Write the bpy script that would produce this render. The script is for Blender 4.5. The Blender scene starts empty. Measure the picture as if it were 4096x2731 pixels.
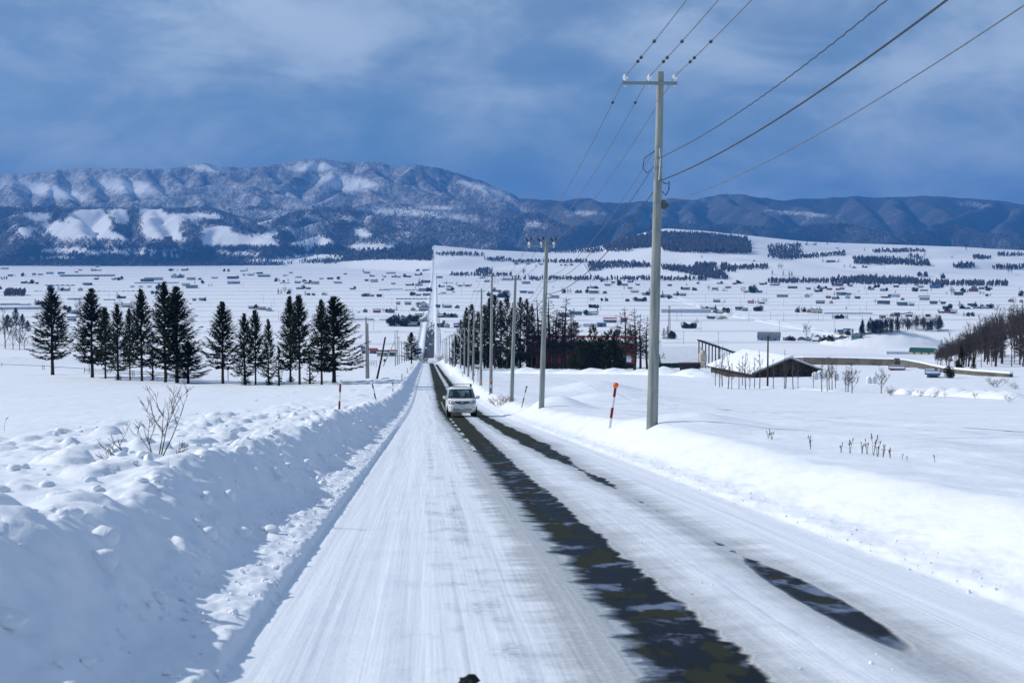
import bpy, bmesh, math, random
import numpy as np
from mathutils import Vector, Matrix

random.seed(7)
SC = bpy.context.scene
COL = SC.collection
rad = math.radians

# ------------------------------------------------------------------ camera
FPX, CX, CY = 6147.5, 2048.0, 1365.5          # focal length and centre in photo pixels (4096 x 2731)
YH, XV = 1001.4, 1706.7                       # eye level row and the column the near road runs towards
cam_d = bpy.data.cameras.new('camera')
cam = bpy.data.objects.new('camera', cam_d)
COL.objects.link(cam)
SC.camera = cam
cam_d.sensor_width = 36.0
cam_d.lens = 36.0 * FPX / 4096.0
cam_d.clip_start = 0.1
cam_d.clip_end = 60000.0
PITCH = math.atan((CY - YH) / FPX)
YAW = math.atan((CX - XV) / FPX)
cam.location = (0, 0, 0)
cam.rotation_euler = (math.pi / 2 - PITCH, 0, -YAW)
cam_d.dof.use_dof = True
cam_d.dof.focus_distance = 90.0
cam_d.dof.aperture_fstop = 4.5
RM = np.array(cam.rotation_euler.to_matrix())

# ------------------------------------------------------------------ sky and sun
SUN_EL, SUN_FWD = 33.0, 18.0                  # sun stands on the spruce side, a little ahead of the camera
sun_vec = Vector((-math.cos(rad(SUN_EL)) * math.cos(rad(SUN_FWD)),
                  math.cos(rad(SUN_EL)) * math.sin(rad(SUN_FWD)), math.sin(rad(SUN_EL))))
world = bpy.data.worlds.new('World')
SC.world = world
world.use_nodes = True
wn = world.node_tree
for n in list(wn.nodes):
    wn.nodes.remove(n)


def nd(nt, typ, ins=None, **props):
    n = nt.nodes.new(typ)
    for k, v in props.items():
        setattr(n, k, v)
    if ins:
        for k, v in ins.items():
            s = n.inputs[k]
            if hasattr(v, 'is_output') or isinstance(v, bpy.types.NodeSocket):
                nt.links.new(v, s)
            else:
                s.default_value = v
    return n


def mth(nt, op, a, b=None, c=None, clamp=False):
    ins = {0: a}
    if b is not None:
        ins[1] = b
    if c is not None:
        ins[2] = c
    n = nd(nt, 'ShaderNodeMath', ins, operation=op)
    n.use_clamp = clamp
    return n.outputs[0]


def sstep(nt, v, lo, hi, a=0.0, b=1.0):
    n = nd(nt, 'ShaderNodeMapRange', {'Value': v, 'From Min': lo, 'From Max': hi, 'To Min': a, 'To Max': b})
    n.interpolation_type = 'SMOOTHSTEP'
    return n.outputs[0]


def mixc(nt, f, a, b, blend='MIX'):
    n = nt.nodes.new('ShaderNodeMix')
    n.data_type = 'RGBA'
    n.blend_type = blend
    for idx, v in ((0, f), (6, a), (7, b)):
        s = n.inputs[idx]
        if isinstance(v, bpy.types.NodeSocket):
            nt.links.new(v, s)
        elif idx == 0:
            s.default_value = v
        else:
            s.default_value = (v[0], v[1], v[2], 1.0)
    return n.outputs[2]


def noise(nt, vec, scale, detail=3.0, rough=0.5, dist=0.0):
    return nd(nt, 'ShaderNodeTexNoise', {'Vector': vec, 'Scale': scale, 'Detail': detail, 'Roughness': rough, 'Distortion': dist}).outputs[0]


def vscale(nt, vec, s, rot=None):
    n = nd(nt, 'ShaderNodeMapping', {'Vector': vec, 'Scale': s})
    if rot:
        n.inputs['Rotation'].default_value = rot
    return n.outputs[0]


sky = nd(wn, 'ShaderNodeTexSky', sky_type='NISHITA')
sky.sun_disc = False
sky.sun_elevation = rad(SUN_EL)
sky.sun_rotation = math.atan2(sun_vec.x, sun_vec.y)
sky.altitude = 300.0
sky.air_density = 1.0
sky.dust_density = 0.1
sky.ozone_density = 4.0
tc = nd(wn, 'ShaderNodeTexCoord')
dirv = tc.outputs['Generated']
# soft layered cloud, a little wider than tall, over the whole sky
n1 = noise(wn, vscale(wn, dirv, (1.0, 1.0, 2.1)), 3.6, 6.0, 0.54, 0.35)
n2 = noise(wn, vscale(wn, dirv, (1.0, 1.0, 2.3)), 9.5, 6.0, 0.58, 0.45)
n3 = noise(wn, vscale(wn, dirv, (1.0, 1.0, 1.4)), 1.7, 3.0, 0.5)
cover = sstep(wn, mth(wn, 'ADD', mth(wn, 'MULTIPLY', n1, 0.6), mth(wn, 'MULTIPLY', n3, 0.4)), 0.34, 0.56)
bright = sstep(wn, mth(wn, 'ADD', mth(wn, 'MULTIPLY', n2, 0.55), mth(wn, 'MULTIPLY', n1, 0.45)), 0.40, 0.64)
cloud = mixc(wn, bright, (3.1, 4.9, 7.6), (8.0, 9.8, 12.0))
clear = mixc(wn, 1.0, sky.outputs[0], (0.56, 0.80, 1.1), 'MULTIPLY')
skyc = mixc(wn, mth(wn, 'MULTIPLY', cover, 0.8), clear, cloud)
bg = nd(wn, 'ShaderNodeBackground', {'Color': skyc, 'Strength': 0.085})
nd(wn, 'ShaderNodeOutputWorld', {'Surface': bg.outputs[0]})

sun_d = bpy.data.lights.new('sun', 'SUN')
sun_d.energy = 4.35
sun_d.angle = rad(0.53)
sun_d.color = (1.0, 0.965, 0.915)
sun = bpy.data.objects.new('sun', sun_d)
COL.objects.link(sun)
sun.rotation_euler = sun_vec.to_track_quat('Z', 'Y').to_euler()

SC.view_settings.view_transform = 'Standard'
SC.view_settings.look = 'None'
SC.view_settings.gamma = 1.0
SC.view_settings.exposure = -0.22
SC.view_settings.use_curve_mapping = False
SC.render.engine = 'CYCLES'
SC.cycles.use_denoising = True
SC.cycles.max_bounces = 6
SC.cycles.diffuse_bounces = 3
SC.cycles.glossy_bounces = 3
SC.cycles.transmission_bounces = 4
SC.cycles.volume_bounces = 0
SC.cycles.transparent_max_bounces = 8
SC.cycles.sample_clamp_indirect = 4.0

# ------------------------------------------------------------------ numpy noise


def _hash(ix, iy, seed):
    h = (ix.astype(np.int64) * 374761393 + iy.astype(np.int64) * 668265263 + seed * 974711) & 0xffffffff
    h = ((h ^ (h >> 13)) * 1274126177) & 0xffffffff
    h = ((h ^ (h >> 16)) * 2246822519) & 0xffffffff
    return (h ^ (h >> 15)) & 0xffffffff


def rnd2(ix, iy, seed):
    return _hash(ix, iy, seed) / 4294967295.0


def pnoise(x, y, seed=0):
    x = np.asarray(x, float); y = np.asarray(y, float)
    x, y = np.broadcast_arrays(x, y)
    ix = np.floor(x); iy = np.floor(y)
    fx = x - ix; fy = y - iy
    ix = ix.astype(np.int64); iy = iy.astype(np.int64)
    ux = fx * fx * fx * (fx * (fx * 6 - 15) + 10)
    uy = fy * fy * fy * (fy * (fy * 6 - 15) + 10)

    def g(dx, dy):
        a = rnd2(ix + dx, iy + dy, seed) * 2 * math.pi
        return np.cos(a) * (fx - dx) + np.sin(a) * (fy - dy)
    a = g(0, 0); b = g(1, 0); c = g(0, 1); d = g(1, 1)
    return 1.5 * ((a * (1 - ux) + b * ux) * (1 - uy) + (c * (1 - ux) + d * ux) * uy)


def fbm(x, y, octs=4, seed=0, gain=0.5, ridged=False):
    s = 0; amp = 1.0; tot = 0
    for o in range(octs):
        n = pnoise(x * 2 ** o + 13.7 * o, y * 2 ** o - 7.1 * o, seed + o)
        if ridged:
            n = 1 - 2 * np.abs(n)
        s = s + amp * n; tot += amp; amp *= gain
    return s / tot


def domes(x, y, seed, rmin, rmax, dens=1.0, flat=1.0, shear=0.0):
    """height (in cells) of round or blocky lumps scattered one to a cell"""
    ix = np.floor(x).astype(np.int64); iy = np.floor(y).astype(np.int64)
    out = np.zeros(np.broadcast(x, y).shape)
    for dx in (-1, 0, 1):
        for dy in (-1, 0, 1):
            cx, cy = ix + dx, iy + dy
            px = cx + 0.15 + 0.7 * rnd2(cx, cy, seed)
            py = cy + 0.15 + 0.7 * rnd2(cx, cy, seed + 1)
            r = rmin + (rmax - rmin) * rnd2(cx, cy, seed + 2) ** 2
            on = rnd2(cx, cy, seed + 3) < dens
            an = rnd2(cx, cy, seed + 4) * 6.283
            ax = np.cos(an) * (x - px) + np.sin(an) * (y - py)
            ay = -np.sin(an) * (x - px) + np.cos(an) * (y - py)
            d = np.maximum(np.abs(ax), np.abs(ay) * 1.25) * 0.55 + np.sqrt(ax * ax + ay * ay) * 0.5
            t = np.clip(1 - d / r, 0, 1)
            h = np.where(on, r * np.minimum(np.sqrt(t) * 0.9, flat), 0)
            out = np.maximum(out, h)
    return out


def smooth(t):
    t = np.clip(t, 0, 1)
    return t * t * (3 - 2 * t)


def lerp(a, b, t):
    return a + (b - a) * t

# ------------------------------------------------------------------ the lie of the land (eye = origin, road runs along +Y)


ROAD_C = 1.7
PY = np.array([-60, 0, 60, 100, 130, 160, 200, 250, 320, 420, 520, 600, 700, 850, 950, 1010, 1100, 2000, 20000.])
PZ = np.array([3.5, -1.84, -7.18, -10.74, -13.2, -15.45, -18.0, -21.2, -25.9, -32.4, -38.9, -44.0, -52.6, -66.0, -73.0, -74.8, -75.0, -75.0, -75.0])
_fy = np.linspace(-60, 20000, 40121)
_k = np.hanning(41); _k /= _k.sum()
_pz = np.convolve(np.pad(np.interp(_fy, PY, PZ), 20, mode='edge'), _k, 'valid')


def prof(y):
    return np.interp(y, _fy, _pz)


def road_x(y):
    """centre line of the road; past the dip it swings a touch"""
    y = np.asarray(y, float)
    return ROAD_C + np.where(y > 640, (y - 640) * 0.0058, 0.0) - 2.8 * smooth((y - 640) / 400.0)


def bank(u, y):
    """snow thickness over the plain road surface: ploughed banks and the field snow behind them"""
    v = -u
    hl = 0.88 + 0.16 * pnoise(y / 9.0, 3.1, 5) + 0.08 * pnoise(y / 2.7, 1.1, 6)
    lb = np.interp(v, [3.0, 3.06, 3.2, 3.7], [0, 0.085, 0.11, 0.17])
    w = 0.18 * pnoise(y / 3.2, 9.3, 8)
    t = smooth((v + w - 3.55) / 1.15)
    L = lb + (hl - 0.17) * t - 0.22 * smooth((v - 5.2) / 8.0) - 0.2 * smooth((v - 12) / 9.0)
    hr = np.interp(y, [0, 12, 28, 42, 60, 90, 150], [0.42, 0.48, 0.62, 0.8, 0.66, 0.62, 0.7]) + 0.05 * pnoise(y / 11.0, 2.0, 9)
    rb = np.interp(u, [3.1, 3.25, 3.6, 3.9], [0, 0.05, 0.10, 0.13])
    t = smooth((u - 3.5) / 1.3)
    R = rb + (hr - 0.13) * t - (hr - 0.42) * smooth((u - 5.9) / 5.0)
    return np.where(u < 0, L, R) * np.where(np.abs(u) < 3.0, 0.0, 1.0)


D2F = 4096 / 2352.0
# ridge lines of the hills: (photo column, photo row, depth in metres) in 2352-wide pixels; the first block is listed on an enlarged crop
_Z = [[(-60, 126, 11900), (0, 120, 11900), (60, 122, 11850), (100, 115, 11800), (150, 108, 11800), (220, 105, 11850), (300, 103, 11850), (370, 105, 11800), (440, 108, 11800), (490, 98, 11800), (545, 91, 11750), (600, 102, 11800), (640, 104, 11850), (690, 97, 11850), (750, 92, 11800), (800, 84, 11800), (845, 80, 11750), (900, 86, 11800), (960, 86, 11850), (1000, 90, 11850), (1040, 103, 11850), (1095, 95, 11750), (1150, 103, 11750), (1200, 118, 11700), (1270, 140, 11600), (1344, 170, 11500), (1450, 215, 11400)],
      [(40, 122, 11850), (30, 150, 11300), (60, 195, 10600)], [(-40, 124, 11850), (-60, 160, 11200), (-30, 200, 10500)], [(150, 108, 11800), (150, 138, 11350), (128, 172, 10900), (105, 203, 10400)], [(150, 138, 11350), (185, 180, 10800), (200, 205, 10400)], [(220, 105, 11850), (240, 135, 11400), (255, 170, 10900), (262, 200, 10400)],
      [(300, 103, 11850), (322, 135, 11400), (340, 165, 10900), (348, 195, 10450)], [(370, 105, 11800), (398, 135, 11300), (420, 165, 10850), (436, 188, 10500)], [(440, 108, 11800), (472, 140, 11300), (495, 168, 10800)], [(545, 91, 11750), (578, 118, 11350), (625, 138, 10950), (665, 152, 10700)], [(545, 91, 11750), (530, 125, 11300), (520, 155, 10800)],
      [(690, 97, 11850), (705, 125, 11350), (745, 160, 10800), (800, 192, 10300)], [(845, 80, 11750), (805, 110, 11350), (765, 138, 11000), (715, 160, 10650)], [(845, 80, 11750), (882, 104, 11400), (940, 124, 11050), (1000, 144, 10700)], [(882, 104, 11400), (850, 145, 10900), (830, 185, 10400)], [(960, 86, 11850), (975, 110, 11400), (1015, 138, 10950)],
      [(1095, 95, 11750), (1112, 130, 11350), (1150, 162, 10900), (1200, 190, 10450)], [(1200, 118, 11700), (1250, 150, 11250), (1310, 180, 10850)], [(1095, 95, 11750), (1060, 125, 11300), (1040, 150, 10900)],
      [(120, 212, 9900), (220, 204, 9950), (330, 188, 10000), (440, 179, 10050), (520, 173, 10100), (590, 186, 10000), (660, 202, 9850), (740, 222, 9600)], [(470, 168, 10500), (560, 150, 10600), (640, 156, 10550), (740, 172, 10350), (820, 202, 10000)], [(830, 198, 10000), (890, 170, 10250), (960, 152, 10350), (1020, 140, 10400), (1080, 150, 10350), (1150, 176, 10150), (1250, 200, 9900), (1344, 215, 9700)],
      [(960, 152, 10350), (990, 180, 9950), (1040, 205, 9600)], [(520, 173, 10100), (540, 195, 9700)], [(640, 156, 10550), (690, 185, 10100)], [(330, 188, 10000), (360, 205, 9600)],
      [(-60, 212, 9000), (0, 206, 9000), (120, 204, 9000), (260, 208, 8950), (400, 206, 8950), (500, 205, 8900), (580, 214, 8750), (640, 238, 8500), (700, 268, 8200), (740, 292, 7950)], [(590, 214, 9200), (680, 206, 9250), (760, 212, 9200), (860, 204, 9250), (940, 207, 9200)], [(700, 240, 8600), (760, 222, 8700), (830, 212, 8750), (900, 211, 8750), (960, 221, 8650), (1010, 250, 8350), (1060, 288, 7950)],
      [(930, 206, 9300), (1000, 191, 9400), (1060, 196, 9350), (1130, 216, 9150), (1200, 240, 8850), (1270, 265, 8550), (1310, 290, 8250)], [(1120, 216, 9700), (1200, 206, 9750), (1280, 230, 9500), (1344, 252, 9250)], [(800, 262, 8150), (860, 243, 8250), (905, 240, 8250), (960, 256, 8150), (1010, 286, 7850)], [(830, 212, 8750), (800, 240, 8350), (740, 270, 7950)], [(900, 211, 8750), (930, 245, 8350)],
      [(30, 232, 8350), (90, 218, 8450), (180, 211, 8500), (240, 212, 8450), (300, 209, 8500), (330, 212, 8450)], [(180, 211, 8500), (200, 250, 8000), (240, 290, 7600)], [(300, 209, 8500), (310, 250, 8000), (320, 290, 7600)], [(370, 208, 8500), (420, 209, 8450), (460, 222, 8300), (520, 228, 8250), (590, 226, 8250)], [(400, 209, 8480), (410, 250, 7950), (420, 290, 7550)], [(460, 222, 8300), (500, 255, 7900), (520, 285, 7600)],
      [(530, 275, 7700), (575, 252, 7850), (620, 262, 7750), (680, 280, 7600), (740, 300, 7400)], [(740, 300, 7400), (800, 292, 7500), (845, 279, 7600), (880, 296, 7450)], [(60, 250, 8000), (80, 290, 7600)], [(1010, 250, 8350), (1080, 268, 8150), (1130, 285, 7950)]]
RIDGES = [[(x * 0.875, 298.6 + y * 0.875, d_) for x, y, d_ in r] for r in _Z] + [
    [(1130, 478, 11300), (1180, 458, 11200), (1240, 462, 11100), (1290, 466, 11100), (1340, 457, 11100), (1380, 468, 11100), (1430, 470, 11100), (1480, 466, 11100), (1540, 459, 11100), (1600, 461, 11100), (1650, 450, 11100), (1690, 447, 11000), (1740, 456, 11100), (1800, 462, 11200), (1880, 458, 11300), (1960, 454, 11300), (2060, 455, 11300), (2130, 453, 11200), (2200, 458, 11200), (2280, 462, 11200), (2352, 475, 11100), (2500, 495, 11000)],
    [(1176, 457, 11200), (1226, 479, 10700), (1301, 494, 10100), (1351, 507, 9700)], [(1346, 457, 11100), (1376, 474, 10600), (1401, 494, 10100)], [(1160, 505, 9000), (1201, 493, 9100), (1238, 491, 9100), (1276, 513, 8800), (1310, 530, 8500)], [(1480, 466, 11100), (1460, 485, 10500), (1440, 502, 10000)], [(1600, 461, 11100), (1580, 480, 10500), (1590, 500, 9900)],
    [(1648, 450, 11100), (1673, 466, 10600), (1701, 480, 10200), (1764, 500, 9600)], [(1690, 447, 11000), (1740, 470, 10500), (1790, 487, 10100)], [(1764, 462, 11200), (1839, 479, 10700), (1889, 494, 10200), (1951, 512, 9700), (2014, 527, 9300)], [(1951, 454, 11300), (1985, 480, 10700), (2010, 506, 10100)], [(2089, 455, 11300), (2140, 476, 10700), (2176, 494, 10200)], [(2060, 455, 11300), (2055, 480, 10600), (2070, 500, 10100)],
    [(2289, 463, 11200), (2239, 484, 10600), (2189, 504, 10100), (2139, 519, 9700)], [(2352, 475, 11100), (2330, 498, 10500), (2310, 515, 10000)], [(2450, 488, 11000), (2400, 512, 10300)], [(1820, 528, 8700), (1876, 517, 8800), (1939, 515, 8800), (1989, 529, 8600), (2040, 545, 8300)], [(2090, 538, 8500), (2139, 527, 8700), (2201, 519, 8700), (2264, 537, 8500), (2352, 550, 8300), (2450, 560, 8200)],
    [(1290, 530, 8600), (1360, 518, 8800), (1440, 512, 8900), (1520, 516, 8900), (1600, 520, 8800), (1700, 516, 8900), (1800, 530, 8600)], [(1440, 512, 8900), (1450, 535, 8300)], [(1700, 516, 8900), (1720, 540, 8300)], [(1540, 459, 11100), (1530, 480, 10500), (1520, 500, 10000)], [(1290, 466, 11100), (1300, 482, 10600)]]


_xg = np.arange(-600, 3000, 4.0)
_kk = np.hanning(17); _kk /= _kk.sum()


def soft(xs_, ys_):
    """a polyline over photo columns with its corners rounded"""
    v = np.convolve(np.pad(np.interp(_xg, xs_, ys_), 8, mode='edge'), _kk, 'valid')
    return lambda x: np.interp(x, _xg, v)


field_top = soft([-400, 500, 700, 800, 900, 985, 1100, 1250, 1380, 1460, 1520, 1600, 1700, 1800, 1850, 2000, 2200, 2352, 2800],
                 [618, 612, 592, 574, 567, 562, 573, 580, 566, 540, 527, 531, 539, 550, 555, 561, 568, 575, 590])
field_start = soft([500, 800, 1000, 1120, 1700], [7050, 6300, 5000, 4600, 3350])
field_end = soft([500, 800, 1000], [7700, 7000, 6300])


SINY, COSY = math.sin(YAW), math.cos(YAW)


def img_col(X, Y):
    """photo column (2352-wide) and forward distance of a place"""
    dh = np.maximum(X * SINY + Y * COSY, 50.0)
    return 1176.0 + 3530.0 * (X * COSY - Y * SINY) / dh, dh


def from_col(xd, dh):
    t = (xd - 1176.0) / 3530.0
    return dh * (SINY + t * COSY), dh * (COSY - t * SINY)


def far_z(X, Y):
    """valley floor, rolling fields and the mountain ranges (beyond about a kilometre)"""
    X, Y = np.broadcast_arrays(np.asarray(X, float), np.asarray(Y, float))
    xd, D = img_col(X, Y)
    side = smooth((xd - 940.0) / 120.0)
    z = np.full(np.broadcast(X, Y).shape, -75.0)
    # fields that climb from the plain
    start = field_start(xd)
    end = field_end(xd)
    top = (575.0 - field_top(xd)) / 3530.0 * end
    t = np.clip((D - start) / (end - start), 0, 1)
    roll = fbm(X / 620.0, D / 430.0, 3, 31)
    f = -75.0 + (top + 75.0) * (0.62 * t + 0.38 * smooth(t)) + side * roll * 46.0 * np.sin(np.pi * np.clip(t, 0, 1)) ** 0.7
    f = np.where(D > end, f - (D - end) * 0.01, f)
    z = np.maximum(z, np.where(D > start, f, -75.0))
    m = D > 6300
    if not np.any(m):
        return z
    Xm, Dm, xm = X[m], D[m], xd[m]
    zm = z[m]
    lat = (xm - 1176.0) / 3530.0 * Dm
    wlat = lat + 55 * fbm(lat / 420.0, Dm / 420.0, 3, 40)
    wD = Dm + 55 * fbm(lat / 420.0 + 9, Dm / 420.0, 3, 45)
    base = -75.0 + np.clip(Dm - 7050.0, 0, None) * 0.055 * smooth((Dm - 7050) / 500.0)
    zm = np.maximum(zm, np.where(Dm > 7050, base, -75.0))
    bumps = 14 * fbm(lat / 230.0, Dm / 300.0, 4, 95, 0.5, True)
    for r in RIDGES:
        q = np.array(r, float)
        L_ = (q[:, 0] - 1176.0) / 3530.0 * q[:, 2]
        Zq = (575.0 - q[:, 1]) / 3530.0 * q[:, 2]
        x0_, x1_, d0_, d1_ = L_.min() - 1300, L_.max() + 1300, q[:, 2].min() - 1500, q[:, 2].max() + 1500
        k = (wlat > x0_) & (wlat < x1_) & (wD > d0_) & (wD < d1_)
        if not k.any():
            continue
        a, b_ = wlat[k], wD[k]
        best = np.full(a.shape, -1e9)
        kk_ = 0.86 if len(q) <= 4 else 0.66
        for i in range(len(q) - 1):
            ex, ey = L_[i + 1] - L_[i], q[i + 1, 2] - q[i, 2]
            t_ = np.clip(((a - L_[i]) * ex + (b_ - q[i, 2]) * ey) / (ex * ex + ey * ey + 1e-9), 0, 1)
            dd = np.hypot(a - L_[i] - t_ * ex, b_ - q[i, 2] - t_ * ey)
            best = np.maximum(best, Zq[i] + (Zq[i + 1] - Zq[i]) * t_ - kk_ * (np.sqrt(dd * dd + 900.0) - 30.0))
        zm[k] = np.maximum(zm[k], best + bumps[k] * smooth((best + 75) / 150.0))
    z = z.copy()
    z[m] = zm
    return z


def near_extra(X, Y):
    hp = 0
    for cx_, cy_, rx, ry, h in ((19.0, 172.0, 4.2, 9.0, 1.25), (16.5, 132.0, 4.0, 8.0, 0.7), (7.6, 88.0, 1.5, 3.0, 0.75), (8.3, 46.0, 1.6, 3.5, 0.30), (10.5, 30.0, 2.2, 6.0, 0.18)):
        hp = hp + h * np.exp(-(((X - cx_) / rx) ** 2 + ((Y - cy_) / ry) ** 2))
    z = 0.35 * pnoise(X / 60.0, Y / 80.0, 21) * smooth((np.abs(X) - 10) / 30.0)
    z = z + 1.2 * pnoise(X / 150.0, Y / 190.0, 22) * smooth((np.abs(X) - 25) / 60.0) * smooth((Y - 120) / 150.0) * smooth((1000 - Y) / 300.0)
    # wooded rise on the pole-line side
    z = z + 24.0 * smooth((X - 0.318 * Y) / (0.17 * np.maximum(Y, 50.0))) * smooth((Y - 370) / 190.0) * smooth((1250 - Y) / 350.0)
    # rough snowy mound near the foot of the slope
    z = z + (15.0 + 2.2 * fbm(X / 9.0, Y / 12.0, 3, 23)) * np.clip(1 - np.sqrt(((X - 366) / 50.0) ** 2 + ((Y - 1215) / 55.0) ** 2), 0, 1) ** 0.75
    return z + hp


def ground(X, Y):
    X = np.asarray(X, float); Y = np.asarray(Y, float)
    n = prof(Y) + bank(X - road_x(Y), Y) * smooth((1100 - Y) / 200.0) + near_extra(X, Y)
    if np.all(Y < 1000):
        return n
    f = far_z(X, Y) + near_extra(X, Y) * (Y < 1400)
    return np.where(Y < 1100, n, np.maximum(f, np.where(Y < 1400, -75.0, f)))


# ------------------------------------------------------------------ photo pixel -> place on the ground


def ray(px_, py_):
    d = RM @ np.array([(px_ - CX) / FPX, -(py_ - CY) / FPX, -1.0])
    return d / d[1]


_YS = np.concatenate([np.geomspace(4, 1150, 1400), np.geomspace(1151, 13000, 1800)])


def hit(px_, py_, ymin=4.0):
    d = ray(px_, py_)
    ys = _YS[_YS >= ymin]
    g = ground(d[0] * ys, ys) - d[2] * ys
    k = np.argmax(g > 0)
    if g[k] <= 0:
        k = len(ys) - 1
    k = max(k, 1)
    a, b = ys[k - 1], ys[k]
    ga, gb = g[k - 1], g[k]
    y = a + (b - a) * (-ga) / (gb - ga) if gb != ga else b
    return np.array([d[0] * y, y, d[2] * y])


def gz(x, y):
    return float(ground(np.array([x]), np.array([y]))[0])


def at_depth(px_, y):
    """a place on the ground in photo column px_ at depth y"""
    d = ray(px_, YH)
    x = d[0] * y
    return np.array([x, y, gz(x, y)])
# ------------------------------------------------------------------ mesh helpers


def link(o, parent=None):
    COL.objects.link(o)
    if parent is not None:
        o.parent = parent
    return o


def tag(o, label=None, cat=None, group=None, kind=None):
    for k, v in (('label', label), ('category', cat), ('group', group), ('kind', kind)):
        if v:
            o[k] = v
    return o


def empty(name, loc, rz=0.0, label=None, cat=None, group=None):
    o = bpy.data.objects.new(name, None)
    COL.objects.link(o)
    o.location = tuple(float(c) for c in loc)
    o.rotation_euler = (0, 0, rz)
    o.empty_display_size = 0.3
    return tag(o, label, cat, group)


def mesh_np(name, v, quads=None, tris=None, smooth_=True):
    me = bpy.data.meshes.new(name)
    v = np.asarray(v, np.float32)
    nq = 0 if quads is None else len(quads)
    nt = 0 if tris is None else len(tris)
    me.vertices.add(len(v))
    me.vertices.foreach_set('co', v.ravel())
    loops = []
    starts = []
    tot = 0
    if nq:
        loops.append(np.asarray(quads, np.int32).ravel()); starts.append(np.arange(nq) * 4); tot = nq * 4
    if nt:
        loops.append(np.asarray(tris, np.int32).ravel()); starts.append(tot + np.arange(nt) * 3)
    lv = np.concatenate(loops)
    me.loops.add(len(lv))
    me.loops.foreach_set('vertex_index', lv)
    me.polygons.add(nq + nt)
    me.polygons.foreach_set('loop_start', np.concatenate(starts).astype(np.int32))
    if smooth_:
        me.polygons.foreach_set('use_smooth', np.ones(nq + nt, bool))
    me.update(calc_edges=True)
    me.validate()
    return me


def grid_quads(nr, nc):
    i = np.arange(nr - 1)[:, None] * nc + np.arange(nc - 1)[None, :]
    return np.stack([i, i + 1, i + 1 + nc, i + nc], -1).reshape(-1, 4)


def put(name, me, mat, parent=None, **tags):
    if mat is not None:
        if len(me.materials) == 0:
            me.materials.append(mat)
    o = bpy.data.objects.new(name, me)
    link(o, parent)
    return tag(o, **tags)


# ------------------------------------------------------------------ materials
MAT = {}


def new_mat(name):
    m = bpy.data.materials.new(name)
    m.use_nodes = True
    nt = m.node_tree
    for n in list(nt.nodes):
        nt.nodes.remove(n)
    out = nd(nt, 'ShaderNodeOutputMaterial')
    b = nd(nt, 'ShaderNodeBsdfPrincipled')
    nt.links.new(b.outputs[0], out.inputs[0])
    MAT[name] = m
    return m, nt, b


def setin(nt, b, key, v):
    s = b.inputs[key]
    if isinstance(v, bpy.types.NodeSocket):
        nt.links.new(v, s)
    elif isinstance(v, (tuple, list)) and len(v) == 3 and s.type == 'RGBA':
        s.default_value = (*v, 1.0)
    else:
        s.default_value = v


def plain(name, col, rough=0.7, metal=0.0, var=0.18, scale=3.0, bump=0.0, spec=0.3):
    """one surface colour with a little grain and weathering"""
    m, nt, b = new_mat(name)
    tc = nd(nt, 'ShaderNodeTexCoord').outputs['Object']
    n = noise(nt, tc, scale, 4.0, 0.6)
    a = tuple(c * (1 - var) for c in col)
    c2 = tuple(min(1, c * (1 + var)) for c in col)
    setin(nt, b, 'Base Color', mixc(nt, sstep(nt, n, 0.3, 0.7), a, c2))
    b.inputs['Roughness'].default_value = rough
    b.inputs['Metallic'].default_value = metal
    b.inputs['Specular IOR Level'].default_value = spec
    if bump:
        bp = nd(nt, 'ShaderNodeBump', {'Height': noise(nt, tc, scale * 4, 4.0), 'Strength': bump, 'Distance': 0.02})
        nt.links.new(bp.outputs[0], b.inputs['Normal'])
    return m


SNOW_A, SNOW_B = (0.80, 0.835, 0.88), (0.86, 0.885, 0.92)


def snow_mat(name, fine, mid, big, s1=0.35, s2=0.5, s3=0.4):
    m, nt, b = new_mat(name)
    geo = nd(nt, 'ShaderNodeNewGeometry').outputs['Position']
    nA = noise(nt, geo, fine, 4.0, 0.6)
    nB = noise(nt, vscale(nt, geo, (1.0, 0.45, 1.0), (0, 0, 0.5)), mid, 4.0, 0.55)
    nC = noise(nt, vscale(nt, geo, (0.5, 1.0, 1.0), (0, 0, -0.15)), big, 3.0, 0.5)
    setin(nt, b, 'Base Color', mixc(nt, sstep(nt, nB, 0.3, 0.7), SNOW_A, SNOW_B))
    b.inputs['Roughness'].default_value = 0.62
    b.inputs['Specular IOR Level'].default_value = 0.25
    h = mth(nt, 'ADD', mth(nt, 'ADD', mth(nt, 'MULTIPLY', nA, s1 / fine), mth(nt, 'MULTIPLY', nB, s2 / mid)), mth(nt, 'MULTIPLY', nC, s3 / big))
    bp = nd(nt, 'ShaderNodeBump', {'Height': h, 'Strength': 0.8, 'Distance': 0.35})
    nt.links.new(bp.outputs[0], b.inputs['Normal'])
    return m


snow_mat('snow_rough', 30.0, 7.0, 1.2, 0.22, 0.20, 0.15)
snow_mat('snow_smooth', 9.0, 1.4, 0.22, 0.14, 0.30, 0.50)
snow_mat('snow_clod', 20.0, 5.0, 1.5, 0.5, 0.5, 0.2)
snow_mat('roof_snow', 6.0, 1.0, 0.3, 0.15, 0.2, 0.2)

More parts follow.
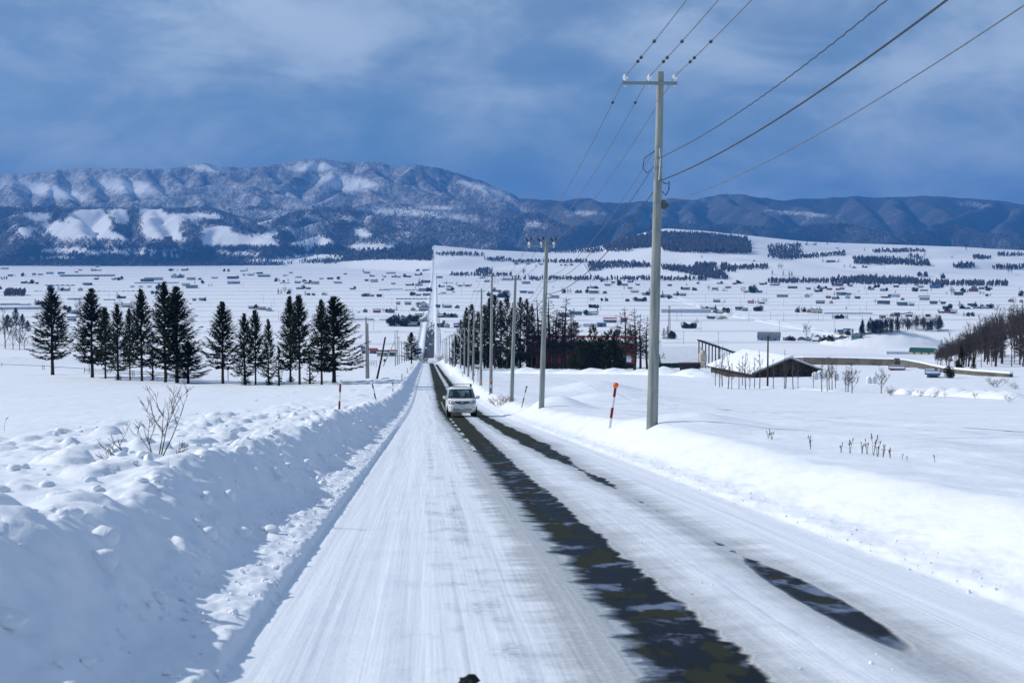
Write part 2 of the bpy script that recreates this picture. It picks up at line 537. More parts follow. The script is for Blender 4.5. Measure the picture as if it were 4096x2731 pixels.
# --- road: packed snow, two bare tracks of wet and drying asphalt, grey ice
m, nt, b = new_mat('road_surface')
geo = nd(nt, 'ShaderNodeNewGeometry').outputs['Position']
sp = nd(nt, 'ShaderNodeSeparateXYZ', {0: geo})
X, Y = sp.outputs[0], sp.outputs[1]
u = mth(nt, 'SUBTRACT', X, ROAD_C)
jag = noise(nt, vscale(nt, geo, (0.6, 1.5, 0.0)), 1.0, 5.0, 0.58, 0.2)
jagf = noise(nt, vscale(nt, geo, (3.5, 7.0, 0.0)), 1.0, 5.0, 0.65)
slow = noise(nt, vscale(nt, geo, (0.25, 0.11, 0.0)), 1.0, 2.0, 0.5)
slow2 = noise(nt, vscale(nt, geo, (0.05, 0.16, 0.0)), 1.0, 2.0, 0.5)
w1 = mth(nt, 'ADD', mth(nt, 'MULTIPLY', slow, 0.25), sstep(nt, Y, 30.0, 130.0, 0.24, 0.66))
w2 = mth(nt, 'ADD', mth(nt, 'MULTIPLY', mth(nt, 'SUBTRACT', slow2, 0.5), sstep(nt, Y, 20.0, 90.0, 0.75, 0.5)), mth(nt, 'ADD', sstep(nt, Y, 9.8, 11.2, -0.7, 0.0), mth(nt, 'SUBTRACT', sstep(nt, Y, 24.0, 55.0, 0.03, 0.38), mth(nt, 'MULTIPLY', sstep(nt, Y, 15.5, 18.0), sstep(nt, Y, 28.0, 24.0, 0.0, 0.10)))))
c1 = mth(nt, 'ADD', sstep(nt, Y, 5.0, 70.0, 0.10, -0.02), sstep(nt, Y, 90.0, 200.0, 0.0, 0.02))
t1 = mth(nt, 'SUBTRACT', w1, mth(nt, 'ABSOLUTE', mth(nt, 'SUBTRACT', u, c1)))
t2 = mth(nt, 'SUBTRACT', w2, mth(nt, 'ABSOLUTE', mth(nt, 'SUBTRACT', u, 1.72)))
# the puddle-like bare patch close to the camera on the outer wheel track
e1 = mth(nt, 'DIVIDE', mth(nt, 'SUBTRACT', u, mth(nt, 'ADD', 1.66, mth(nt, 'MULTIPLY', mth(nt, 'SUBTRACT', Y, 12.4), 0.012))), 0.19)
e2 = mth(nt, 'DIVIDE', mth(nt, 'SUBTRACT', Y, 13.1), 2.7)
pud = mth(nt, 'MULTIPLY', mth(nt, 'SUBTRACT', 1.0, mth(nt, 'SQRT', mth(nt, 'ADD', mth(nt, 'MULTIPLY', e1, e1), mth(nt, 'MULTIPLY', e2, e2)))), 0.3)
wob = mth(nt, 'ADD', mth(nt, 'MULTIPLY', mth(nt, 'SUBTRACT', jag, 0.5), 0.80), mth(nt, 'MULTIPLY', mth(nt, 'SUBTRACT', jagf, 0.5), 0.20))
# tongues of snow reach in from the far side of the crown more than from the middle strip
wl = mth(nt, 'MULTIPLY', wob, sstep(nt, u, -0.9, 0.5, 1.5, 0.45))
v1 = mth(nt, 'ADD', t1, wl)
v2 = mth(nt, 'ADD', t2, mth(nt, 'MULTIPLY', wob, 0.5))
v3 = mth(nt, 'ADD', pud, mth(nt, 'MULTIPLY', wob, 0.12))
val = mth(nt, 'MAXIMUM', mth(nt, 'MAXIMUM', v1, v2), v3)
bare = sstep(nt, val, -0.03, mth(nt, 'ADD', 0.04, sstep(nt, u, -0.2, 0.3, 0.10, 0.0)))
gritty = sstep(nt, mth(nt, 'ADD', mth(nt, 'ADD', val, mth(nt, 'MULTIPLY', sstep(nt, u, -1.1, -0.55), sstep(nt, u, 0.1, -0.2, 0.0, 0.30))), mth(nt, 'MULTIPLY', mth(nt, 'SUBTRACT', jag, 0.5), 0.5)), -0.62, 0.02)
strk = noise(nt, vscale(nt, geo, (2.6, 0.035, 0.0)), 1.0, 4.0, 0.55, 0.15)
strf = noise(nt, vscale(nt, geo, (15.0, 0.3, 0.0)), 1.0, 3.0, 0.6)
grain = noise(nt, vscale(nt, geo, (14.0, 26.0, 0.0)), 1.0, 5.0, 0.65)
blot = noise(nt, vscale(nt, geo, (1.6, 1.1, 0.0)), 1.0, 4.0, 0.6)
pol = mth(nt, 'MULTIPLY', sstep(nt, mth(nt, 'ADD', strk, mth(nt, 'MULTIPLY', strf, 0.2)), 0.50, 0.80), sstep(nt, blot, 0.25, 0.65))
snowc = mixc(nt, mth(nt, 'MULTIPLY', pol, 0.42), (0.83, 0.86, 0.90), (0.62, 0.68, 0.76))
dk = mth(nt, 'MULTIPLY', sstep(nt, mth(nt, 'ADD', mth(nt, 'MULTIPLY', blot, 0.6), mth(nt, 'MULTIPLY', strk, 0.55)), 0.56, 0.70), mth(nt, 'MULTIPLY', sstep(nt, grain, 0.38, 0.66), sstep(nt, mth(nt, 'ABSOLUTE', mth(nt, 'ADD', u, 1.35)), 0.75, 0.15)))
snowc = mixc(nt, mth(nt, 'MULTIPLY', dk, 0.8), snowc, (0.17, 0.21, 0.26))
icec = mixc(nt, sstep(nt, grain, 0.3, 0.7), (0.30, 0.32, 0.32), (0.50, 0.53, 0.56))
snowc = mixc(nt, mth(nt, 'MULTIPLY', gritty, 0.85), snowc, icec)
dry = mth(nt, 'MULTIPLY', sstep(nt, mth(nt, 'ADD', noise(nt, vscale(nt, geo, (1.5, 0.75, 0.0)), 1.0, 3.0, 0.55, 0.3), sstep(nt, Y, 25.0, 75.0, -0.02, 0.2)), 0.50, 0.54), sstep(nt, val, 0.05, 0.13))
iceb = mth(nt, 'MULTIPLY', sstep(nt, noise(nt, vscale(nt, geo, (1.7, 0.9, 4.0)), 1.1, 4.0, 0.6, 0.2), 0.52, 0.64), sstep(nt, Y, 70.0, 20.0))
asph = mixc(nt, dry, (0.004, 0.005, 0.006), mixc(nt, grain, (0.022, 0.026, 0.018), (0.040, 0.045, 0.032)))
asph = mixc(nt, mth(nt, 'MULTIPLY', mth(nt, 'MULTIPLY', iceb, mth(nt, 'SUBTRACT', 1.0, dry)), 0.75), asph, (0.20, 0.25, 0.36))
setin(nt, b, 'Base Color', mixc(nt, bare, snowc, asph))
rg = mth(nt, 'ADD', mth(nt, 'MULTIPLY', dry, 0.35), 0.42)
rmix = nd(nt, 'ShaderNodeMix', {0: bare, 2: 0.55, 3: rg})
nt.links.new(rmix.outputs[0], b.inputs['Roughness'])
nt.links.new(mth(nt, 'SUBTRACT', 0.22, mth(nt, 'MULTIPLY', bare, 0.19)), b.inputs['Specular IOR Level'])
hh = mth(nt, 'ADD', mth(nt, 'MULTIPLY', strk, 0.07), mth(nt, 'ADD', mth(nt, 'MULTIPLY', grain, 0.016), mth(nt, 'MULTIPLY', strf, 0.006)))
hh = mth(nt, 'MULTIPLY', mth(nt, 'ADD', hh, 0.035), mth(nt, 'SUBTRACT', 1.0, mth(nt, 'MULTIPLY', bare, 0.93)))
bp = nd(nt, 'ShaderNodeBump', {'Height': hh, 'Strength': 0.9, 'Distance': 0.7})
nt.links.new(bp.outputs[0], b.inputs['Normal'])

# --- mountains and hills: snow under bare and evergreen woodland (cover only; light does the modelling)
m, nt, b = new_mat('hill_cover')
geo = nd(nt, 'ShaderNodeNewGeometry')
pos = geo.outputs['Position']
att = nd(nt, 'ShaderNodeAttribute', attribute_name='wood').outputs['Fac']
att2 = nd(nt, 'ShaderNodeAttribute', attribute_name='evergreen').outputs['Fac']
stip = noise(nt, vscale(nt, pos, (1.0, 0.45, 0.35)), 0.05, 5.0, 0.75)
stip2 = noise(nt, vscale(nt, pos, (1.0, 0.35, 0.3)), 0.016, 4.0, 0.6)
patch = noise(nt, pos, 0.0028, 4.0, 0.6)
cov = mth(nt, 'ADD', att, mth(nt, 'ADD', mth(nt, 'MULTIPLY', mth(nt, 'SUBTRACT', stip, 0.5), 1.3), mth(nt, 'ADD', mth(nt, 'MULTIPLY', mth(nt, 'SUBTRACT', stip2, 0.5), 0.7), mth(nt, 'MULTIPLY', mth(nt, 'SUBTRACT', patch, 0.5), 0.5))))
covf = sstep(nt, cov, 0.05, 0.90)
covf = mth(nt, 'MULTIPLY', covf, sstep(nt, att, 0.03, 0.22, 0.0, 0.95))
woodc = mixc(nt, sstep(nt, mth(nt, 'ADD', att2, mth(nt, 'MULTIPLY', mth(nt, 'SUBTRACT', patch, 0.5), 1.2)), 0.4, 0.8), (0.070, 0.070, 0.074), (0.024, 0.036, 0.040))
setin(nt, b, 'Base Color', mixc(nt, covf, (0.86, 0.875, 0.895), woodc))
b.inputs['Roughness'].default_value = 0.9
b.inputs['Specular IOR Level'].default_value = 0.0
bp = nd(nt, 'ShaderNodeBump', {'Height': mth(nt, 'MULTIPLY', stip, mth(nt, 'MULTIPLY', att, 16.0)), 'Strength': 0.7, 'Distance': 1.0})
nt.links.new(bp.outputs[0], b.inputs['Normal'])

# ------------------------------------------------------------------ near ground, in strips along the road
CL = [(-16.0, -8.0, 0.07), (-8.0, -4.9, 0.05), (-4.9, -2.9, 0.028)]
CR = [(3.0, 4.2, 0.035), (4.2, 7.0, 0.08), (7.0, 16.0, 0.22)]


def cols(segs):
    a = [np.arange(s, e - st * 0.4, st) for s, e, st in segs]
    return np.concatenate(a + [[segs[-1][1]]])


def near_detail(X, Y, U):
    """plough debris, clods and wind crust on the banks, ruts in the packed snow"""
    v = -U
    fade = 1.0
    zl = 0
    crown = smooth((v - 3.5) / 0.9)
    left = (U < -2.95)
    d1 = domes(X / 0.80, Y / 0.95, 101, 0.16, 0.52, 0.55, 0.5) * 0.80
    d2 = domes(X / 0.26, Y / 0.30, 111, 0.15, 0.50, 0.62, 0.6) * 0.26
    d3 = domes(X / 1.7, Y / 2.1, 121, 0.16, 0.42, 0.5, 0.5) * 1.7
    face = smooth((v - 3.45) / 0.5) * (1 - smooth((v - 4.7) / 0.6))
    thin = 1 - smooth((v - 9.0) / 5.0 + 0.6 * pnoise(X / 5.0, Y / 7.0, 77))
    big = fbm(X / 1.5, Y / 2.3, 4, 131, 0.45)
    L = crown * (0.55 * d1 + 0.5 * d2) * thin * (1 - 0.55 * face) + 0.55 * d3 * smooth((v - 4.1) / 0.7) * thin + face * (0.34 * big + 0.05 * fbm(X / 0.5, Y / 0.6, 3, 141, 0.45, True) + 0.22 * d1)
    L = L + 0.05 * big * crown * (1 - face)
    rub = smooth((v - 3.04) / 0.05) * (1 - smooth((v - 3.9) / 0.4))
    d4 = domes(X / 0.11, Y / 0.12, 151, 0.2, 0.5, 0.7, 0.6) * 0.11
    L = L + rub * (0.5 * d4 + 0.28 * d2 + 0.05 * fbm(X / 0.3, Y / 0.5, 3, 161))
    right = (U > 3.05)
    rr = smooth((U - 3.12) / 0.1) * (1 - smooth((U - 3.75) / 0.5))
    R = rr * (0.5 * d4 + 0.16 * d2 + 0.035 * fbm(X / 0.4, Y / 0.7, 3, 171))
    R = R + 0.035 * fbm(X / 0.8 + 0.25 * Y, Y / 1.8, 4, 181) * smooth((U - 3.8) / 0.5) + 0.07 * pnoise(X / 2.6, Y / 5.0, 191) * smooth((U - 4.5) / 2.0)
    mid = (~left) & (~right)
    M = -0.014 * np.exp(-((U + 0.9) / 0.3) ** 2) - 0.012 * np.exp(-((U + 2.3) / 0.3) ** 2) + 0.006 * fbm(X / 0.25, Y / 6.0, 3, 201)
    M = M - 0.022 * np.exp(-((U - 0.05) / 0.42) ** 2) - 0.015 * np.exp(-((U - 1.72) / 0.3) ** 2) + 0.018 * np.exp(-((U - 0.9) / 0.35) ** 2) * (1 + fbm(X / 0.2, Y / 0.6, 3, 211))
    return np.where(left, L, np.where(right, R, M))


def strip(name, uu, ys, mat, drop=0.0, detail=1.0):
    U, Yg = np.meshgrid(uu, ys)
    Xg = U + road_x(Yg)
    Z = prof(Yg) + bank(U, Yg) + near_extra(Xg, Yg)
    if detail:
        Z = Z + near_detail(Xg, Yg, U) * detail
    Z = Z - drop
    v = np.stack([Xg, Yg, Z], -1).reshape(-1, 3)
    return put(name, mesh_np(name, v, grid_quads(len(ys), len(uu))), MAT[mat], kind='structure')


ysA = np.concatenate([np.arange(1.5, 6, 0.04), np.geomspace(6, 70, 560)])
ysB = np.geomspace(69.5, 660, 420)
uL, uR = cols(CL), cols(CR)
uM = np.concatenate([[-2.9], np.arange(-2.85, 2.96, 0.06), [3.0]])
uL2 = np.concatenate([np.arange(-16, -5, 0.35), np.arange(-5, -2.95, 0.10), [-2.9]])
uM2 = np.linspace(-2.9, 3.0, 24)
uR2 = np.concatenate([np.arange(3.0, 5, 0.12), np.arange(5, 15.9, 0.5), [16.0]])
strip('roadside_ground', uL, ysA, 'snow_rough')
strip('road', uM, ysA, 'road_surface')
strip('roadside_ground', uR, ysA, 'snow_smooth')
strip('roadside_ground', uL2, ysB, 'snow_rough', 0.01)
strip('road', uM2, ysB, 'road_surface', 0.012, 0.5)
strip('roadside_ground', uR2, ysB, 'snow_smooth', 0.01)

# open fields on both sides and the foot of the slope
ysF = np.concatenate([np.geomspace(1.5, 660, 300), np.linspace(668, 1100, 90)])
tt = np.linspace(0, 1, 120) ** 1.6
for sgn in (-1, 1):
    ext = np.where(ysF[:, None] * (0.40 if sgn < 0 else 0.56) + 40 > 24, ysF[:, None] * (0.40 if sgn < 0 else 0.56) + 40, 24)
    Xg = road_x(ysF)[:, None] + sgn * (15.9 + tt[None, :] * (ext - 15.9))
    Yg = np.broadcast_to(ysF[:, None], Xg.shape)
    Z = ground(Xg, Yg) - 0.006
    if sgn < 0:
        Z = Z + 0.30 * domes(Xg / 0.8, Yg / 0.9, 301, 0.1, 0.4, 0.4, 0.5) * (Yg < 120) * smooth((19 + Xg) / 3.0)
    # drift relief
    Z = Z + 0.10 * fbm(Xg / 7.0, Yg / 11.0, 3, 311) * smooth((np.abs(Xg) - 16) / 10)
    v = np.stack([Xg, Yg, Z], -1)
    if sgn > 0:
        v = v
    else:
        v = v[:, ::-1]
    put('snowy_field', mesh_np('snowy_field', v.reshape(-1, 3), grid_quads(*Xg.shape)), MAT['snow_smooth'], kind='structure')
# strip of slope that carries the road over the edge of the hill
uu = np.linspace(-16.4, 16.4, 70)
ysE = np.linspace(655, 1100, 90)
U, Yg = np.meshgrid(uu, ysE)
Xg = U + road_x(Yg)
Z = ground(Xg, Yg) - 0.02
put('hill_slope_ground', mesh_np('hill_slope_ground', np.stack([Xg, Yg, Z], -1).reshape(-1, 3), grid_quads(*Xg.shape)), MAT['snow_smooth'], kind='structure')

# ------------------------------------------------------------------ plain, rolling fields and mountains as one sheet
xs = np.arange(-420, 2780, 4.4)
ds = np.concatenate([np.linspace(1060, 1330, 50), np.linspace(1350, 3200, 36), np.linspace(3260, 6300, 110), np.linspace(6320, 13200, 270), [14500, 17000]])
XD, YG = np.meshgrid(xs, ds)
XG, YW = from_col(XD, YG)
ZG = far_z(XG, YW) + near_extra(XG, YW) * (YW < 1400)
ZG[0] = ZG[0] - 0.3
FAR_XD, FAR_D, FAR_Z = XD, YG, ZG


OPEN_SLOPES = [[(61, 491), (117, 492), (118, 500), (75, 507)], [(182, 482), (238, 481), (258, 517), (250, 530), (298, 550), (225, 548), (175, 542), (165, 515), (150, 505)],
               [(250, 480), (288, 482), (297, 497), (292, 515), (272, 512)], [(328, 478), (358, 479), (390, 494), (412, 505), (405, 530), (425, 553), (375, 550), (332, 543), (329, 500)],
               [(390, 494), (440, 491), (498, 492), (517, 501), (475, 501), (425, 505)], [(467, 530), (495, 519), (520, 521), (533, 536), (562, 541), (600, 548), (640, 560), (575, 562), (466, 562)],
               [(100, 515), (140, 511), (172, 519), (172, 537), (190, 551), (140, 546), (120, 537)], [(40, 525), (78, 522), (78, 532), (58, 545)], [(605, 537), (635, 529), (628, 543)],
               [(698, 555), (735, 541), (763, 557), (738, 563), (660, 563)], [(813, 526), (840, 529), (852, 546), (828, 545)], [(588, 480), (638, 477), (653, 488), (613, 508), (588, 506)], [(588, 536), (610, 540), (645, 562), (588, 562)],
               [(689, 564), (723, 566), (713, 581)], [(808, 562), (912, 559), (900, 574), (813, 575)], [(845, 595), (945, 592), (940, 599), (860, 601)], [(230, 566), (330, 571), (460, 574), (400, 577), (270, 575)],
               [(90, 572), (200, 568), (290, 585), (180, 580), (85, 578)], [(490, 575), (600, 578), (590, 588), (500, 582)], [(680, 590), (800, 592), (790, 597), (690, 597)]]


def in_poly(px_, py_, poly):
    c = np.zeros(len(px_), bool)
    j = len(poly) - 1
    for i in range(len(poly)):
        xi, yi = poly[i]; xj, yj = poly[j]
        c ^= ((yi > py_) != (yj > py_)) & (px_ < (xj - xi) * (py_ - yi) / ((yj - yi) if yj != yi else 1e-9) + xi)
        j = i
    return c


def wood_mask(X, D, xd, Z):
    """how wooded the far land is, 0..1, and how much of that is evergreen"""
    yi = 575.0 - Z / D * 3530.0
    big = fbm(X / 1100.0, D / 900.0, 4, 401)
    mid = fbm(X / 420.0, D / 330.0, 4, 411)
    w = 0.80 + 0.16 * big + 0.10 * mid
    thin = smooth((D - 8800) / 800.0) * (1 - smooth((xd - 850) / 350.0))
    w = w - 0.20 * thin + 0.16 * smooth((xd - 1150) / 150)

    def blob(cx, cy, rx, ry, sl=0.0):
        return np.exp(-(((xd - cx) / rx) ** 2 + ((yi - cy - (xd - cx) * sl) / ry) ** 2) ** 2)
    bare = 0
    for c in ((610, 492, 75, 10, 0), (880, 486, 60, 8, 0.1), (990, 492, 110, 9, 0.12), (790, 420, 75, 20, 0.1), (720, 385, 60, 10, -0.05), (1120, 437, 60, 10, 0.34), (480, 388, 45, 8, 0.1),
              (1230, 515, 40, 9, 0.2), (1850, 492, 90, 6, 0.08), (2230, 470, 50, 9, 0.1), (1340, 490, 50, 7, 0), (1010, 478, 40, 5, 0.1), (120, 440, 90, 14, 0.2), (300, 430, 70, 16, 0.1)):
        bare = bare + blob(*c)
    w = w - 0.42 * np.clip(bare, 0, 1) * (D > 7900)
    # open white slopes low on the spruce side, with strips of wood left between them
    wz = xd + 5 * pnoise(X / 60.0, D / 60.0, 441)
    yz = yi + 2.5 * pnoise(X / 50.0, D / 70.0, 442)
    sel = (D > 6300) & (D < 8800) & (xd > 20) & (xd < 960) & (yi < 605)
    op = np.zeros(xd.shape)
    for dx_, dy_ in ((0, 0), (7, 1), (-7, 1.5), (4, -3), (-5, -2.5), (0, 4)):
        hit_ = np.zeros(xd.shape, bool)
        for poly in OPEN_SLOPES:
            hit_[sel] |= in_poly(wz[sel] + dx_, yz[sel] + dy_, poly)
        op += hit_ / 6.0
    glade = fbm(X / 170.0, D / 240.0, 3, 443)
    w = lerp(np.where(sel & (yi > 480), np.clip(0.72 + 0.7 * glade, 0.15, 1.0), w), 0.0, op)
    # belts at the foot of the hills, clearings between
    low = smooth((yi - 560) / 8.0) * smooth((998 - xd) / 5.0)
    clear = np.clip(blob(640, 600, 90, 7) + blob(840, 566, 48, 6) + blob(330, 582, 120, 3.2, 0.06) + blob(720, 588, 70, 4) + blob(930, 606, 90, 7) + blob(120, 592, 60, 3), 0, 1)
    w = lerp(lerp(w, 0.96 * (1 - clear) * smooth((np.interp(xd, [0, 300, 640, 700, 800, 880, 985], [612, 613, 611, 605, 601, 597, 600]) - yi) / 3.0), low), 0.0, op)
    # farmland on the pole-line side stays open below its top edge
    field = smooth((xd - 993) / 5.0) * smooth((6420 - D) / 80.0)
    w = lerp(w, 0.0, field)
    w = np.where(D < 3300, 0, w)
    w = np.where((xd < 1000) & (D < 5200), 0, w)
    ev = np.clip(0.22 + 0.5 * fbm(X / 300.0, D / 260.0, 3, 431) + 0.30 * smooth((xd - 1150) / 250) + 0.25 * low, 0, 1)
    return np.clip(w, 0, 1), ev


WOOD, EVER = wood_mask(XG, YG, XD, ZG)
me = mesh_np('distant_hills_terrain', np.stack([XG, YW, ZG], -1).reshape(-1, 3), grid_quads(*XG.shape))
for nm, arr in (('wood', WOOD), ('evergreen', EVER)):
    a = me.attributes.new(nm, 'FLOAT', 'POINT')
    a.data.foreach_set('value', arr.astype(np.float32).ravel())
put('distant_hills_terrain', me, MAT['hill_cover'], kind='structure')
# land behind and beside the camera
v = np.array([[-9900, -3900, -78], [9900, -3900, -78], [9900, 17900, -78], [-9900, 17900, -78]], float)
put('base_ground', mesh_np('base_ground', v, [[0, 1, 2, 3]], None, False), MAT['snow_smooth'], kind='structure')

# air between here and the mountains
m, nt, b = new_mat('haze_air')
nt.nodes.remove(b)
vol = nd(nt, 'ShaderNodeVolumePrincipled', {'Color': (0.09, 0.38, 1.0, 1.0), 'Density': 8.0e-5, 'Anisotropy': 0.0})
nt.links.new(vol.outputs[0], [n for n in nt.nodes if n.type == 'OUTPUT_MATERIAL'][0].inputs['Volume'])
x0, x1, y0, y1, z0, z1 = -10000, 10000, -4000, 18000, -80.0, 800.0
v = [(x, y, z) for z in (z0, z1) for y in (y0, y1) for x in (x0, x1)]
put('haze', mesh_np('haze', v, [[0, 2, 3, 1], [4, 5, 7, 6], [0, 1, 5, 4], [2, 6, 7, 3], [0, 4, 6, 2], [1, 3, 7, 5]], None, False), m, kind='stuff')
# ------------------------------------------------------------------ far woods: many small trees standing on the sheet of hills
rng = np.random.default_rng(11)
SLOPE = FAR_Z / FAR_D                        # rows = depth, columns = photo column
SP, CP = math.sin(PITCH), math.cos(PITCH)


def pix_dir(xd, yd):
    """photo point (2352-wide) -> column used by the terrain sheet and its slope"""
    xc = (np.asarray(xd, float) - 1176.0) / 3530.0
    yc = (784.0 - np.asarray(yd, float)) / 3530.0
    dh = yc * SP + CP
    return 1176.0 + 3530.0 * xc / dh, (yc * CP - SP) / dh


def far_hit(xd, yd, chunk=20000):
    """photo points -> places on the sheet (x, y, z) and a flag for those that meet it"""
    ce, sl = pix_dir(xd, yd)
    ci = np.clip(((ce - xs[0]) / (xs[1] - xs[0])), 0, len(xs) - 1.001)
    c0 = ci.astype(int)
    D = np.zeros(len(ce)); ok = np.zeros(len(ce), bool)
    for a in range(0, len(ce), chunk):
        q = slice(a, a + chunk)
        S = SLOPE[:, c0[q]]
        up_ = S >= sl[q][None, :]
        k = np.argmax(up_, 0)
        ok[q] = up_.any(0) & (k > 0)
        k = np.maximum(k, 1)
        n = np.arange(S.shape[1])
        s0, s1 = S[k - 1, n], S[k, n]
        f = np.clip((sl[q] - s0) / np.where(s1 == s0, 1, s1 - s0), 0, 1)
        D[q] = ds[k - 1] + (ds[k] - ds[k - 1]) * f
    X_, Y_ = from_col(ce, D)
    return np.stack([X_, Y_, sl * D], -1), D, ok


def mask_at(arr, xd, D):
    ci = np.clip(np.round((xd - xs[0]) / (xs[1] - xs[0])).astype(int), 0, len(xs) - 1)
    ri = np.clip(np.searchsorted(ds, D), 0, len(ds) - 1)
    return arr[ri, ci]


for nm, c in (('bare_wood', (0.072, 0.070, 0.076)), ('evergreen_wood', (0.022, 0.034, 0.034))):
    m, nt, b = new_mat(nm)
    pos = nd(nt, 'ShaderNodeNewGeometry').outputs['Position']
    v = noise(nt, pos, 0.05, 3.0, 0.6)
    setin(nt, b, 'Base Color', mixc(nt, sstep(nt, v, 0.3, 0.7), tuple(0.6 * x for x in c), tuple(1.45 * x for x in c)))
    b.inputs['Roughness'].default_value = 0.95
    b.inputs['Specular IOR Level'].default_value = 0.0


def spiky(points, h, w, low):
    """one pointed six-faced tree per point, widest at the fraction low of its height"""
    n = len(points)
    a0 = rng.uniform(0, 6.28, n)
    V = np.zeros((n, 5, 3))
    V[:, 0] = points; V[:, 0, 2] -= 0.6
    V[:, 4] = points; V[:, 4, 2] += h
    V[:, 4, :2] += rng.normal(0, 0.04, (n, 2)) * h[:, None]
    for k in range(3):
        a = a0 + k * 2.094
        V[:, 1 + k, 0] = points[:, 0] + np.cos(a) * w
        V[:, 1 + k, 1] = points[:, 1] + np.sin(a) * w
        V[:, 1 + k, 2] = points[:, 2] + h * low
    T = np.array([[0, 2, 1], [0, 3, 2], [0, 1, 3], [4, 1, 2], [4, 2, 3], [4, 3, 1]])
    F = (np.arange(n)[:, None, None] * 5 + T[None]).reshape(-1, 3)
    return V.reshape(-1, 3), F


def wood_object(name, pts, ever, hmin, hmax, label=None):
    vs, fs, mi, off = [], [], [], 0
    for e in (False, True):
        p = pts[ever == e]
        if not len(p):
            continue
        h = rng.uniform(hmin, hmax, len(p))
        v_, f_ = spiky(p, h, h * rng.uniform(0.13, 0.24, len(p)) * (0.95 if e else 1.15), 0.22 if e else 0.55)
        vs.append(v_); fs.append(f_ + off); mi.append(np.full(len(f_), int(e))); off += len(v_)
    me = mesh_np(name, np.concatenate(vs), None, np.concatenate(fs), False)
    me.materials.append(MAT['bare_wood']); me.materials.append(MAT['evergreen_wood'])
    me.polygons.foreach_set('material_index', np.concatenate(mi).astype(np.int32))
    me.update()
    return put(name, me, None, kind='stuff', label=label, cat='woods')


# mountains
N = 150000
qx = rng.uniform(-90, 2440, N); qy = rng.uniform(360, 615, N)
P, D, ok = far_hit(qx, qy)
w_ = mask_at(WOOD, qx, D)
ev_ = mask_at(EVER, qx, D)
patch_ = fbm(P[:, 0] / 130.0, P[:, 1] / 130.0, 3, 501) * 0.5 + 0.5
keep = ok & (D > 5200) & ((D < 9300) | (rng.uniform(0, 1, N) < 0.45)) & (rng.uniform(0, 1, N) < np.clip((w_ - 0.12) * 1.25, 0, 1) * np.clip(patch_ * 1.6, 0.25, 1))
P, D, ev_, qx, qy = P[keep], D[keep], ev_[keep], qx[keep], qy[keep]
isev = rng.uniform(0, 1, len(P)) < np.clip((ev_ - 0.25) * 1.3, 0, 0.85)
for nm, sel, lab in (('forest', D > 9300, 'thin bare woodland on the high mountain range under the clouds'),
                     ('forest', (D <= 9300) & (D > 7560), 'bare and evergreen woodland on the lower mountain slopes'),
                     ('forest', D <= 7560, 'dark belt of trees along the foot of the mountains')):
    hi_ = (9.0, 13.0, 18.0)[('thin' not in lab) + ('belt' in lab)]
    wood_object(nm, P[sel], isev[sel], hi_ * 0.5, hi_, lab)

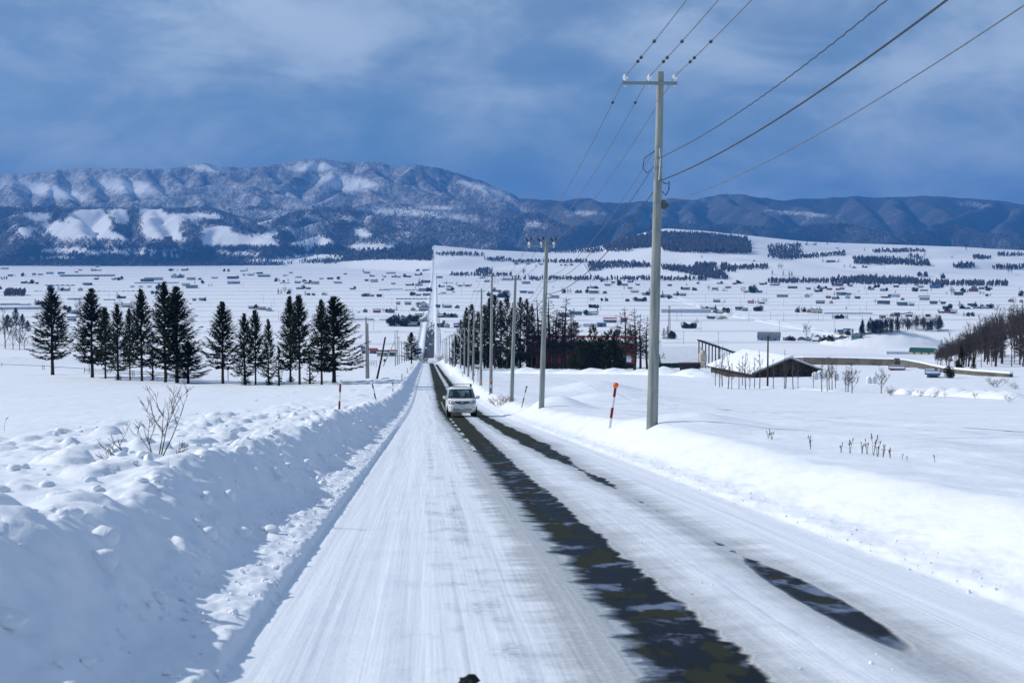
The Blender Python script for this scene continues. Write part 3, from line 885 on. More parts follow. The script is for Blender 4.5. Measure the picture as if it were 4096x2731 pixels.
# stands of trees among the far fields: photo outlines (2352-wide) of the ground they stand on
STANDS = [
    ([(1380, 570), (1440, 552), (1500, 538), (1518, 536), (1520, 566), (1453, 572)], 1.0, 0.3), ([(1240, 576), (1330, 578), (1385, 574), (1385, 581), (1240, 583)], 0.8, 0.3),
    ([(1521, 538), (1620, 541), (1715, 552), (1726, 583), (1560, 579), (1521, 575)], 1.0, 0.15),
    ([(1213, 573), (1383, 570), (1383, 577), (1213, 580)], 0.7, 0.1), ([(1386, 569), (1453, 567), (1453, 580), (1386, 578)], 0.9, 0.4),
    ([(1176, 601), (1348, 600), (1348, 604), (1176, 605)], 0.8, 0.3), ([(1350, 603), (1440, 605), (1498, 610), (1498, 616), (1400, 616), (1352, 624)], 1.0, 0.4),
    ([(1518, 612), (1571, 616), (1640, 622), (1660, 628), (1673, 643), (1620, 640), (1571, 628), (1518, 618)], 1.0, 0.4),
    ([(1591, 610), (1646, 608), (1646, 619), (1591, 618)], 1.0, 0.3), ([(1655, 608), (1690, 616), (1692, 626), (1655, 626)], 0.7, 0.2),
    ([(1691, 615), (1764, 613), (1764, 618), (1691, 621)], 0.7, 0.2), ([(1176, 641), (1626, 643), (1626, 646), (1176, 643)], 0.8, 0.3),
    ([(1764, 567), (1836, 562), (1844, 592), (1764, 594)], 0.9, 0.2), ([(1789, 592), (1900, 585), (1940, 581), (1944, 586), (1870, 592), (1795, 597)], 1.0, 0.3),
    ([(2004, 575), (2076, 578), (2076, 582), (2004, 581)], 1.0, 0.6), ([(2051, 575), (2110, 575), (2136, 581), (2060, 579)], 0.9, 0.0),
    ([(1959, 594), (2041, 595), (2139, 605), (2139, 612), (2041, 608), (1959, 606)], 1.0, 0.5), ([(2081, 586), (2115, 592), (2119, 598), (2090, 592)], 0.9, 0.4),
    ([(2189, 610), (2239, 607), (2239, 616), (2195, 617)], 1.0, 0.8), ([(2234, 590), (2276, 592), (2276, 597), (2240, 596)], 1.0, 0.7),
    ([(2279, 616), (2420, 612), (2420, 618), (2279, 619)], 1.0, 0.4), ([(2291, 584), (2420, 584), (2420, 590), (2291, 588)], 0.9, 0.2),
    ([(1910, 645), (1990, 639), (2080, 644), (2130, 650), (2139, 655), (1907, 653)], 1.0, 0.25), ([(2139, 652), (2319, 655), (2319, 658), (2139, 657)], 0.9, 0.1),
    ([(1764, 647), (1904, 648), (1904, 651), (1764, 651)], 0.9, 0.1), ([(2106, 633), (2134, 634), (2130, 637), (2108, 637)], 0.8, 0.3),
    ([(1093, 620), (1131, 619), (1131, 630), (1093, 630)], 1.0, 0.0), ([(1033, 631), (1176, 633), (1176, 636), (1033, 634)], 0.9, 0.1),
    ([(1002, 583), (1060, 582), (1113, 586), (1113, 590), (1002, 587)], 0.9, 0.3), ([(1113, 593), (1176, 598), (1176, 602), (1113, 598)], 1.0, 0.2),
    ([(520, 600), (650, 603), (650, 610), (520, 610)], 1.0, 0.4), ([(690, 602), (760, 598), (790, 602), (760, 607), (690, 606)], 1.0, 0.5),
    ([(-40, 640), (20, 641), (20, 643), (-40, 643)], 0.5, 0.2), ([(10, 676), (59, 676), (59, 681), (10, 681)], 0.9, 0.0),
]
WHERE = ['dark wood on the slope just beside the nearest power pole', 'bare thicket along the far field behind the second pole wires', 'wide dark woodland block on the white hill behind the nearest power pole', 'thin line of bare trees along the top edge of the far white field', 'small dark wood on the far hillside between two white fields',
         'thin treeline above the cottages on the far slope', 'dark wedge of trees between two white fields crossed by wires', 'curving belt of trees running down to the plain past the nearest pole',
         'clump of bare trees above the curving tree belt', 'loose clump of bare trees on a far white slope near the curving belt', 'long thin hedge of trees crossing a far white slope', 'low treeline where the plain meets the slope behind the crossarms',
         'squarish bare wood on a far hillside below the farmstead', 'narrow tree strip sweeping like a tail across the far fields', 'short dark evergreen strip high on the white fields', 'reddish bare copse high on the white fields',
         'long straight-edged grove of tall trees in the middle of the far fields', 'small diagonal copse above the long grove', 'dark evergreen clump on a white knoll near the photo edge', 'small evergreen strip high on the far fields', 'treeline running out of the photo across the far fields', 'uppermost treeline running out of the photo on the far fields',
         'big low wood at the edge of the plain below the rolling fields', 'thin tree fringe trailing from the big low wood', 'tree fringe at the plain edge between nearest pole and big low wood', 'tiny dark clump above the big low wood',
         'round grove on the far slope right beside the straight road hill', 'hedge of bare trees along the plain beside the round grove', 'trees around the cottage at the top of the straight road', 'strip of trees across the hill beyond the straight road',
         'dark wood at the plain edge beyond the spruces', 'small dark wood reaching onto the plain beyond the spruces', 'few trees at the far plain edge', 'grove of round bare trees on the plain at the photo edge']


for (poly, den, evf), lab in zip(STANDS, WHERE):
    a = np.array(poly)
    lo, hi = a.min(0), a.max(0)
    broad = 'behind the nearest power pole' in lab or 'beside the nearest power pole' in lab
    n = int((hi[0] - lo[0]) * (hi[1] - lo[1] + 3) * (0.55 if broad else 0.30) * den) + 20
    qx = rng.uniform(lo[0], hi[0], n); qy = rng.uniform(lo[1], hi[1], n)
    s_ = in_poly(qx + rng.normal(0, 4.0, n), qy + rng.normal(0, 1.5, n), poly)
    P, D, ok = far_hit(qx[s_], qy[s_])
    P = P[ok]
    if not len(P):
        continue
    wood_object('woodland', P, rng.uniform(0, 1, len(P)) < evf * 0.55, 7.0 if broad else 4.0, 19.0 if broad else 14.5, lab)
# ------------------------------------------------------------------ small mesh builder


class MB:
    def __init__(self):
        self.v, self.f, self.n = [], [], 0

    def add(self, v, f):
        self.v.extend([tuple(map(float, p)) for p in v])
        self.f.extend([tuple(i + self.n for i in q) for q in f])
        self.n += len(v)
        return self

    def box(self, c, s, rot=None):
        hx, hy, hz = s[0] / 2, s[1] / 2, s[2] / 2
        pts = [Vector((x, y, z)) for z in (-hz, hz) for y in (-hy, hy) for x in (-hx, hx)]
        if rot is not None:
            pts = [rot @ p for p in pts]
        return self.add([(p.x + c[0], p.y + c[1], p.z + c[2]) for p in pts],
                        [(0, 2, 3, 1), (4, 5, 7, 6), (0, 1, 5, 4), (2, 6, 7, 3), (0, 4, 6, 2), (1, 3, 7, 5)])

    def path(self, pts, r, n=6, caps=True):
        """round tube through points; r is one radius or one per point"""
        pts = [Vector(p) for p in pts]
        rr = r if isinstance(r, (list, tuple, np.ndarray)) else [r] * len(pts)
        vs, fs = [], []
        prev = None
        for i, p in enumerate(pts):
            d = (pts[min(i + 1, len(pts) - 1)] - pts[max(i - 1, 0)])
            d = d.normalized() if d.length > 1e-9 else Vector((0, 0, 1))
            if prev is None:
                a = d.cross(Vector((0, 0, 1)))
                if a.length < 0.05:
                    a = d.cross(Vector((0, 1, 0)))
                a.normalize()
            else:
                a = (prev - d * prev.dot(d)).normalized()
            prev = a
            b_ = d.cross(a)
            for k in range(n):
                t = 2 * math.pi * k / n
                vs.append(p + (a * math.cos(t) + b_ * math.sin(t)) * rr[i])
        for i in range(len(pts) - 1):
            for k in range(n):
                k2 = (k + 1) % n
                fs.append((i * n + k, i * n + k2, (i + 1) * n + k2, (i + 1) * n + k))
        if caps:
            fs.append(tuple(range(n))[::-1])
            fs.append(tuple((len(pts) - 1) * n + k for k in range(n)))
        return self.add(vs, fs)

    def tube(self, a, b_, r0, r1=None, n=8):
        return self.path([a, b_], [r0, r0 if r1 is None else r1], n)

    def lathe(self, prof_, c=(0, 0, 0), n=12, rot=None):
        vs, fs = [], []
        for r, z in prof_:
            for k in range(n):
                t = 2 * math.pi * k / n
                p = Vector((r * math.cos(t), r * math.sin(t), z))
                if rot is not None:
                    p = rot @ p
                vs.append((p.x + c[0], p.y + c[1], p.z + c[2]))
        m_ = len(prof_)
        for i in range(m_ - 1):
            for k in range(n):
                k2 = (k + 1) % n
                fs.append((i * n + k, i * n + k2, (i + 1) * n + k2, (i + 1) * n + k))
        fs.append(tuple(range(n))[::-1]); fs.append(tuple((m_ - 1) * n + k for k in range(n)))
        return self.add(vs, fs)

    def prism(self, poly, axis, a, b_):
        """closed outline (2-D) pushed from a to b_ along axis 0/1/2"""
        n = len(poly)

        def P3(p, t):
            q = [p[0], p[1]]
            q.insert(axis, t)
            return tuple(q)
        vs = [P3(p, a) for p in poly] + [P3(p, b_) for p in poly]
        fs = [tuple(range(n)), tuple(range(2 * n - 1, n - 1, -1))]
        for i in range(n):
            j = (i + 1) % n
            fs.append((i, i + n, j + n, j))
        return self.add(vs, fs)

    def build(self, name, mat, parent=None, smooth_=False, mesh_only=False, **tags):
        me = bpy.data.meshes.new(name)
        me.from_pydata(self.v, [], self.f)
        bm = bmesh.new(); bm.from_mesh(me)
        bmesh.ops.recalc_face_normals(bm, faces=bm.faces)
        bm.to_mesh(me); bm.free()
        if smooth_:
            me.polygons.foreach_set('use_smooth', [True] * len(me.polygons))
            try:
                me.set_sharp_from_angle(angle=rad(50))
            except Exception:
                pass
        me.materials.append(MAT[mat] if isinstance(mat, str) else mat)
        if mesh_only:
            return me
        o = bpy.data.objects.new(name, me)
        link(o, parent)
        return tag(o, **tags)


def D(x, y):
    return (x * D2F, y * D2F)


def dhit(x, y, ymin=4.0):
    return hit(x * D2F, y * D2F, ymin)


def dz(x, y, Yd):
    """world point in photo direction (x, y; 2352-wide) at road distance Yd"""
    r_ = ray(x * D2F, y * D2F)
    return np.array([r_[0] * Yd, Yd, r_[2] * Yd])


# ------------------------------------------------------------------ utility poles and wires
m, nt, b = new_mat('pole_concrete')
tcx = nd(nt, 'ShaderNodeTexCoord').outputs['Object']
n_a = noise(nt, vscale(nt, tcx, (9, 9, 0.7)), 1.0, 5.0, 0.65)
n_b = noise(nt, tcx, 2.0, 3.0)
cc = mixc(nt, sstep(nt, n_a, 0.3, 0.72), (0.19, 0.21, 0.195), (0.36, 0.38, 0.345))
cc = mixc(nt, sstep(nt, n_b, 0.55, 0.8, 0.0, 0.5), cc, (0.23, 0.22, 0.17))
setin(nt, b, 'Base Color', cc)
b.inputs['Roughness'].default_value = 0.85
bp = nd(nt, 'ShaderNodeBump', {'Height': noise(nt, tcx, 40.0, 4.0), 'Strength': 0.25, 'Distance': 0.01})
nt.links.new(bp.outputs[0], b.inputs['Normal'])
plain('galvanised_steel', (0.24, 0.30, 0.31), 0.5, 0.4, 0.15, 6.0)
plain('porcelain', (0.80, 0.81, 0.80), 0.2, 0.0, 0.03, 5.0)
plain('black_cable', (0.022, 0.024, 0.028), 0.55, 0.0, 0.2, 3.0)
plain('grey_cable', (0.10, 0.11, 0.12), 0.6, 0.0, 0.2, 3.0)
plain('creosoted_wood', (0.055, 0.035, 0.024), 0.85, 0.0, 0.35, 7.0, 0.3)
plain('yellow_guard', (0.55, 0.42, 0.06), 0.6, 0.0, 0.15, 5.0)
plain('white_plastic', (0.74, 0.74, 0.72), 0.45, 0.0, 0.06, 5.0)
plain('rust_red_paint', (0.19, 0.016, 0.02), 0.5, 0.0, 0.2, 8.0)
plain('signal_red_paint', (0.42, 0.02, 0.02), 0.45, 0.0, 0.15, 8.0)
plain('orange_plastic', (0.80, 0.17, 0.02), 0.35, 0.0, 0.05, 8.0)
plain('dark_metal', (0.028, 0.03, 0.034), 0.5, 0.3, 0.2, 6.0)


def utility_pole(col_, Yd, ytop, label, group, lean=0.0, r_top=0.095, full=1, mirror=1, guard=False, base_col=None):
    base = at_depth((base_col or col_) * D2F, Yd)
    base = np.array([dz(base_col or col_, 575, Yd)[0], Yd, 0]); base[2] = gz(base[0], Yd)
    top = dz(col_, ytop, Yd)
    H = top[2] - base[2]
    e = empty('utility_pole', base, 0, label, 'utility pole', group)
    dx = top[0] - base[0] + lean
    rb = r_top + H / 150.0
    MB().path([(0 - dx * 0.1, 0, -0.9), (0, 0, 0), (dx * 0.5, 0, H / 2), (dx, 0, H)], [rb + 0.005, rb, (rb + r_top) / 2, r_top], 20 if full > 1 else 10).build('shaft', 'pole_concrete', e, True)
    zc = H - 0.33

    def at(z):
        return dx * z / H
    if full:
        MB().box((dx - 0.31 * mirror, -r_top - 0.045, zc), (1.50, 0.075, 0.09)).build('crossarm', 'galvanised_steel', e)
        for off in (-0.98, -0.32, 0.37):
            ins = MB().lathe([(0.02, -0.12), (0.02, 0.05), (0.05, 0.055), (0.055, 0.075), (0.045, 0.09), (0.075, 0.11), (0.085, 0.13), (0.05, 0.155), (0.055, 0.19), (0.035, 0.21)], (dx + off * mirror, -r_top - 0.045, zc + 0.02), 12 if full > 1 else 6).build('insulator', 'porcelain', e, True)
    if full > 1:
        for zz in (2.05, 2.33, 2.62, 2.9, 3.55):
            z = H - zz
            rr = r_top + zz / 150.0 + 0.008
            MB().lathe([(rr, -0.03), (rr, 0.03)], (at(z), 0, z), 20).build('band', 'galvanised_steel', e, True)
        for k in range(9):
            z = H - 1.85 - 0.9 * k * 0.9
            if z < 1.6:
                break
            s_ = 1 if k % 2 else -1
            rr = r_top + (H - z) / 150.0
            MB().tube((at(z) + s_ * rr * 0.4, -rr * 0.9, z), (at(z) + s_ * (rr * 0.4 + 0.02), -rr * 0.9 - 0.14, z + 0.01), 0.011, None, 6).build('step_bolt', 'galvanised_steel', e)
        MB().path([(at(H - 2.1), -r_top - 0.02, H - 2.08), (at(H - 2.4) + 0.03, -r_top - 0.04, H - 2.35), (at(H - 2.8) + 0.02, -r_top - 0.045, H - 2.7), (at(H - 2.9), -r_top - 0.045, H - 2.95)], 0.012, 6).build('ground_lead', 'white_plastic', e)
    if guard:
        MB().path([(0.0, -rb - 0.03, 0.0), (0.01, -rb - 0.03, 0.75)], 0.05, 8).build('guard_strip', 'yellow_guard', e)
    return dict(o=e, base=base, H=H, dx=dx, r=r_top, zc=zc, mirror=mirror)


GP = 'concrete utility poles along the pole-line side of the road'
ordn = ['first', 'second', 'third', 'fourth', 'fifth', 'sixth', 'seventh', 'eighth', 'ninth', 'tenth', 'eleventh', 'twelfth', 'thirteenth', 'fourteenth', 'fifteenth', 'sixteenth']
POLES = []
plist = [(1517, 42, 165, 2, 1500, 0), (1256, 84, 551, 2, 1244, 0), (1184, 116, 632, 1, 1175, 0), (1130, 152, 627, 1, 1127, 0), (1106, 188, 663, 1, 1104, 1), (1089, 222, 711, 1, 1086, 0), (1077, 250, 725, 1, 1075, 0),
         (1067, 284, 752, 1, 1066, 0), (1058, 318, 757, 1, 1057, 0), (1044, 352, 766, 1, 1043, 0), (1038, 385, 768, 1, 1038, 0), (1032, 430, 772, 1, 1032, 0), (1026, 475, 776, 1, 1026, 0), (1022, 520, 779, 1, 1022, 0), (1017, 570, 783, 1, 1017, 0)]
for i, (c_, Yd, yt, full, bc, gd) in enumerate(plist):
    lab = ['tallest concrete power pole with crossarm and white insulators, nearest to the camera', 'concrete power pole with black jumper loops on its crossarm, just beyond the nearest'][i] if i < 2 else '%s concrete power pole counted from the camera along the road' % ordn[i]
    POLES.append(utility_pole(c_, Yd, yt, lab, GP, 0, 0.095, full, 1, bool(gd), bc))
p1 = POLES[0]
# the pole beside the camera that the nearest wires come from
x0 = p1['base'][0] + 0.15
e0 = empty('utility_pole', (x0, 1.0, gz(x0, 1.0)), 0, 'concrete power pole standing beside the camera, out of the picture', 'utility pole', GP)
MB().path([(0, 0, -0.9), (0, 0, 9.75)], [0.17, 0.095], 16).build('shaft', 'pole_concrete', e0, True)
MB().box((-0.31, -0.14, 9.42), (1.5, 0.075, 0.09)).build('crossarm', 'galvanised_steel', e0)
P0 = dict(base=np.array([x0, 1.0, gz(x0, 1.0)]), H=9.75, dx=0.0, r=0.095, zc=9.42)
# jumper loops of the second pole
q = POLES[1]
for off in (-0.98, -0.32, 0.37):
    cx_ = q['dx'] + off
    MB().path([(cx_ - 0.14, -0.2, q['zc'] + 0.30), (cx_ - 0.16, -0.14, q['zc'] + 0.42), (cx_ - 0.05, -0.1, q['zc'] + 0.22), (cx_ + 0.02, -0.08, q['zc'] + 0.05), (cx_ + 0.06, -0.05, q['zc'] + 0.2), (cx_ + 0.13, 0.0, q['zc'] + 0.46), (cx_ + 0.17, 0.05, q['zc'] + 0.32)], 0.035, 6).build('jumper_loop', 'black_cable', q['o'], True)
    MB().lathe([(0.03, -0.1), (0.08, -0.05), (0.05, 0), (0.08, 0.06), (0.04, 0.12)], (cx_, -0.12, q['zc'] + 0.02), 10).build('strain_insulator', 'porcelain', q['o'], True)
# service box and drip loops on the nearest pole
H1, d1 = p1['H'], p1['dx']
MB().path([(d1 * 0.75 - 0.1, 0, H1 - 2.15), (d1 * 0.75 - 0.38, 0.02, H1 - 2.35), (d1 * 0.75 - 0.42, 0.05, H1 - 2.62), (d1 * 0.75 - 0.3, 0.05, H1 - 2.75), (d1 * 0.75 - 0.22, 0.02, H1 - 2.66)], 0.012, 6).build('drip_loop', 'black_cable', p1['o'], True)
MB().path([(d1 * 0.7 + 0.13, 0, H1 - 3.0), (d1 * 0.7 + 0.24, -0.05, H1 - 3.05), (d1 * 0.7 + 0.3, -0.05, H1 - 2.98), (d1 * 0.7 + 0.3, -0.02, H1 - 3.2), (d1 * 0.7 + 0.22, 0, H1 - 3.36), (d1 * 0.7 + 0.12, 0, H1 - 3.25)], 0.016, 6).build('drip_loop', 'black_cable', p1['o'], True)
MB().lathe([(0.09, 0), (0.13, -0.01), (0.13, 0.02), (0.09, 0.03)], (d1 * 0.64 + 0.17, -0.03, H1 - 3.62), 12, Matrix.Rotation(1.2, 3, 'X')).build('coil', 'grey_cable', p1['o'], True)


def wire_run(name, label, group, hang, sag, r, mat, poles, twist=0.0):
    """hang(pole) -> world point where the wire is tied; one continuous wire over all the poles"""
    pts = []
    rr = []
    cl = []
    for a, b_ in zip(poles[:-1], poles[1:]):
        A, B = hang(a), hang(b_)
        L = np.linalg.norm(B - A)
        near = min(A[1], B[1]) < 60
        n = 40 if near else (16 if A[1] < 200 else 8)
        if twist and near:
            n = 200
        for k in range(n):
            t = k / n
            p = A + (B - A) * t
            p[2] -= 4 * sag * (L / 42.0) * t * (1 - t)
            if twist and near:
                ph = t * L / twist * 2 * math.pi
                p = p + np.array([math.cos(ph), 0, math.sin(ph)]) * r * 0.8
            pts.append(p); rr.append(r)
    pts.append(hang(poles[-1])); rr.append(r)
    o = np.array(pts[0])
    w = empty(name, o, 0, label, 'wire', group) if False else None
    mb = MB().path([np.array(p) - o for p in pts], rr, 6 if r < 0.03 else 8)
    ob = mb.build(name, mat, None, True, label=label, cat='wire', group=group)
    ob.location = tuple(o)
    return ob, pts


def tie(off, dn, dy=-0.14):
    def h(p):
        if off is None:
            z = p['H'] - dn
            return p['base'] + np.array([p['dx'] * z / p['H'], -0.05, z])
        return p['base'] + np.array([p['dx'] + off, dy, p['zc'] + 0.19])
    return h


def tie_side(dn, sd):
    def h(p):
        z = p['H'] - dn
        return p['base'] + np.array([p['dx'] * z / p['H'] + sd, -0.02, z])
    return h


GW = 'overhead wires between the power poles'
run = [P0] + POLES[:13]
hv = []
for off, nm in ((-0.98, 'road-side'), (-0.32, 'middle'), (0.37, 'field-side')):
    ob, pts = wire_run('power_wire', 'thin high-voltage wire on the %s insulators at the pole tops' % nm, GW, tie(off, 0), 0.5, 0.011, 'grey_cable', run)
    hv.append(ob)
    # splice sleeves near the nearest pole
    A, B = tie(off, 0)(P0), tie(off, 0)(p1)
    C = tie(off, 0)(POLES[1])
    for (S, E, ts) in ((B, A, (0.06, 0.075, 0.13)), (B, C, (0.07,))):
        for t in ts:
            p = S + (E - S) * t
            p[2] -= 4 * 0.5 * (np.linalg.norm(E - S) / 42.0) * t * (1 - t)
            dv = Vector(E - S).normalized()
            MB().path([Vector(p - np.array(ob.location)) - dv * 0.05, Vector(p - np.array(ob.location)) - dv * 0.02, Vector(p - np.array(ob.location)) + dv * 0.03, Vector(p - np.array(ob.location)) + dv * 0.07], [0.02, 0.042, 0.045, 0.02], 8).build('clamp_sleeve', 'black_cable', ob, True)
wire_run('service_wire', 'single thin wire below the crossarms, uppermost of the low wires', GW, tie_side(2.1, -0.1), 0.75, 0.009, 'grey_cable', [p1] + POLES[1:7])
wire_run('twisted_cable', 'twisted dark cable strung below the crossarms', GW, tie_side(2.35, 0.0), 0.80, 0.010, 'black_cable', [P0] + POLES[:9], 0.55)
wire_run('telephone_cable', 'thickest black telephone cable, lowest heavy line on the poles', GW, tie_side(2.95, 0.09), 0.75, 0.016, 'black_cable', [P0] + POLES[:9], 0.0)
wire_run('stay_wire', 'thin lowest wire ending at a coil on the nearest pole', GW, tie_side(3.58, 0.12), 0.80, 0.008, 'grey_cable', [P0, p1], 0.0)

# poles on the spruce side of the road
GL = 'utility poles along the spruce side of the road'
llist = [(907, 430, 765), (912, 462, 758), (916, 492, 773), (922, 530, 783), (928, 560, 786), (933, 585, 788), (938, 605, 790), (943, 622, 791), (947, 636, 793)]
LP = []
for i, (c_, Yd, yt) in enumerate(llist):
    LP.append(utility_pole(c_, Yd, yt, '%s thin pole of the row beyond the leaning brown post' % ordn[i], GL, 0, 0.09, 1 if i != 0 else 0))
wire_run('power_wire', 'thin wire strung along the row of poles on the spruce side', 'overhead wires on the spruce side', tie(-0.3, 0), 0.4, 0.02, 'black_cable', LP[1:])
b0 = dz(903, 575, 436); b0[2] = gz(b0[0], 436)
e = empty('stay_post', b0, 0, 'slanting stay post propping the first pole of the far row', 'post')
MB().path([(-3.2, 0, -0.5), (0.3, -0.6, 7.0)], [0.11, 0.09], 8).build('prop', 'pole_concrete', e, True)
for k, (c_, yt) in enumerate(((840.5, 728), (844.5, 742))):
    utility_pole(c_, 234 + k * 0.6, yt, ['taller of two grey poles set side by side past the spruces', 'shorter of two grey poles set side by side past the spruces'][k], 'paired grey poles past the spruces', 0, 0.11, 0)
bb = dz(864, 575, 222); bb[2] = gz(bb[0], 222)
tp = dz(885, 774, 222)
e = empty('leaning_post', bb, 0, 'dark brown wooden post leaning over beside the paired grey poles', 'post')
dv = tp - bb
MB().path([tuple(-dv * 0.08), (0, 0, 0), tuple(dv * 0.5 + np.array([0.05, 0, 0])), tuple(dv)], [0.16, 0.155, 0.14, 0.12], 10).build('shaft', 'creosoted_wood', e, True)
for t in (0.25, 0.5, 0.93):
    MB().lathe([(0.16 - 0.03 * t, -0.03), (0.16 - 0.03 * t, 0.03)], tuple(dv * t), 10).build('band', 'dark_metal', e, True)

# ------------------------------------------------------------------ striped snow poles at the verges


def snow_pole(top, base, cap, label, scheme, Yd=None, r=0.045):
    b_ = dhit(*base) if Yd is None else None
    if b_ is None:
        b_ = dz(base[0], base[1], Yd); b_[2] = gz(b_[0], Yd)
    t_ = dz(top[0], top[1], b_[1])
    dv = t_ - b_
    L = np.linalg.norm(dv)
    e = empty('snow_pole', b_, 0, label, 'snow pole', 'striped snow poles along the road')
    n = len(scheme)
    dv3 = Vector(dv)
    prev = -0.12
    for k, s_ in enumerate(scheme):
        t1_ = (k + 1) / n * (0.93 if cap else 1.0)
        MB().path([dv3 * prev, dv3 * t1_], r * (1.0 if k % 2 == 0 else 0.995), 10).build('stripe', {'r': 'rust_red_paint', 'R': 'signal_red_paint', 'w': 'white_plastic', 'k': 'dark_metal', 'y': 'yellow_guard'}[s_], e, True)
        prev = t1_
    if cap:
        rad_ = r * 2.1
        q = (dv3.to_track_quat('Z', 'Y')).to_matrix()
        MB().lathe([(rad_ * math.sin(a) + 1e-4, -rad_ * math.cos(a)) for a in np.linspace(0.05, math.pi - 0.05, 9)], tuple(dv3 * 0.955), 12, q).build('reflector_ball' if cap != 'ring' else 'reflector_disc', {'o': 'orange_plastic', 'w': 'white_plastic', 'ring': 'galvanised_steel'}[cap], e, True)
    return e


snow_pole((1415, 880), (1400, 984), 'o', 'red and white snow pole with orange ball, near the tallest pole', 'wrwr')
snow_pole((1210, 886), (1198, 936), 'ring', 'tilted dark and white snow pole with grey disc, before the second power pole', 'ykwk', None, 0.035)
snow_pole((1130, 872), (1124, 907), 'o', 'striped snow pole with orange tip leaning beside the van', 'ykwr', None, 0.05)
snow_pole((1089.5, 857), (1086.5, 884), None, 'plain red and white snow pole standing beyond the van roof', 'wrwr', None, 0.05)
snow_pole((1063, 853), (1062.5, 867), None, 'thin dark and white snow pole far beyond the van', 'wkwk', None, 0.05)
snow_pole((1041, 836), (1040.5, 848), None, 'small snow pole in front of the dark roadside trees', 'krwr', None, 0.05)
snow_pole((1034.5, 831), (1034, 843), None, 'farthest snow pole on the pole-line verge', 'krwr', None, 0.05)
snow_pole((782, 874), (779, 942), 'w', 'upright red and white snow pole with white ball on the ploughed bank', 'rwr')
snow_pole((854, 877), (865, 926), 'w', 'crooked snow pole with pale ball leaning back on the bank', 'wkwk', None, 0.04)
snow_pole((902, 877), (902.5, 901), None, 'short dark and white snow pole on the bank crest', 'kwk', None, 0.04)
snow_pole((923, 859), (923, 875), None, 'slim dark snow pole farther along the bank crest', 'krk', None, 0.05)
snow_pole((935.5, 845), (935.5, 857), None, 'small red snow pole beside the far bank', 'kRk', None, 0.05)
snow_pole((944, 838), (944, 850), None, 'small bright red snow pole near the dip of the road', 'RRw', None, 0.05)
snow_pole((948.5, 836), (948.5, 846), None, 'farthest red snow pole before the dip of the road', 'RwR', None, 0.05)
# ------------------------------------------------------------------ the oncoming minivan
m, nt, b = new_mat('pearl_paint')
tcx = nd(nt, 'ShaderNodeTexCoord').outputs['Object']
gr = nd(nt, 'ShaderNodeSeparateXYZ', {0: tcx}).outputs[2]
dirt = mth(nt, 'MULTIPLY', sstep(nt, gr, 0.75, 0.2), sstep(nt, noise(nt, tcx, 3.0, 5.0, 0.65), 0.35, 0.75))
setin(nt, b, 'Base Color', mixc(nt, mth(nt, 'MULTIPLY', dirt, 0.45), (0.80, 0.80, 0.74), (0.40, 0.39, 0.36)))
b.inputs['Roughness'].default_value = 0.28
b.inputs['Coat Weight'].default_value = 0.6
b.inputs['Coat Roughness'].default_value = 0.08
m, nt, b = new_mat('tinted_glass')
nt.nodes.remove(b)
tr = nd(nt, 'ShaderNodeBsdfTransparent', {'Color': (0.30, 0.42, 0.40, 1)})
gl = nd(nt, 'ShaderNodeBsdfGlossy', {'Color': (0.9, 0.95, 1, 1), 'Roughness': 0.03})
lw = nd(nt, 'ShaderNodeFresnel', {'IOR': 1.45})
mx = nd(nt, 'ShaderNodeMixShader', {0: lw.outputs[0], 1: tr.outputs[0], 2: gl.outputs[0]})
nt.links.new(mx.outputs[0], [n for n in nt.nodes if n.type == 'OUTPUT_MATERIAL'][0].inputs[0])
plain('privacy_glass', (0.012, 0.016, 0.018), 0.06, 0.0, 0.05, 2.0, 0, 0.6)
plain('tyre_rubber', (0.016, 0.016, 0.017), 0.85, 0.0, 0.25, 12.0, 0.3)
plain('alloy_wheel', (0.42, 0.43, 0.44), 0.35, 0.8, 0.1, 5.0)
plain('chrome', (0.62, 0.63, 0.65), 0.3, 1.0, 0.03, 5.0)
plain('lamp_housing', (0.16, 0.18, 0.21), 0.15, 0.5, 0.25, 14.0)
plain('lamp_lens_bright', (0.85, 0.88, 0.92), 0.08, 0.6, 0.05, 10.0)
plain('black_trim', (0.012, 0.012, 0.013), 0.4, 0.0, 0.15, 6.0)
plain('seat_fabric', (0.02, 0.022, 0.024), 0.9, 0.0, 0.2, 9.0)
plain('plate_white', (0.78, 0.79, 0.76), 0.4, 0.0, 0.04, 9.0)
plain('plate_green', (0.02, 0.09, 0.05), 0.5, 0.0, 0.05, 9.0)
plain('skin_tone', (0.40, 0.25, 0.18), 0.6, 0.0, 0.08, 12.0)
plain('dark_jacket', (0.02, 0.022, 0.03), 0.85, 0.0, 0.25, 12.0)
plain('black_hair', (0.012, 0.010, 0.009), 0.6, 0.0, 0.2, 30.0)

VY = 96.0
vx = dz(1058.5, 950, VY)[0]
van = empty('minivan', (vx, VY - 1.9 + 1.9, float(prof(VY))), 0, 'white minivan with roof rack driving uphill towards the camera', 'minivan')
sl = math.atan((float(prof(VY + 3)) - float(prof(VY - 3))) / 6.0)
van.rotation_euler = (sl, 0, rad(1.0))
LV = [0.26, 0.32, 0.45, 0.62, 0.80, 0.93, 1.01, 1.08, 1.14, 1.26, 1.40, 1.54, 1.66, 1.74, 1.80, 1.845, 1.875]
YF = [-2.26, -2.34, -2.40, -2.41, -2.38, -2.33, -2.22, -2.02, -1.84, -1.62, -1.36, -1.10, -0.88, -0.72, -0.56, -0.36, 0.0]
YR = [2.30, 2.36, 2.40, 2.40, 2.39, 2.37, 2.36, 2.35, 2.34, 2.31, 2.28, 2.24, 2.20, 2.16, 2.10, 2.0, 1.8]
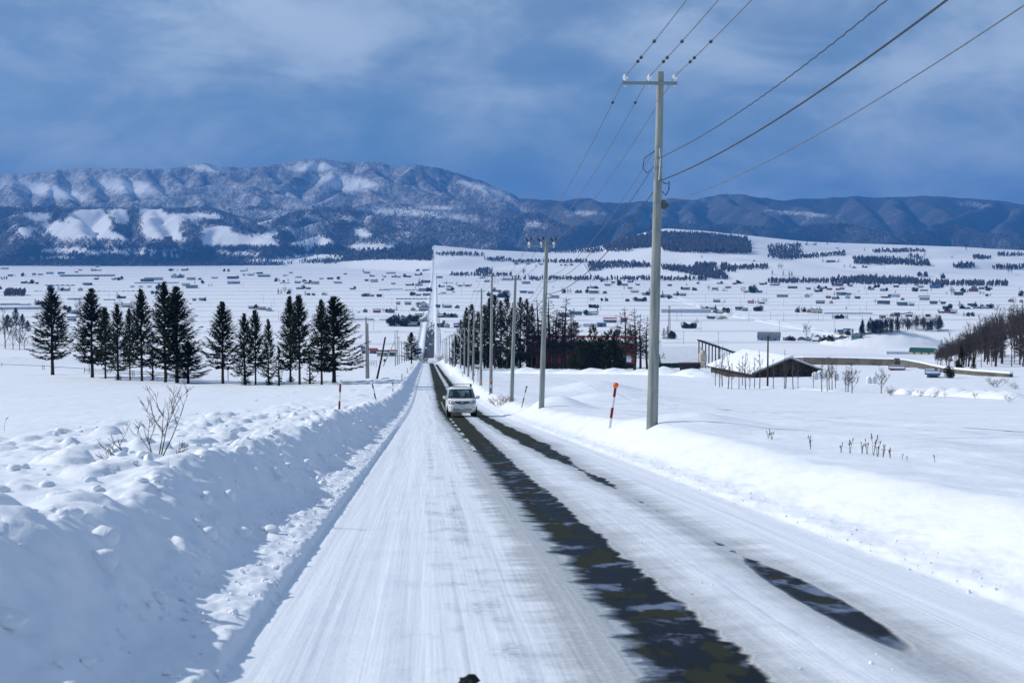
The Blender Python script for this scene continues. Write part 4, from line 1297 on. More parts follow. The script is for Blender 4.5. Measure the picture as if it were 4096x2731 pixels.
WD = [0.84, 0.87, 0.900, 0.912, 0.915, 0.912, 0.908, 0.90, 0.893, 0.865, 0.832, 0.80, 0.770, 0.750, 0.722, 0.67, 0.55]
SE = 5.2


def van_lv(z):
    return np.interp(z, LV, YF), np.interp(z, LV, YR), np.interp(z, LV, WD)


def front_y(x, z):
    yf, yr, w = van_lv(z)
    b_ = (yr - yf) / 2
    return (yf + yr) / 2 - b_ * max(0.0, 1 - abs(x / w) ** SE) ** (1 / SE)


NP = 72
zl = np.array(sorted(set(LV + [1.17, 1.70, 1.20, 1.62])))
ring = []
for z in zl:
    yf, yr, w = van_lv(z)
    for k in range(NP):
        t = 2 * math.pi * (k + 0.5) / NP
        c_, s_ = math.cos(t), math.sin(t)
        ring.append((w * math.copysign(abs(c_) ** (2 / SE), c_), (yf + yr) / 2 + (yr - yf) / 2 * math.copysign(abs(s_) ** (2 / SE), s_), z))
R = np.array(ring).reshape(len(zl), NP, 3)
body, front_g, rear_g, side_g = MB(), MB(), MB(), {1: MB(), -1: MB()}
bf, gf, rf, sf = [], [], [], {1: [], -1: []}
for i in range(len(zl) - 1):
    zm = (zl[i] + zl[i + 1]) / 2
    for k in range(NP):
        k2 = (k + 1) % NP
        q = (i * NP + k, i * NP + k2, (i + 1) * NP + k2, (i + 1) * NP + k)
        c_ = R[i:i + 2][:, [k, k2]].reshape(-1, 3).mean(0)
        w = np.interp(zm, LV, WD); yf, yr, _ = van_lv(zm)
        frontside = c_[1] < yf + 0.55
        if 1.14 < zm < 1.72 and frontside and abs(c_[0]) < 0.955 * w:
            gf.append(q)
        elif 1.2 < zm < 1.64 and c_[1] > yr - 0.3 and abs(c_[0]) < 0.9 * w:
            rf.append(q)
        elif 1.17 < zm < 1.66 and abs(c_[0]) > 0.955 * w and yf + 0.75 < c_[1] < 2.05:
            sf[1 if c_[0] > 0 else -1].append(q)
        else:
            bf.append(q)
bf.append(tuple((len(zl) - 1) * NP + k for k in range(NP)))
body.add(ring, bf).build('body', 'pearl_paint', van, True)


def glass(nm, fs, mat, off):
    used = sorted({i for f in fs for i in f})
    mp = {a: j for j, a in enumerate(used)}
    cen = np.array([0, 0.2, 1.3])
    vs = []
    for a in used:
        p = np.array(ring[a])
        d = (p - cen) / np.linalg.norm(p - cen)
        vs.append(p + d * off)
    MB().add(vs, [tuple(mp[i] for i in f) for f in fs]).build(nm, mat, van, True)


glass('windscreen', gf, 'tinted_glass', 0.003)
glass('rear_window', rf, 'tinted_glass', 0.0)
glass('side_window', sf[1], 'privacy_glass', 0.003)
glass('side_window', sf[-1], 'privacy_glass', 0.003)
# floor pan closes the body below
MB().box((0, 0.05, 0.30), (1.70, 4.5, 0.05)).build('floor_pan', 'black_trim', van)


def patch(nm, mat, xa, xb, zfun0, zfun1, off, parent, nx=8, nz=3, th=0.012):
    """raised piece on the nose between two height curves"""
    vs, fs = [], []
    for side in (0, 1):
        for j in range(nz + 1):
            for i in range(nx + 1):
                x = xa + (xb - xa) * i / nx
                z0_, z1_ = zfun0(x), zfun1(x)
                z = z0_ + (z1_ - z0_) * j / nz
                vs.append((x, front_y(x, z) - off + (th if side else 0), z))
    n = (nx + 1) * (nz + 1)
    for j in range(nz):
        for i in range(nx):
            a = j * (nx + 1) + i
            fs.append((a, a + 1, a + nx + 2, a + nx + 1))
    edge = [i for i in range(nx + 1)] + [(j + 1) * (nx + 1) - 1 for j in range(1, nz + 1)] + [nz * (nx + 1) + i for i in range(nx - 1, -1, -1)] + [j * (nx + 1) for j in range(nz - 1, 0, -1)]
    for a, b_ in zip(edge, edge[1:] + edge[:1]):
        fs.append((a, b_, b_ + n, a + n))
    return MB().add(vs, fs).build(nm, mat, parent, True)


C = lambda v: (lambda x: v)
gril = patch('grille', 'black_trim', -0.44, 0.44, lambda x: 0.775 + 0.10 * (abs(x) / 0.44) ** 2, lambda x: 0.975, 0.008, van, 12, 4, 0.015)
for k in range(4):
    zz = 0.80 + 0.047 * k + 0.004
    patch('grille_bar', 'chrome', -0.40 + 0.02 * (3 - k), 0.40 - 0.02 * (3 - k), lambda x, zz=zz: zz + 0.03 * (abs(x) / 0.44) ** 2, lambda x, zz=zz: zz + 0.009 + 0.03 * (abs(x) / 0.44) ** 2, 0.022, gril, 12, 1, 0.014)
patch('grille_surround', 'chrome', -0.45, 0.45, lambda x: 0.748 + 0.10 * (abs(x) / 0.44) ** 2, lambda x: 0.770 + 0.10 * (abs(x) / 0.44) ** 2, 0.02, gril, 12, 1, 0.015)
em = MB()
for a0, rx, rz in ((0, 0.055, 0.05), (0, 0.02, 0.05)):
    em.path([(rx * math.cos(t), front_y(0, 0.88) - 0.04, 0.885 + rz * math.sin(t)) for t in np.linspace(0, 2 * math.pi, 17)], 0.009, 6)
em.build('emblem', 'chrome', gril, True)
for s in (-1, 1):
    hl = patch('headlight', 'lamp_housing', s * 0.47, s * 0.875, lambda x: 0.79 + 0.06 * (abs(x) - 0.47), lambda x: 0.955 + 0.14 * (abs(x) - 0.47), 0.010, van, 8, 4, 0.02)
    for xx, rr in ((0.56, 0.055), (0.70, 0.06)):
        y = front_y(s * xx, 0.86)
        MB().lathe([(rr, 0), (rr * 0.9, 0.012), (rr * 0.4, 0.022)], (s * xx, y - 0.012, 0.865), 14, Matrix.Rotation(rad(90), 3, 'X')).build('lamp', 'lamp_lens_bright' if xx < 0.6 else 'chrome', hl, True)
    patch('fog_lamp', 'black_trim', s * 0.62, s * 0.80, C(0.575), lambda x: 0.60 + 0.03 * (abs(x) - 0.6), 0.006, van, 5, 1)
    # mirrors
    mir = MB().lathe([(0.10 * math.sin(a), -0.115 * math.cos(a)) for a in np.linspace(0.2, math.pi - 0.2, 8)], (s * 1.03, -1.08, 1.20), 14, Matrix.Diagonal((1.25, 0.75, 0.95)).to_3x3()).build('side_mirror', 'pearl_paint', van, True)
    MB().box((s * 0.93, -1.08, 1.13), (0.16, 0.06, 0.05)).build('mirror_arm', 'black_trim', mir)
    # wheels
    for wy in (-1.45, 1.45):
        wh = empty('wheel', (s * 0.79, wy, 0.325)); wh.parent = van
        MB().lathe([(0.20, -0.105), (0.29, -0.108), (0.322, -0.075), (0.325, 0), (0.322, 0.075), (0.29, 0.108), (0.20, 0.105)], (0, 0, 0), 28, Matrix.Rotation(rad(90), 3, 'Y')).build('tyre', 'tyre_rubber', wh, True)
        rim = MB().lathe([(0.20, -0.09), (0.20, 0.085), (0.17, 0.06), (0.06, 0.075)] if s > 0 else [(0.06, -0.075), (0.17, -0.06), (0.20, -0.085), (0.20, 0.09)], (0, 0, 0), 20, Matrix.Rotation(rad(90), 3, 'Y')).build('rim', 'alloy_wheel', wh, True)
    MB().lathe([(0.36, 0), (0.37, 0.02), (0.34, 0.03)], (s * 0.905, -1.45, 0.33), 24, Matrix.Rotation(rad(90) * s, 3, 'Y')).build('wheel_arch', 'black_trim', van, True)
    MB().path([(s * 0.06, -1.86, 1.150), (s * 0.35, -1.80, 1.165), (s * 0.66, -1.70, 1.172)], 0.011, 5).build('wiper', 'black_trim', van)
for zz, wv in ((0.475, 0.60), (0.395, 0.56)):
    patch('bumper_intake', 'black_trim', -wv, wv, lambda x, zz=zz: zz + 0.01 * abs(x), lambda x, zz=zz: zz + 0.036 + 0.005 * abs(x), 0.004, van, 10, 1)
patch('bumper_lip', 'pearl_paint', -0.80, 0.80, lambda x: 0.515 + 0.012 * abs(x), lambda x: 0.532 + 0.012 * abs(x), 0.014, van, 12, 1)
patch('underside_shade', 'black_trim', -0.66, 0.66, C(0.27), C(0.30), 0.004, van, 8, 1)
py = front_y(0, 0.55) - 0.03
plate = MB().box((0.0, py, 0.565), (0.335, 0.012, 0.17)).build('licence_plate', 'plate_white', van)


def glyphs(txt, size, x, y, z, mat, parent):
    c = bpy.data.curves.new('plate_text', 'FONT')
    c.body = txt
    c.size = size
    c.align_x = 'CENTER'
    c.extrude = 0.001
    t = bpy.data.objects.new('plate_text', c)
    COL.objects.link(t)
    dg = bpy.context.evaluated_depsgraph_get()
    me = bpy.data.meshes.new_from_object(t.evaluated_get(dg))
    bpy.data.objects.remove(t)
    me.materials.clear(); me.materials.append(MAT[mat])
    o = bpy.data.objects.new('plate_lettering', me)
    link(o, parent)
    o.location = (x, y, z)
    o.rotation_euler = (rad(90), 0, 0)
    return o


glyphs('\u00b7 2 14', 0.115, 0.045, py - 0.008, 0.505, 'plate_green', plate)
glyphs('330', 0.035, 0.02, py - 0.008, 0.607, 'plate_green', plate)
# roof: sun roof and rack
MB().add([(-0.42, -0.28, 1.862), (0.42, -0.28, 1.862), (0.42, 0.12, 1.888), (-0.42, 0.12, 1.888), (-0.42, -0.28, 1.845), (0.42, -0.28, 1.845), (0.42, 0.12, 1.87), (-0.42, 0.12, 1.87)],
         [(0, 1, 2, 3), (7, 6, 5, 4), (0, 4, 5, 1), (1, 5, 6, 2), (2, 6, 7, 3), (3, 7, 4, 0)]).build('sunroof', 'privacy_glass', van)
rack = empty('roof_rack', (0, 0, 0)); rack.parent = van
for yy in (0.15, 1.15):
    MB().box((0, yy, 2.01), (1.44, 0.055, 0.035)).build('crossbar', 'black_trim', rack)
    for s in (-1, 1):
        MB().box((s * 0.66, yy, 1.925), (0.07, 0.10, 0.16)).build('rack_foot', 'black_trim', rack)
# cabin
MB().box((0, -1.25, 1.02), (1.55, 0.75, 0.14)).build('dashboard', 'seat_fabric', van)
for s in (-1, 1):
    st = empty('front_seat', (s * 0.38, -0.35, 0.45)); st.parent = van
    MB().box((0, 0, 0.12), (0.5, 0.5, 0.16)).build('seat_cushion', 'seat_fabric', st)
    MB().box((0, 0.27, 0.50), (0.48, 0.14, 0.66), Matrix.Rotation(rad(-12), 3, 'X')).build('seat_back', 'seat_fabric', st)
    MB().box((0, 0.38, 0.92), (0.27, 0.10, 0.19)).build('headrest', 'seat_fabric', st)
MB().box((0, 1.1, 0.80), (1.3, 0.15, 0.55)).build('rear_seat', 'seat_fabric', van)
MB().box((0, -0.95, 1.66), (0.25, 0.03, 0.075)).build('rear_view_mirror', 'black_trim', van)
sw = [( -0.38 + 0.185 * math.cos(t), -0.93 + 0.07 * math.sin(t), 1.06 + 0.17 * math.sin(t)) for t in np.linspace(0, 2 * math.pi, 21)]
MB().path(sw, 0.016, 6).build('steering_wheel', 'black_trim', van, True)

# driver: one skinned body, seated with hands on the wheel
bones = {'pelvis': ((0, 0, 0), 0.15), 'waist': ((0, -0.02, 0.18), 0.145), 'chest': ((0, -0.01, 0.38), 0.165), 'neck0': ((0, 0.0, 0.53), 0.075), 'neck': ((0, -0.02, 0.60), 0.062), 'head0': ((0, -0.03, 0.68), 0.088), 'head': ((0, -0.035, 0.77), 0.098), 'crown': ((0, -0.02, 0.84), 0.07), 'nose': ((0, -0.125, 0.70), 0.02)}
edges = [('pelvis', 'waist'), ('waist', 'chest'), ('chest', 'neck0'), ('neck0', 'neck'), ('neck', 'head0'), ('head0', 'head'), ('head', 'crown'), ('head0', 'nose')]
for s, sd in ((-1, 'a'), (1, 'b')):
    bones.update({'sh' + sd: ((s * 0.19, 0.0, 0.47), 0.075), 'el' + sd: ((s * 0.27, -0.18, 0.27), 0.05), 'wr' + sd: ((s * 0.17, -0.40, 0.33), 0.036), 'ha' + sd: ((s * 0.165, -0.47, 0.36), 0.04),
                  'hp' + sd: ((s * 0.10, -0.06, -0.02), 0.10), 'kn' + sd: ((s * 0.14, -0.46, 0.02), 0.075), 'an' + sd: ((s * 0.14, -0.70, -0.34), 0.05), 'ft' + sd: ((s * 0.14, -0.84, -0.38), 0.045)})
    edges += [('chest', 'sh' + sd), ('sh' + sd, 'el' + sd), ('el' + sd, 'wr' + sd), ('wr' + sd, 'ha' + sd), ('pelvis', 'hp' + sd), ('hp' + sd, 'kn' + sd), ('kn' + sd, 'an' + sd), ('an' + sd, 'ft' + sd)]
    for f in range(5):
        fx = s * (0.145 + 0.016 * f) if f < 4 else s * 0.13
        ln = (0.05, 0.06, 0.058, 0.045, 0.04)[f]
        bones['f%d0' % f + sd] = ((fx, -0.50 if f < 4 else -0.47, 0.375), 0.010)
        bones['f%d1' % f + sd] = ((fx - s * 0.005, -0.50 - ln * 0.6, 0.385), 0.009)
        bones['f%d2' % f + sd] = ((fx - s * 0.01, -0.49 - ln * 0.6, 0.35), 0.008)
        edges += [('ha' + sd, 'f%d0' % f + sd), ('f%d0' % f + sd, 'f%d1' % f + sd), ('f%d1' % f + sd, 'f%d2' % f + sd)]
names = list(bones)
pm = bpy.data.meshes.new('person')
pm.from_pydata([bones[n][0] for n in names], [(names.index(a), names.index(b_)) for a, b_ in edges], [])
po = bpy.data.objects.new('person', pm)
link(po)
sk = po.modifiers.new('skin', 'SKIN')
for i, n in enumerate(names):
    pm.skin_vertices[0].data[i].radius = (bones[n][1], bones[n][1])
    pm.skin_vertices[0].data[i].use_root = (n == 'pelvis')
ss = po.modifiers.new('sub', 'SUBSURF'); ss.levels = 1; ss.render_levels = 1
dg = bpy.context.evaluated_depsgraph_get()
me = bpy.data.meshes.new_from_object(po.evaluated_get(dg))
po.modifiers.clear()
po.data = me
me.name = 'person'
me.materials.clear(); me.materials.append(MAT['dark_jacket']); me.materials.append(MAT['skin_tone'])
for p in me.polygons:
    c = p.center
    p.use_smooth = True
    p.material_index = 1 if (c.z > 0.585 or (c.y < -0.415 and c.z > 0.28)) else 0
tag(po, 'driver in a dark jacket at the wheel of the white minivan', 'person')
Mv = Matrix.Translation(van.location) @ van.rotation_euler.to_matrix().to_4x4()
po.matrix_world = Mv @ Matrix.Translation((-0.38, -0.36, 0.66))
hr = MB()
hr.lathe([(0.112 * math.sin(a), 0.112 * math.cos(a)) for a in np.linspace(1.75, 0.05, 9)], (0, -0.018, 0.775), 16, Matrix.Diagonal((0.95, 1.05, 1.05)).to_3x3())
hr.build('hair', 'black_hair', po, True)
# ------------------------------------------------------------------ trees
m, nt, b = new_mat('spruce_needles')
pos = nd(nt, 'ShaderNodeTexCoord').outputs['Object']
setin(nt, b, 'Base Color', mixc(nt, sstep(nt, noise(nt, pos, 1.3, 4.0, 0.6), 0.35, 0.7), (0.013, 0.020, 0.010), (0.042, 0.050, 0.020)))
b.inputs['Roughness'].default_value = 0.8
b.inputs['Specular IOR Level'].default_value = 0.15
plain('conifer_bark', (0.045, 0.034, 0.026), 0.9, 0.0, 0.4, 5.0, 0.4)
plain('bare_bark', (0.085, 0.066, 0.055), 0.9, 0.0, 0.35, 5.0, 0.2)
plain('dark_bark', (0.058, 0.044, 0.038), 0.9, 0.0, 0.35, 5.0, 0.2)
plain('pale_bark', (0.21, 0.17, 0.14), 0.85, 0.0, 0.3, 5.0, 0.2)
plain('twig_red', (0.16, 0.085, 0.05), 0.85, 0.0, 0.3, 5.0)
plain('straw', (0.36, 0.25, 0.11), 0.85, 0.0, 0.3, 5.0)
plain('seed_head', (0.10, 0.075, 0.05), 0.9, 0.0, 0.3, 9.0)
plain('juniper_needles', (0.022, 0.028, 0.010), 0.85, 0.0, 0.4, 1.5)


def spruce_meshes(seed, low=0.18, skew=0.0, sparse=1.0, unit=(12.0, 2.6)):
    """trunk and crown meshes of a spruce 12 m tall and 2.6 m in radius; skew throws the longer limbs to one side"""
    r = random.Random(seed)
    H, W = unit
    tr = MB().path([(0, 0, -0.4), (0.02, 0, 0.8), (0.05 * r.uniform(-1, 1), 0.03, H * 0.4), (0.04, 0.0, H * 0.75), (0, 0, H * 0.985)], [0.21, 0.17, 0.12, 0.06, 0.015], 8)
    # dead stubs under the crown
    for k in range(10):
        z = r.uniform(0.8, H * (low + 0.12)); a = r.uniform(0, 6.28); L = r.uniform(0.3, 1.1)
        tr.path([(0, 0, z), (L * math.cos(a), L * math.sin(a), z + r.uniform(-0.15, 0.1))], [0.018, 0.006], 4)
    V, T = [], []

    def tri(a, b_, c):
        n = len(V)
        V.extend([a, b_, c]); T.append((n, n + 1, n + 2))

    def spray(p, d, L, w):
        """flat tapering tuft of needles along d"""
        d = d.normalized()
        s_ = d.cross(Vector((0, 0, 1)))
        if s_.length < 0.1:
            s_ = Vector((1, 0, 0))
        s_.normalize()
        s_ = (s_ + Vector((0, 0, r.uniform(-0.35, 0.35)))).normalized()
        q = p + d * L
        m_ = p + d * L * 0.45
        tri(p, m_ + s_ * w, q); tri(p, q, m_ - s_ * w)
    z = H * low
    while z < H * 0.985:
        f = (z - H * low) / (H * (1 - low))
        rad_ = 1.1 * W * (1 - f) ** 0.85 * (0.55 + 0.45 * min(1, f * 5 + 0.35))
        n = int(r.randint(5, 8) * sparse) if f < 0.85 else 5
        a0 = r.uniform(0, 6.28)
        for k in range(max(3, n)):
            a = a0 + k * 6.283 / max(3, n) + r.uniform(-0.3, 0.3)
            L = rad_ * r.uniform(0.55, 1.12) * (1 + skew * math.cos(a)) + 0.12
            if r.random() < (0.18 if f < 0.4 else 0.08) and f < 0.75:
                continue
            rise = lerp(-0.02, 0.85, f) + r.uniform(-0.10, 0.10)
            d = Vector((math.cos(a), math.sin(a), rise))
            base = Vector((0, 0, z + r.uniform(-0.12, 0.12)))
            m_ = max(4, int(L / 0.17))
            prev = base
            for j in range(1, m_ + 1):
                t = j / m_
                p = base + Vector((d.x * L * t, d.y * L * t, d.z * L * t - 0.16 * L * math.sin(t * 2.6) + 0.18 * L * t * t))
                w = 0.14 + 0.08 * r.random()
                fw = (p - prev)
                spray(prev - fw * 0.4, fw, fw.length * 1.9, w * 0.9)
                if t > 0.18 or f > 0.75:
                    side = Vector((-math.sin(a), math.cos(a), 0))
                    sl_ = (0.24 + 0.42 * (1 - abs(t - 0.5) * 1.3)) * min(1.0, L * 0.7) * r.uniform(0.6, 1.25)
                    for s_ in (-1, 1):
                        if r.random() < 0.9:
                            dd = Vector((d.x, d.y, 0)).normalized() * 0.75 + side * s_ * r.uniform(0.6, 1.1) + Vector((0, 0, r.uniform(-0.28, 0.22)))
                            spray(p, dd, sl_ * 1.2, 0.16)
                            if sl_ > 0.3:
                                spray(p + dd.normalized() * sl_ * 0.45, dd + side * s_ * 0.6 + Vector((0, 0, r.uniform(-0.35, 0.1))), sl_ * 0.7, 0.13)
                    if r.random() < 0.25:
                        spray(p, Vector((d.x * 0.3, d.y * 0.3, r.choice((-1, 1)) * 0.8)), sl_ * 0.6, 0.10)
                prev = p
        z += r.uniform(0.30, 0.46) * (1.1 - 0.62 * f)
    for k in range(10):
        a = k * 2.4
        spray(Vector((0, 0, H * 0.95 + 0.05 * k)), Vector((math.cos(a) * 0.5, math.sin(a) * 0.5, 1)), 0.3, 0.05)
    cm = mesh_np('crown', np.array([tuple(v) for v in V]), None, np.array(T), False)
    cm.materials.append(MAT['spruce_needles'])
    return tr.build('trunk', 'conifer_bark', None, True, True), cm


SPR = [spruce_meshes(3, 0.22), spruce_meshes(8, 0.18), spruce_meshes(15, 0.26), spruce_meshes(21, 0.16, 0.30), spruce_meshes(33, 0.14, 0.0, 0.85)]
SPARSE = [spruce_meshes(41, 0.06, 0.0, 0.5, (6.0, 1.0)), spruce_meshes(47, 0.05, 0.0, 0.45, (6.0, 0.8))]


def plant(name, meshes, loc, scale, rz, label, cat, group=None, names=('trunk', 'crown')):
    e = empty(name, loc, rz, label, cat, group)
    e.scale = scale
    for me, n in zip(meshes, names):
        o = bpy.data.objects.new(n, me)
        link(o, e)
    return e


GS = 'spruces in the row beyond the snowy field'
ROW = [(121, 860.5, 664, 50, 0, 'outermost big spruce of the row, standing clear of the others'), (212, 867, 663, 48, 1, 'second big spruce of the row, next to the freestanding outermost one'),
       (242.5, 869, 705, 29, 2, 'slim spruce close behind the second big one'), (271, 872, 699, 33, 4, 'dense spruce with low skirt branches, fourth in the row'), (299, 873, 708, 22, 2, 'narrow spruce squeezed before the fifth big crown'),
       (326, 875, 664, 38, 1, 'tall dense spruce just before the twin tallest pair'), (380, 878, 648, 43, 0, 'tallest spruce of the whole row'), (407, 879, 657, 54, 1, 'broad spruce touching the tallest one'),
       (432, 880, 783, 42, 4, 'low broad young spruce at the foot of the tall pair'), (512, 881, 693, 44, 0, 'spruce standing alone in the gap mid-row'), (562, 883, 719, 31, 4, 'spruce with bushy foot, next after the lone one'),
       (587, 883, 710, 28, 2, 'thin-stemmed spruce between two with bushy feet'), (617, 884, 732, 21, 4, 'smallish spruce with a bushy foot beside the road-end group'), (667, 877, 679, 33, 1, 'tall spruce opening the road-end group'),
       (688, 883, 675.5, 35, 2, 'bare-stemmed tall spruce in the road-end group'), (739, 883, 687, 34, 1, 'spruce just before the wide last one'), (767, 878, 678, 58, 3, 'wide last spruce with long limbs towards the poles')]
for i, (x, y, yt, hw, vi, lab) in enumerate(ROW):
    p = dhit(x, y)
    H = (y - yt) / 3530.0 * p[1]
    W = 1.16 * hw / 3530.0 * p[1]
    rot = 0.0 if vi == 3 else random.uniform(0, 6.28)
    plant('spruce', SPR[vi], (p[0], p[1], p[2] - 0.05), (W / 2.6, W / 2.6, H / 12.0), rot, lab, 'spruce', GS)
for i, (x, y, yt, hw, lab) in enumerate([(351, 873, 800, 12, 'spindly dead-looking sapling under the tall spruces'), (641, 885, 800, 13, 'spindly sapling between the bushy-footed spruce and the road-end group'), (712, 882, 818, 13, 'thin sapling among the road-end spruces')]):
    p = dhit(x, y)
    plant('spruce_sapling', SPARSE[i % 2], p, (hw / 3530 * p[1] / 0.9,) * 2 + ((y - yt) / 3530 * p[1] / 6.0,), i * 1.3, lab, 'sapling', 'saplings in the spruce row')
# bushy feet of some of the row
for (x, y, hw, h, lab) in [(271, 873, 9, 16, 'low skirt of green at the foot of the fourth spruce'), (563, 884, 13, 26, 'bushy green regrowth at a spruce foot in mid-row'), (617, 885, 11, 20, 'bushy regrowth at the foot of the smallish spruce'), (667, 878, 10, 16, 'bushy regrowth at the foot of the road-end group')]:
    p = dhit(x, y)
    plant('spruce_shoot', SPARSE[1], (p[0] + 0.1, p[1] - 0.4, p[2] - 0.1), (hw / 3530 * p[1] / 0.7,) * 2 + (h / 3530 * p[1] / 6.0,), 0.7 * x, lab, 'shoot', 'regrowth at the spruce feet')
p = dz(944, 575, 500); p[2] = gz(p[0], 500)
plant('spruce', SPR[4], p, (1.4, 1.4, 0.86), 1.0, 'lone spruce among the far poles near the dip of the road', 'spruce')


def bare_mesh(seed, H, kind, bark='bare_bark'):
    """leafless tree, trunk mesh and branch mesh; kind: larch, spread, whip, shrub"""
    r = random.Random(seed)
    T, B = MB(), MB()

    def branch(mb, p, d, L, rad_, depth, droop, ns=4):
        n = 3 if depth > 0 else 2
        pts, rr = [p], [rad_]
        q = p.copy(); dd = d.normalized()
        for k in range(n):
            dd = (dd + Vector((r.uniform(-0.16, 0.16), r.uniform(-0.16, 0.16), r.uniform(-0.06, 0.14) - droop))).normalized()
            q = q + dd * L / n
            pts.append(q.copy()); rr.append(max(0.0028 * H, rad_ * (1 - 0.7 * (k + 1) / n)))
        mb.path(pts, rr, ns if depth > 1 else 3, False)
        if depth > 0:
            for k in range(r.randint(3, 5) if depth > 1 else r.randint(2, 4)):
                t = r.uniform(0.25, 0.98)
                i = min(n - 1, int(t * n))
                s_ = pts[i].lerp(pts[i + 1], t * n - i)
                a = r.uniform(0, 6.28)
                side = Vector((math.cos(a), math.sin(a), r.uniform(-0.1, 0.5)))
                branch(mb, s_, (dd * 1.0 + side * r.uniform(0.6, 1.0)), L * r.uniform(0.35, 0.6), rad_ * 0.45, depth - 1, droop, 3)
    if kind == 'larch':
        T.path([Vector((0, 0, -0.5)), Vector((0.02 * H, 0, H * 0.35)), Vector((0.01 * H, 0.01 * H, H * 0.7)), Vector((0, 0, H))], [0.018 * H, 0.013 * H, 0.007 * H, 0.0015 * H], 6)
        z = H * 0.22
        while z < H * 0.97:
            f = z / H
            for k in range(r.randint(2, 4)):
                a = r.uniform(0, 6.28)
                L = (0.20 * (1 - f) + 0.035) * H * r.uniform(0.5, 1.1)
                branch(B, Vector((0, 0, z)), Vector((math.cos(a), math.sin(a), 0.28 - 0.2 * (1 - f))), L, 0.0048 * H * (1.1 - f), 2 if L > 0.1 * H else 1, 0.0, 3)
            z += H * r.uniform(0.025, 0.045)
    elif kind == 'spread':
        tips = [Vector((0, 0, -0.4)), Vector((0, 0, H * 0.28)), Vector((r.uniform(-.03, .03) * H, r.uniform(-.03, .03) * H, H * 0.6))]
        T.path(tips, [0.024 * H, 0.018 * H, 0.010 * H], 6)
        for k in range(9):
            t = 0.25 + 0.75 * k / 9
            p = Vector((0, 0, H * 0.6 * t))
            a = k * 2.4 + r.uniform(-0.4, 0.4)
            branch(B, p, Vector((math.cos(a), math.sin(a), r.uniform(0.7, 1.5))), H * r.uniform(0.30, 0.46), 0.009 * H, 3, -0.02, 4)
        branch(B, tips[2], Vector((0, 0, 1)), H * 0.38, 0.009 * H, 3, 0, 4)
    elif kind == 'whip':
        T.path([Vector((0, 0, -0.3)), Vector((r.uniform(-.03, .03) * H, 0, H * 0.5)), Vector((r.uniform(-.05, .05) * H, r.uniform(-.04, .04) * H, H))], [0.011 * H, 0.008 * H, 0.002 * H], 5)
        for k in range(16):
            t = r.uniform(0.25, 0.95)
            a = r.uniform(0, 6.28)
            branch(B, Vector((0, 0, H * t)), Vector((math.cos(a), math.sin(a), r.uniform(0.9, 1.8))), H * r.uniform(0.12, 0.28) * (1.15 - t), 0.004 * H, 1, 0, 3)
    else:
        for k in range(r.randint(7, 10)):
            a = r.uniform(0, 6.28)
            st = T if k < 3 else B
            branch(st, Vector((r.uniform(-.05, .05) * H, r.uniform(-.05, .05) * H, -0.1)), Vector((math.cos(a) * 0.75, math.sin(a) * 0.75, r.uniform(0.7, 1.5))), H * r.uniform(0.55, 0.95), 0.010 * H, 3, -0.01, 4)
    return T.build('trunk', bark, None, True, True), B.build('branches', bark, None, False, True)


TB = ('trunk', 'branches')
LARCH = [bare_mesh(100 + i, 10.0, 'larch', 'dark_bark') for i in range(4)]
SPREAD = [bare_mesh(200 + i, 10.0, 'spread', 'dark_bark') for i in range(4)]
WHIP = [bare_mesh(300 + i, 5.0, 'whip') for i in range(5)]
SHRUB = [bare_mesh(400 + i, 2.0, 'shrub', 'bare_bark') for i in range(3)]
REDSHRUB = [bare_mesh(450 + i, 2.0, 'shrub', 'twig_red') for i in range(2)]


def bare(name, meshes, mh, x, y, yt, label, cat, group=None, rot=0.0, Yd=None, wide=1.0, sink=0.05):
    p = dhit(x, y) if Yd is None else np.array([dz(x, 575, Yd)[0], Yd, 0])
    if Yd is not None:
        p[2] = gz(p[0], Yd)
    H = (y - yt) / 3530.0 * p[1]
    s_ = H / mh
    return plant(name, meshes, (p[0], p[1], p[2] - sink), (s_ * wide, s_ * wide, s_), rot, label, cat, group, TB)


# shrub on the ploughed bank and other brush
e = empty('shrub', dhit(362, 1052), 0.5, 'leafless brown shrub growing out of the snow bank', 'shrub')
r_ = random.Random(5)
stem, tw = MB(), MB()


def grow(mb, p, d, L, rd, depth):
    pts, rr = [p], [rd]
    q = p.copy(); dd = d.normalized()
    for k in range(4):
        dd = (dd + Vector((r_.uniform(-.13, .13), r_.uniform(-.13, .13), r_.uniform(-.02, .10)))).normalized()
        q = q + dd * L / 4
        pts.append(q.copy()); rr.append(max(0.0025, rd * (1 - 0.2 * (k + 1))))
    mb.path(pts, rr, 5, False)
    if depth:
        for k in range(r_.randint(2, 4)):
            t = r_.uniform(0.3, 0.95)
            i = min(3, int(t * 4)); s_ = pts[i].lerp(pts[i + 1], t * 4 - i)
            a = r_.uniform(0, 6.28)
            grow(tw, s_, dd + Vector((math.cos(a), math.sin(a) * 0.6, r_.uniform(-.1, .35))) * 0.85, L * r_.uniform(0.4, 0.62), rd * 0.55, depth - 1)


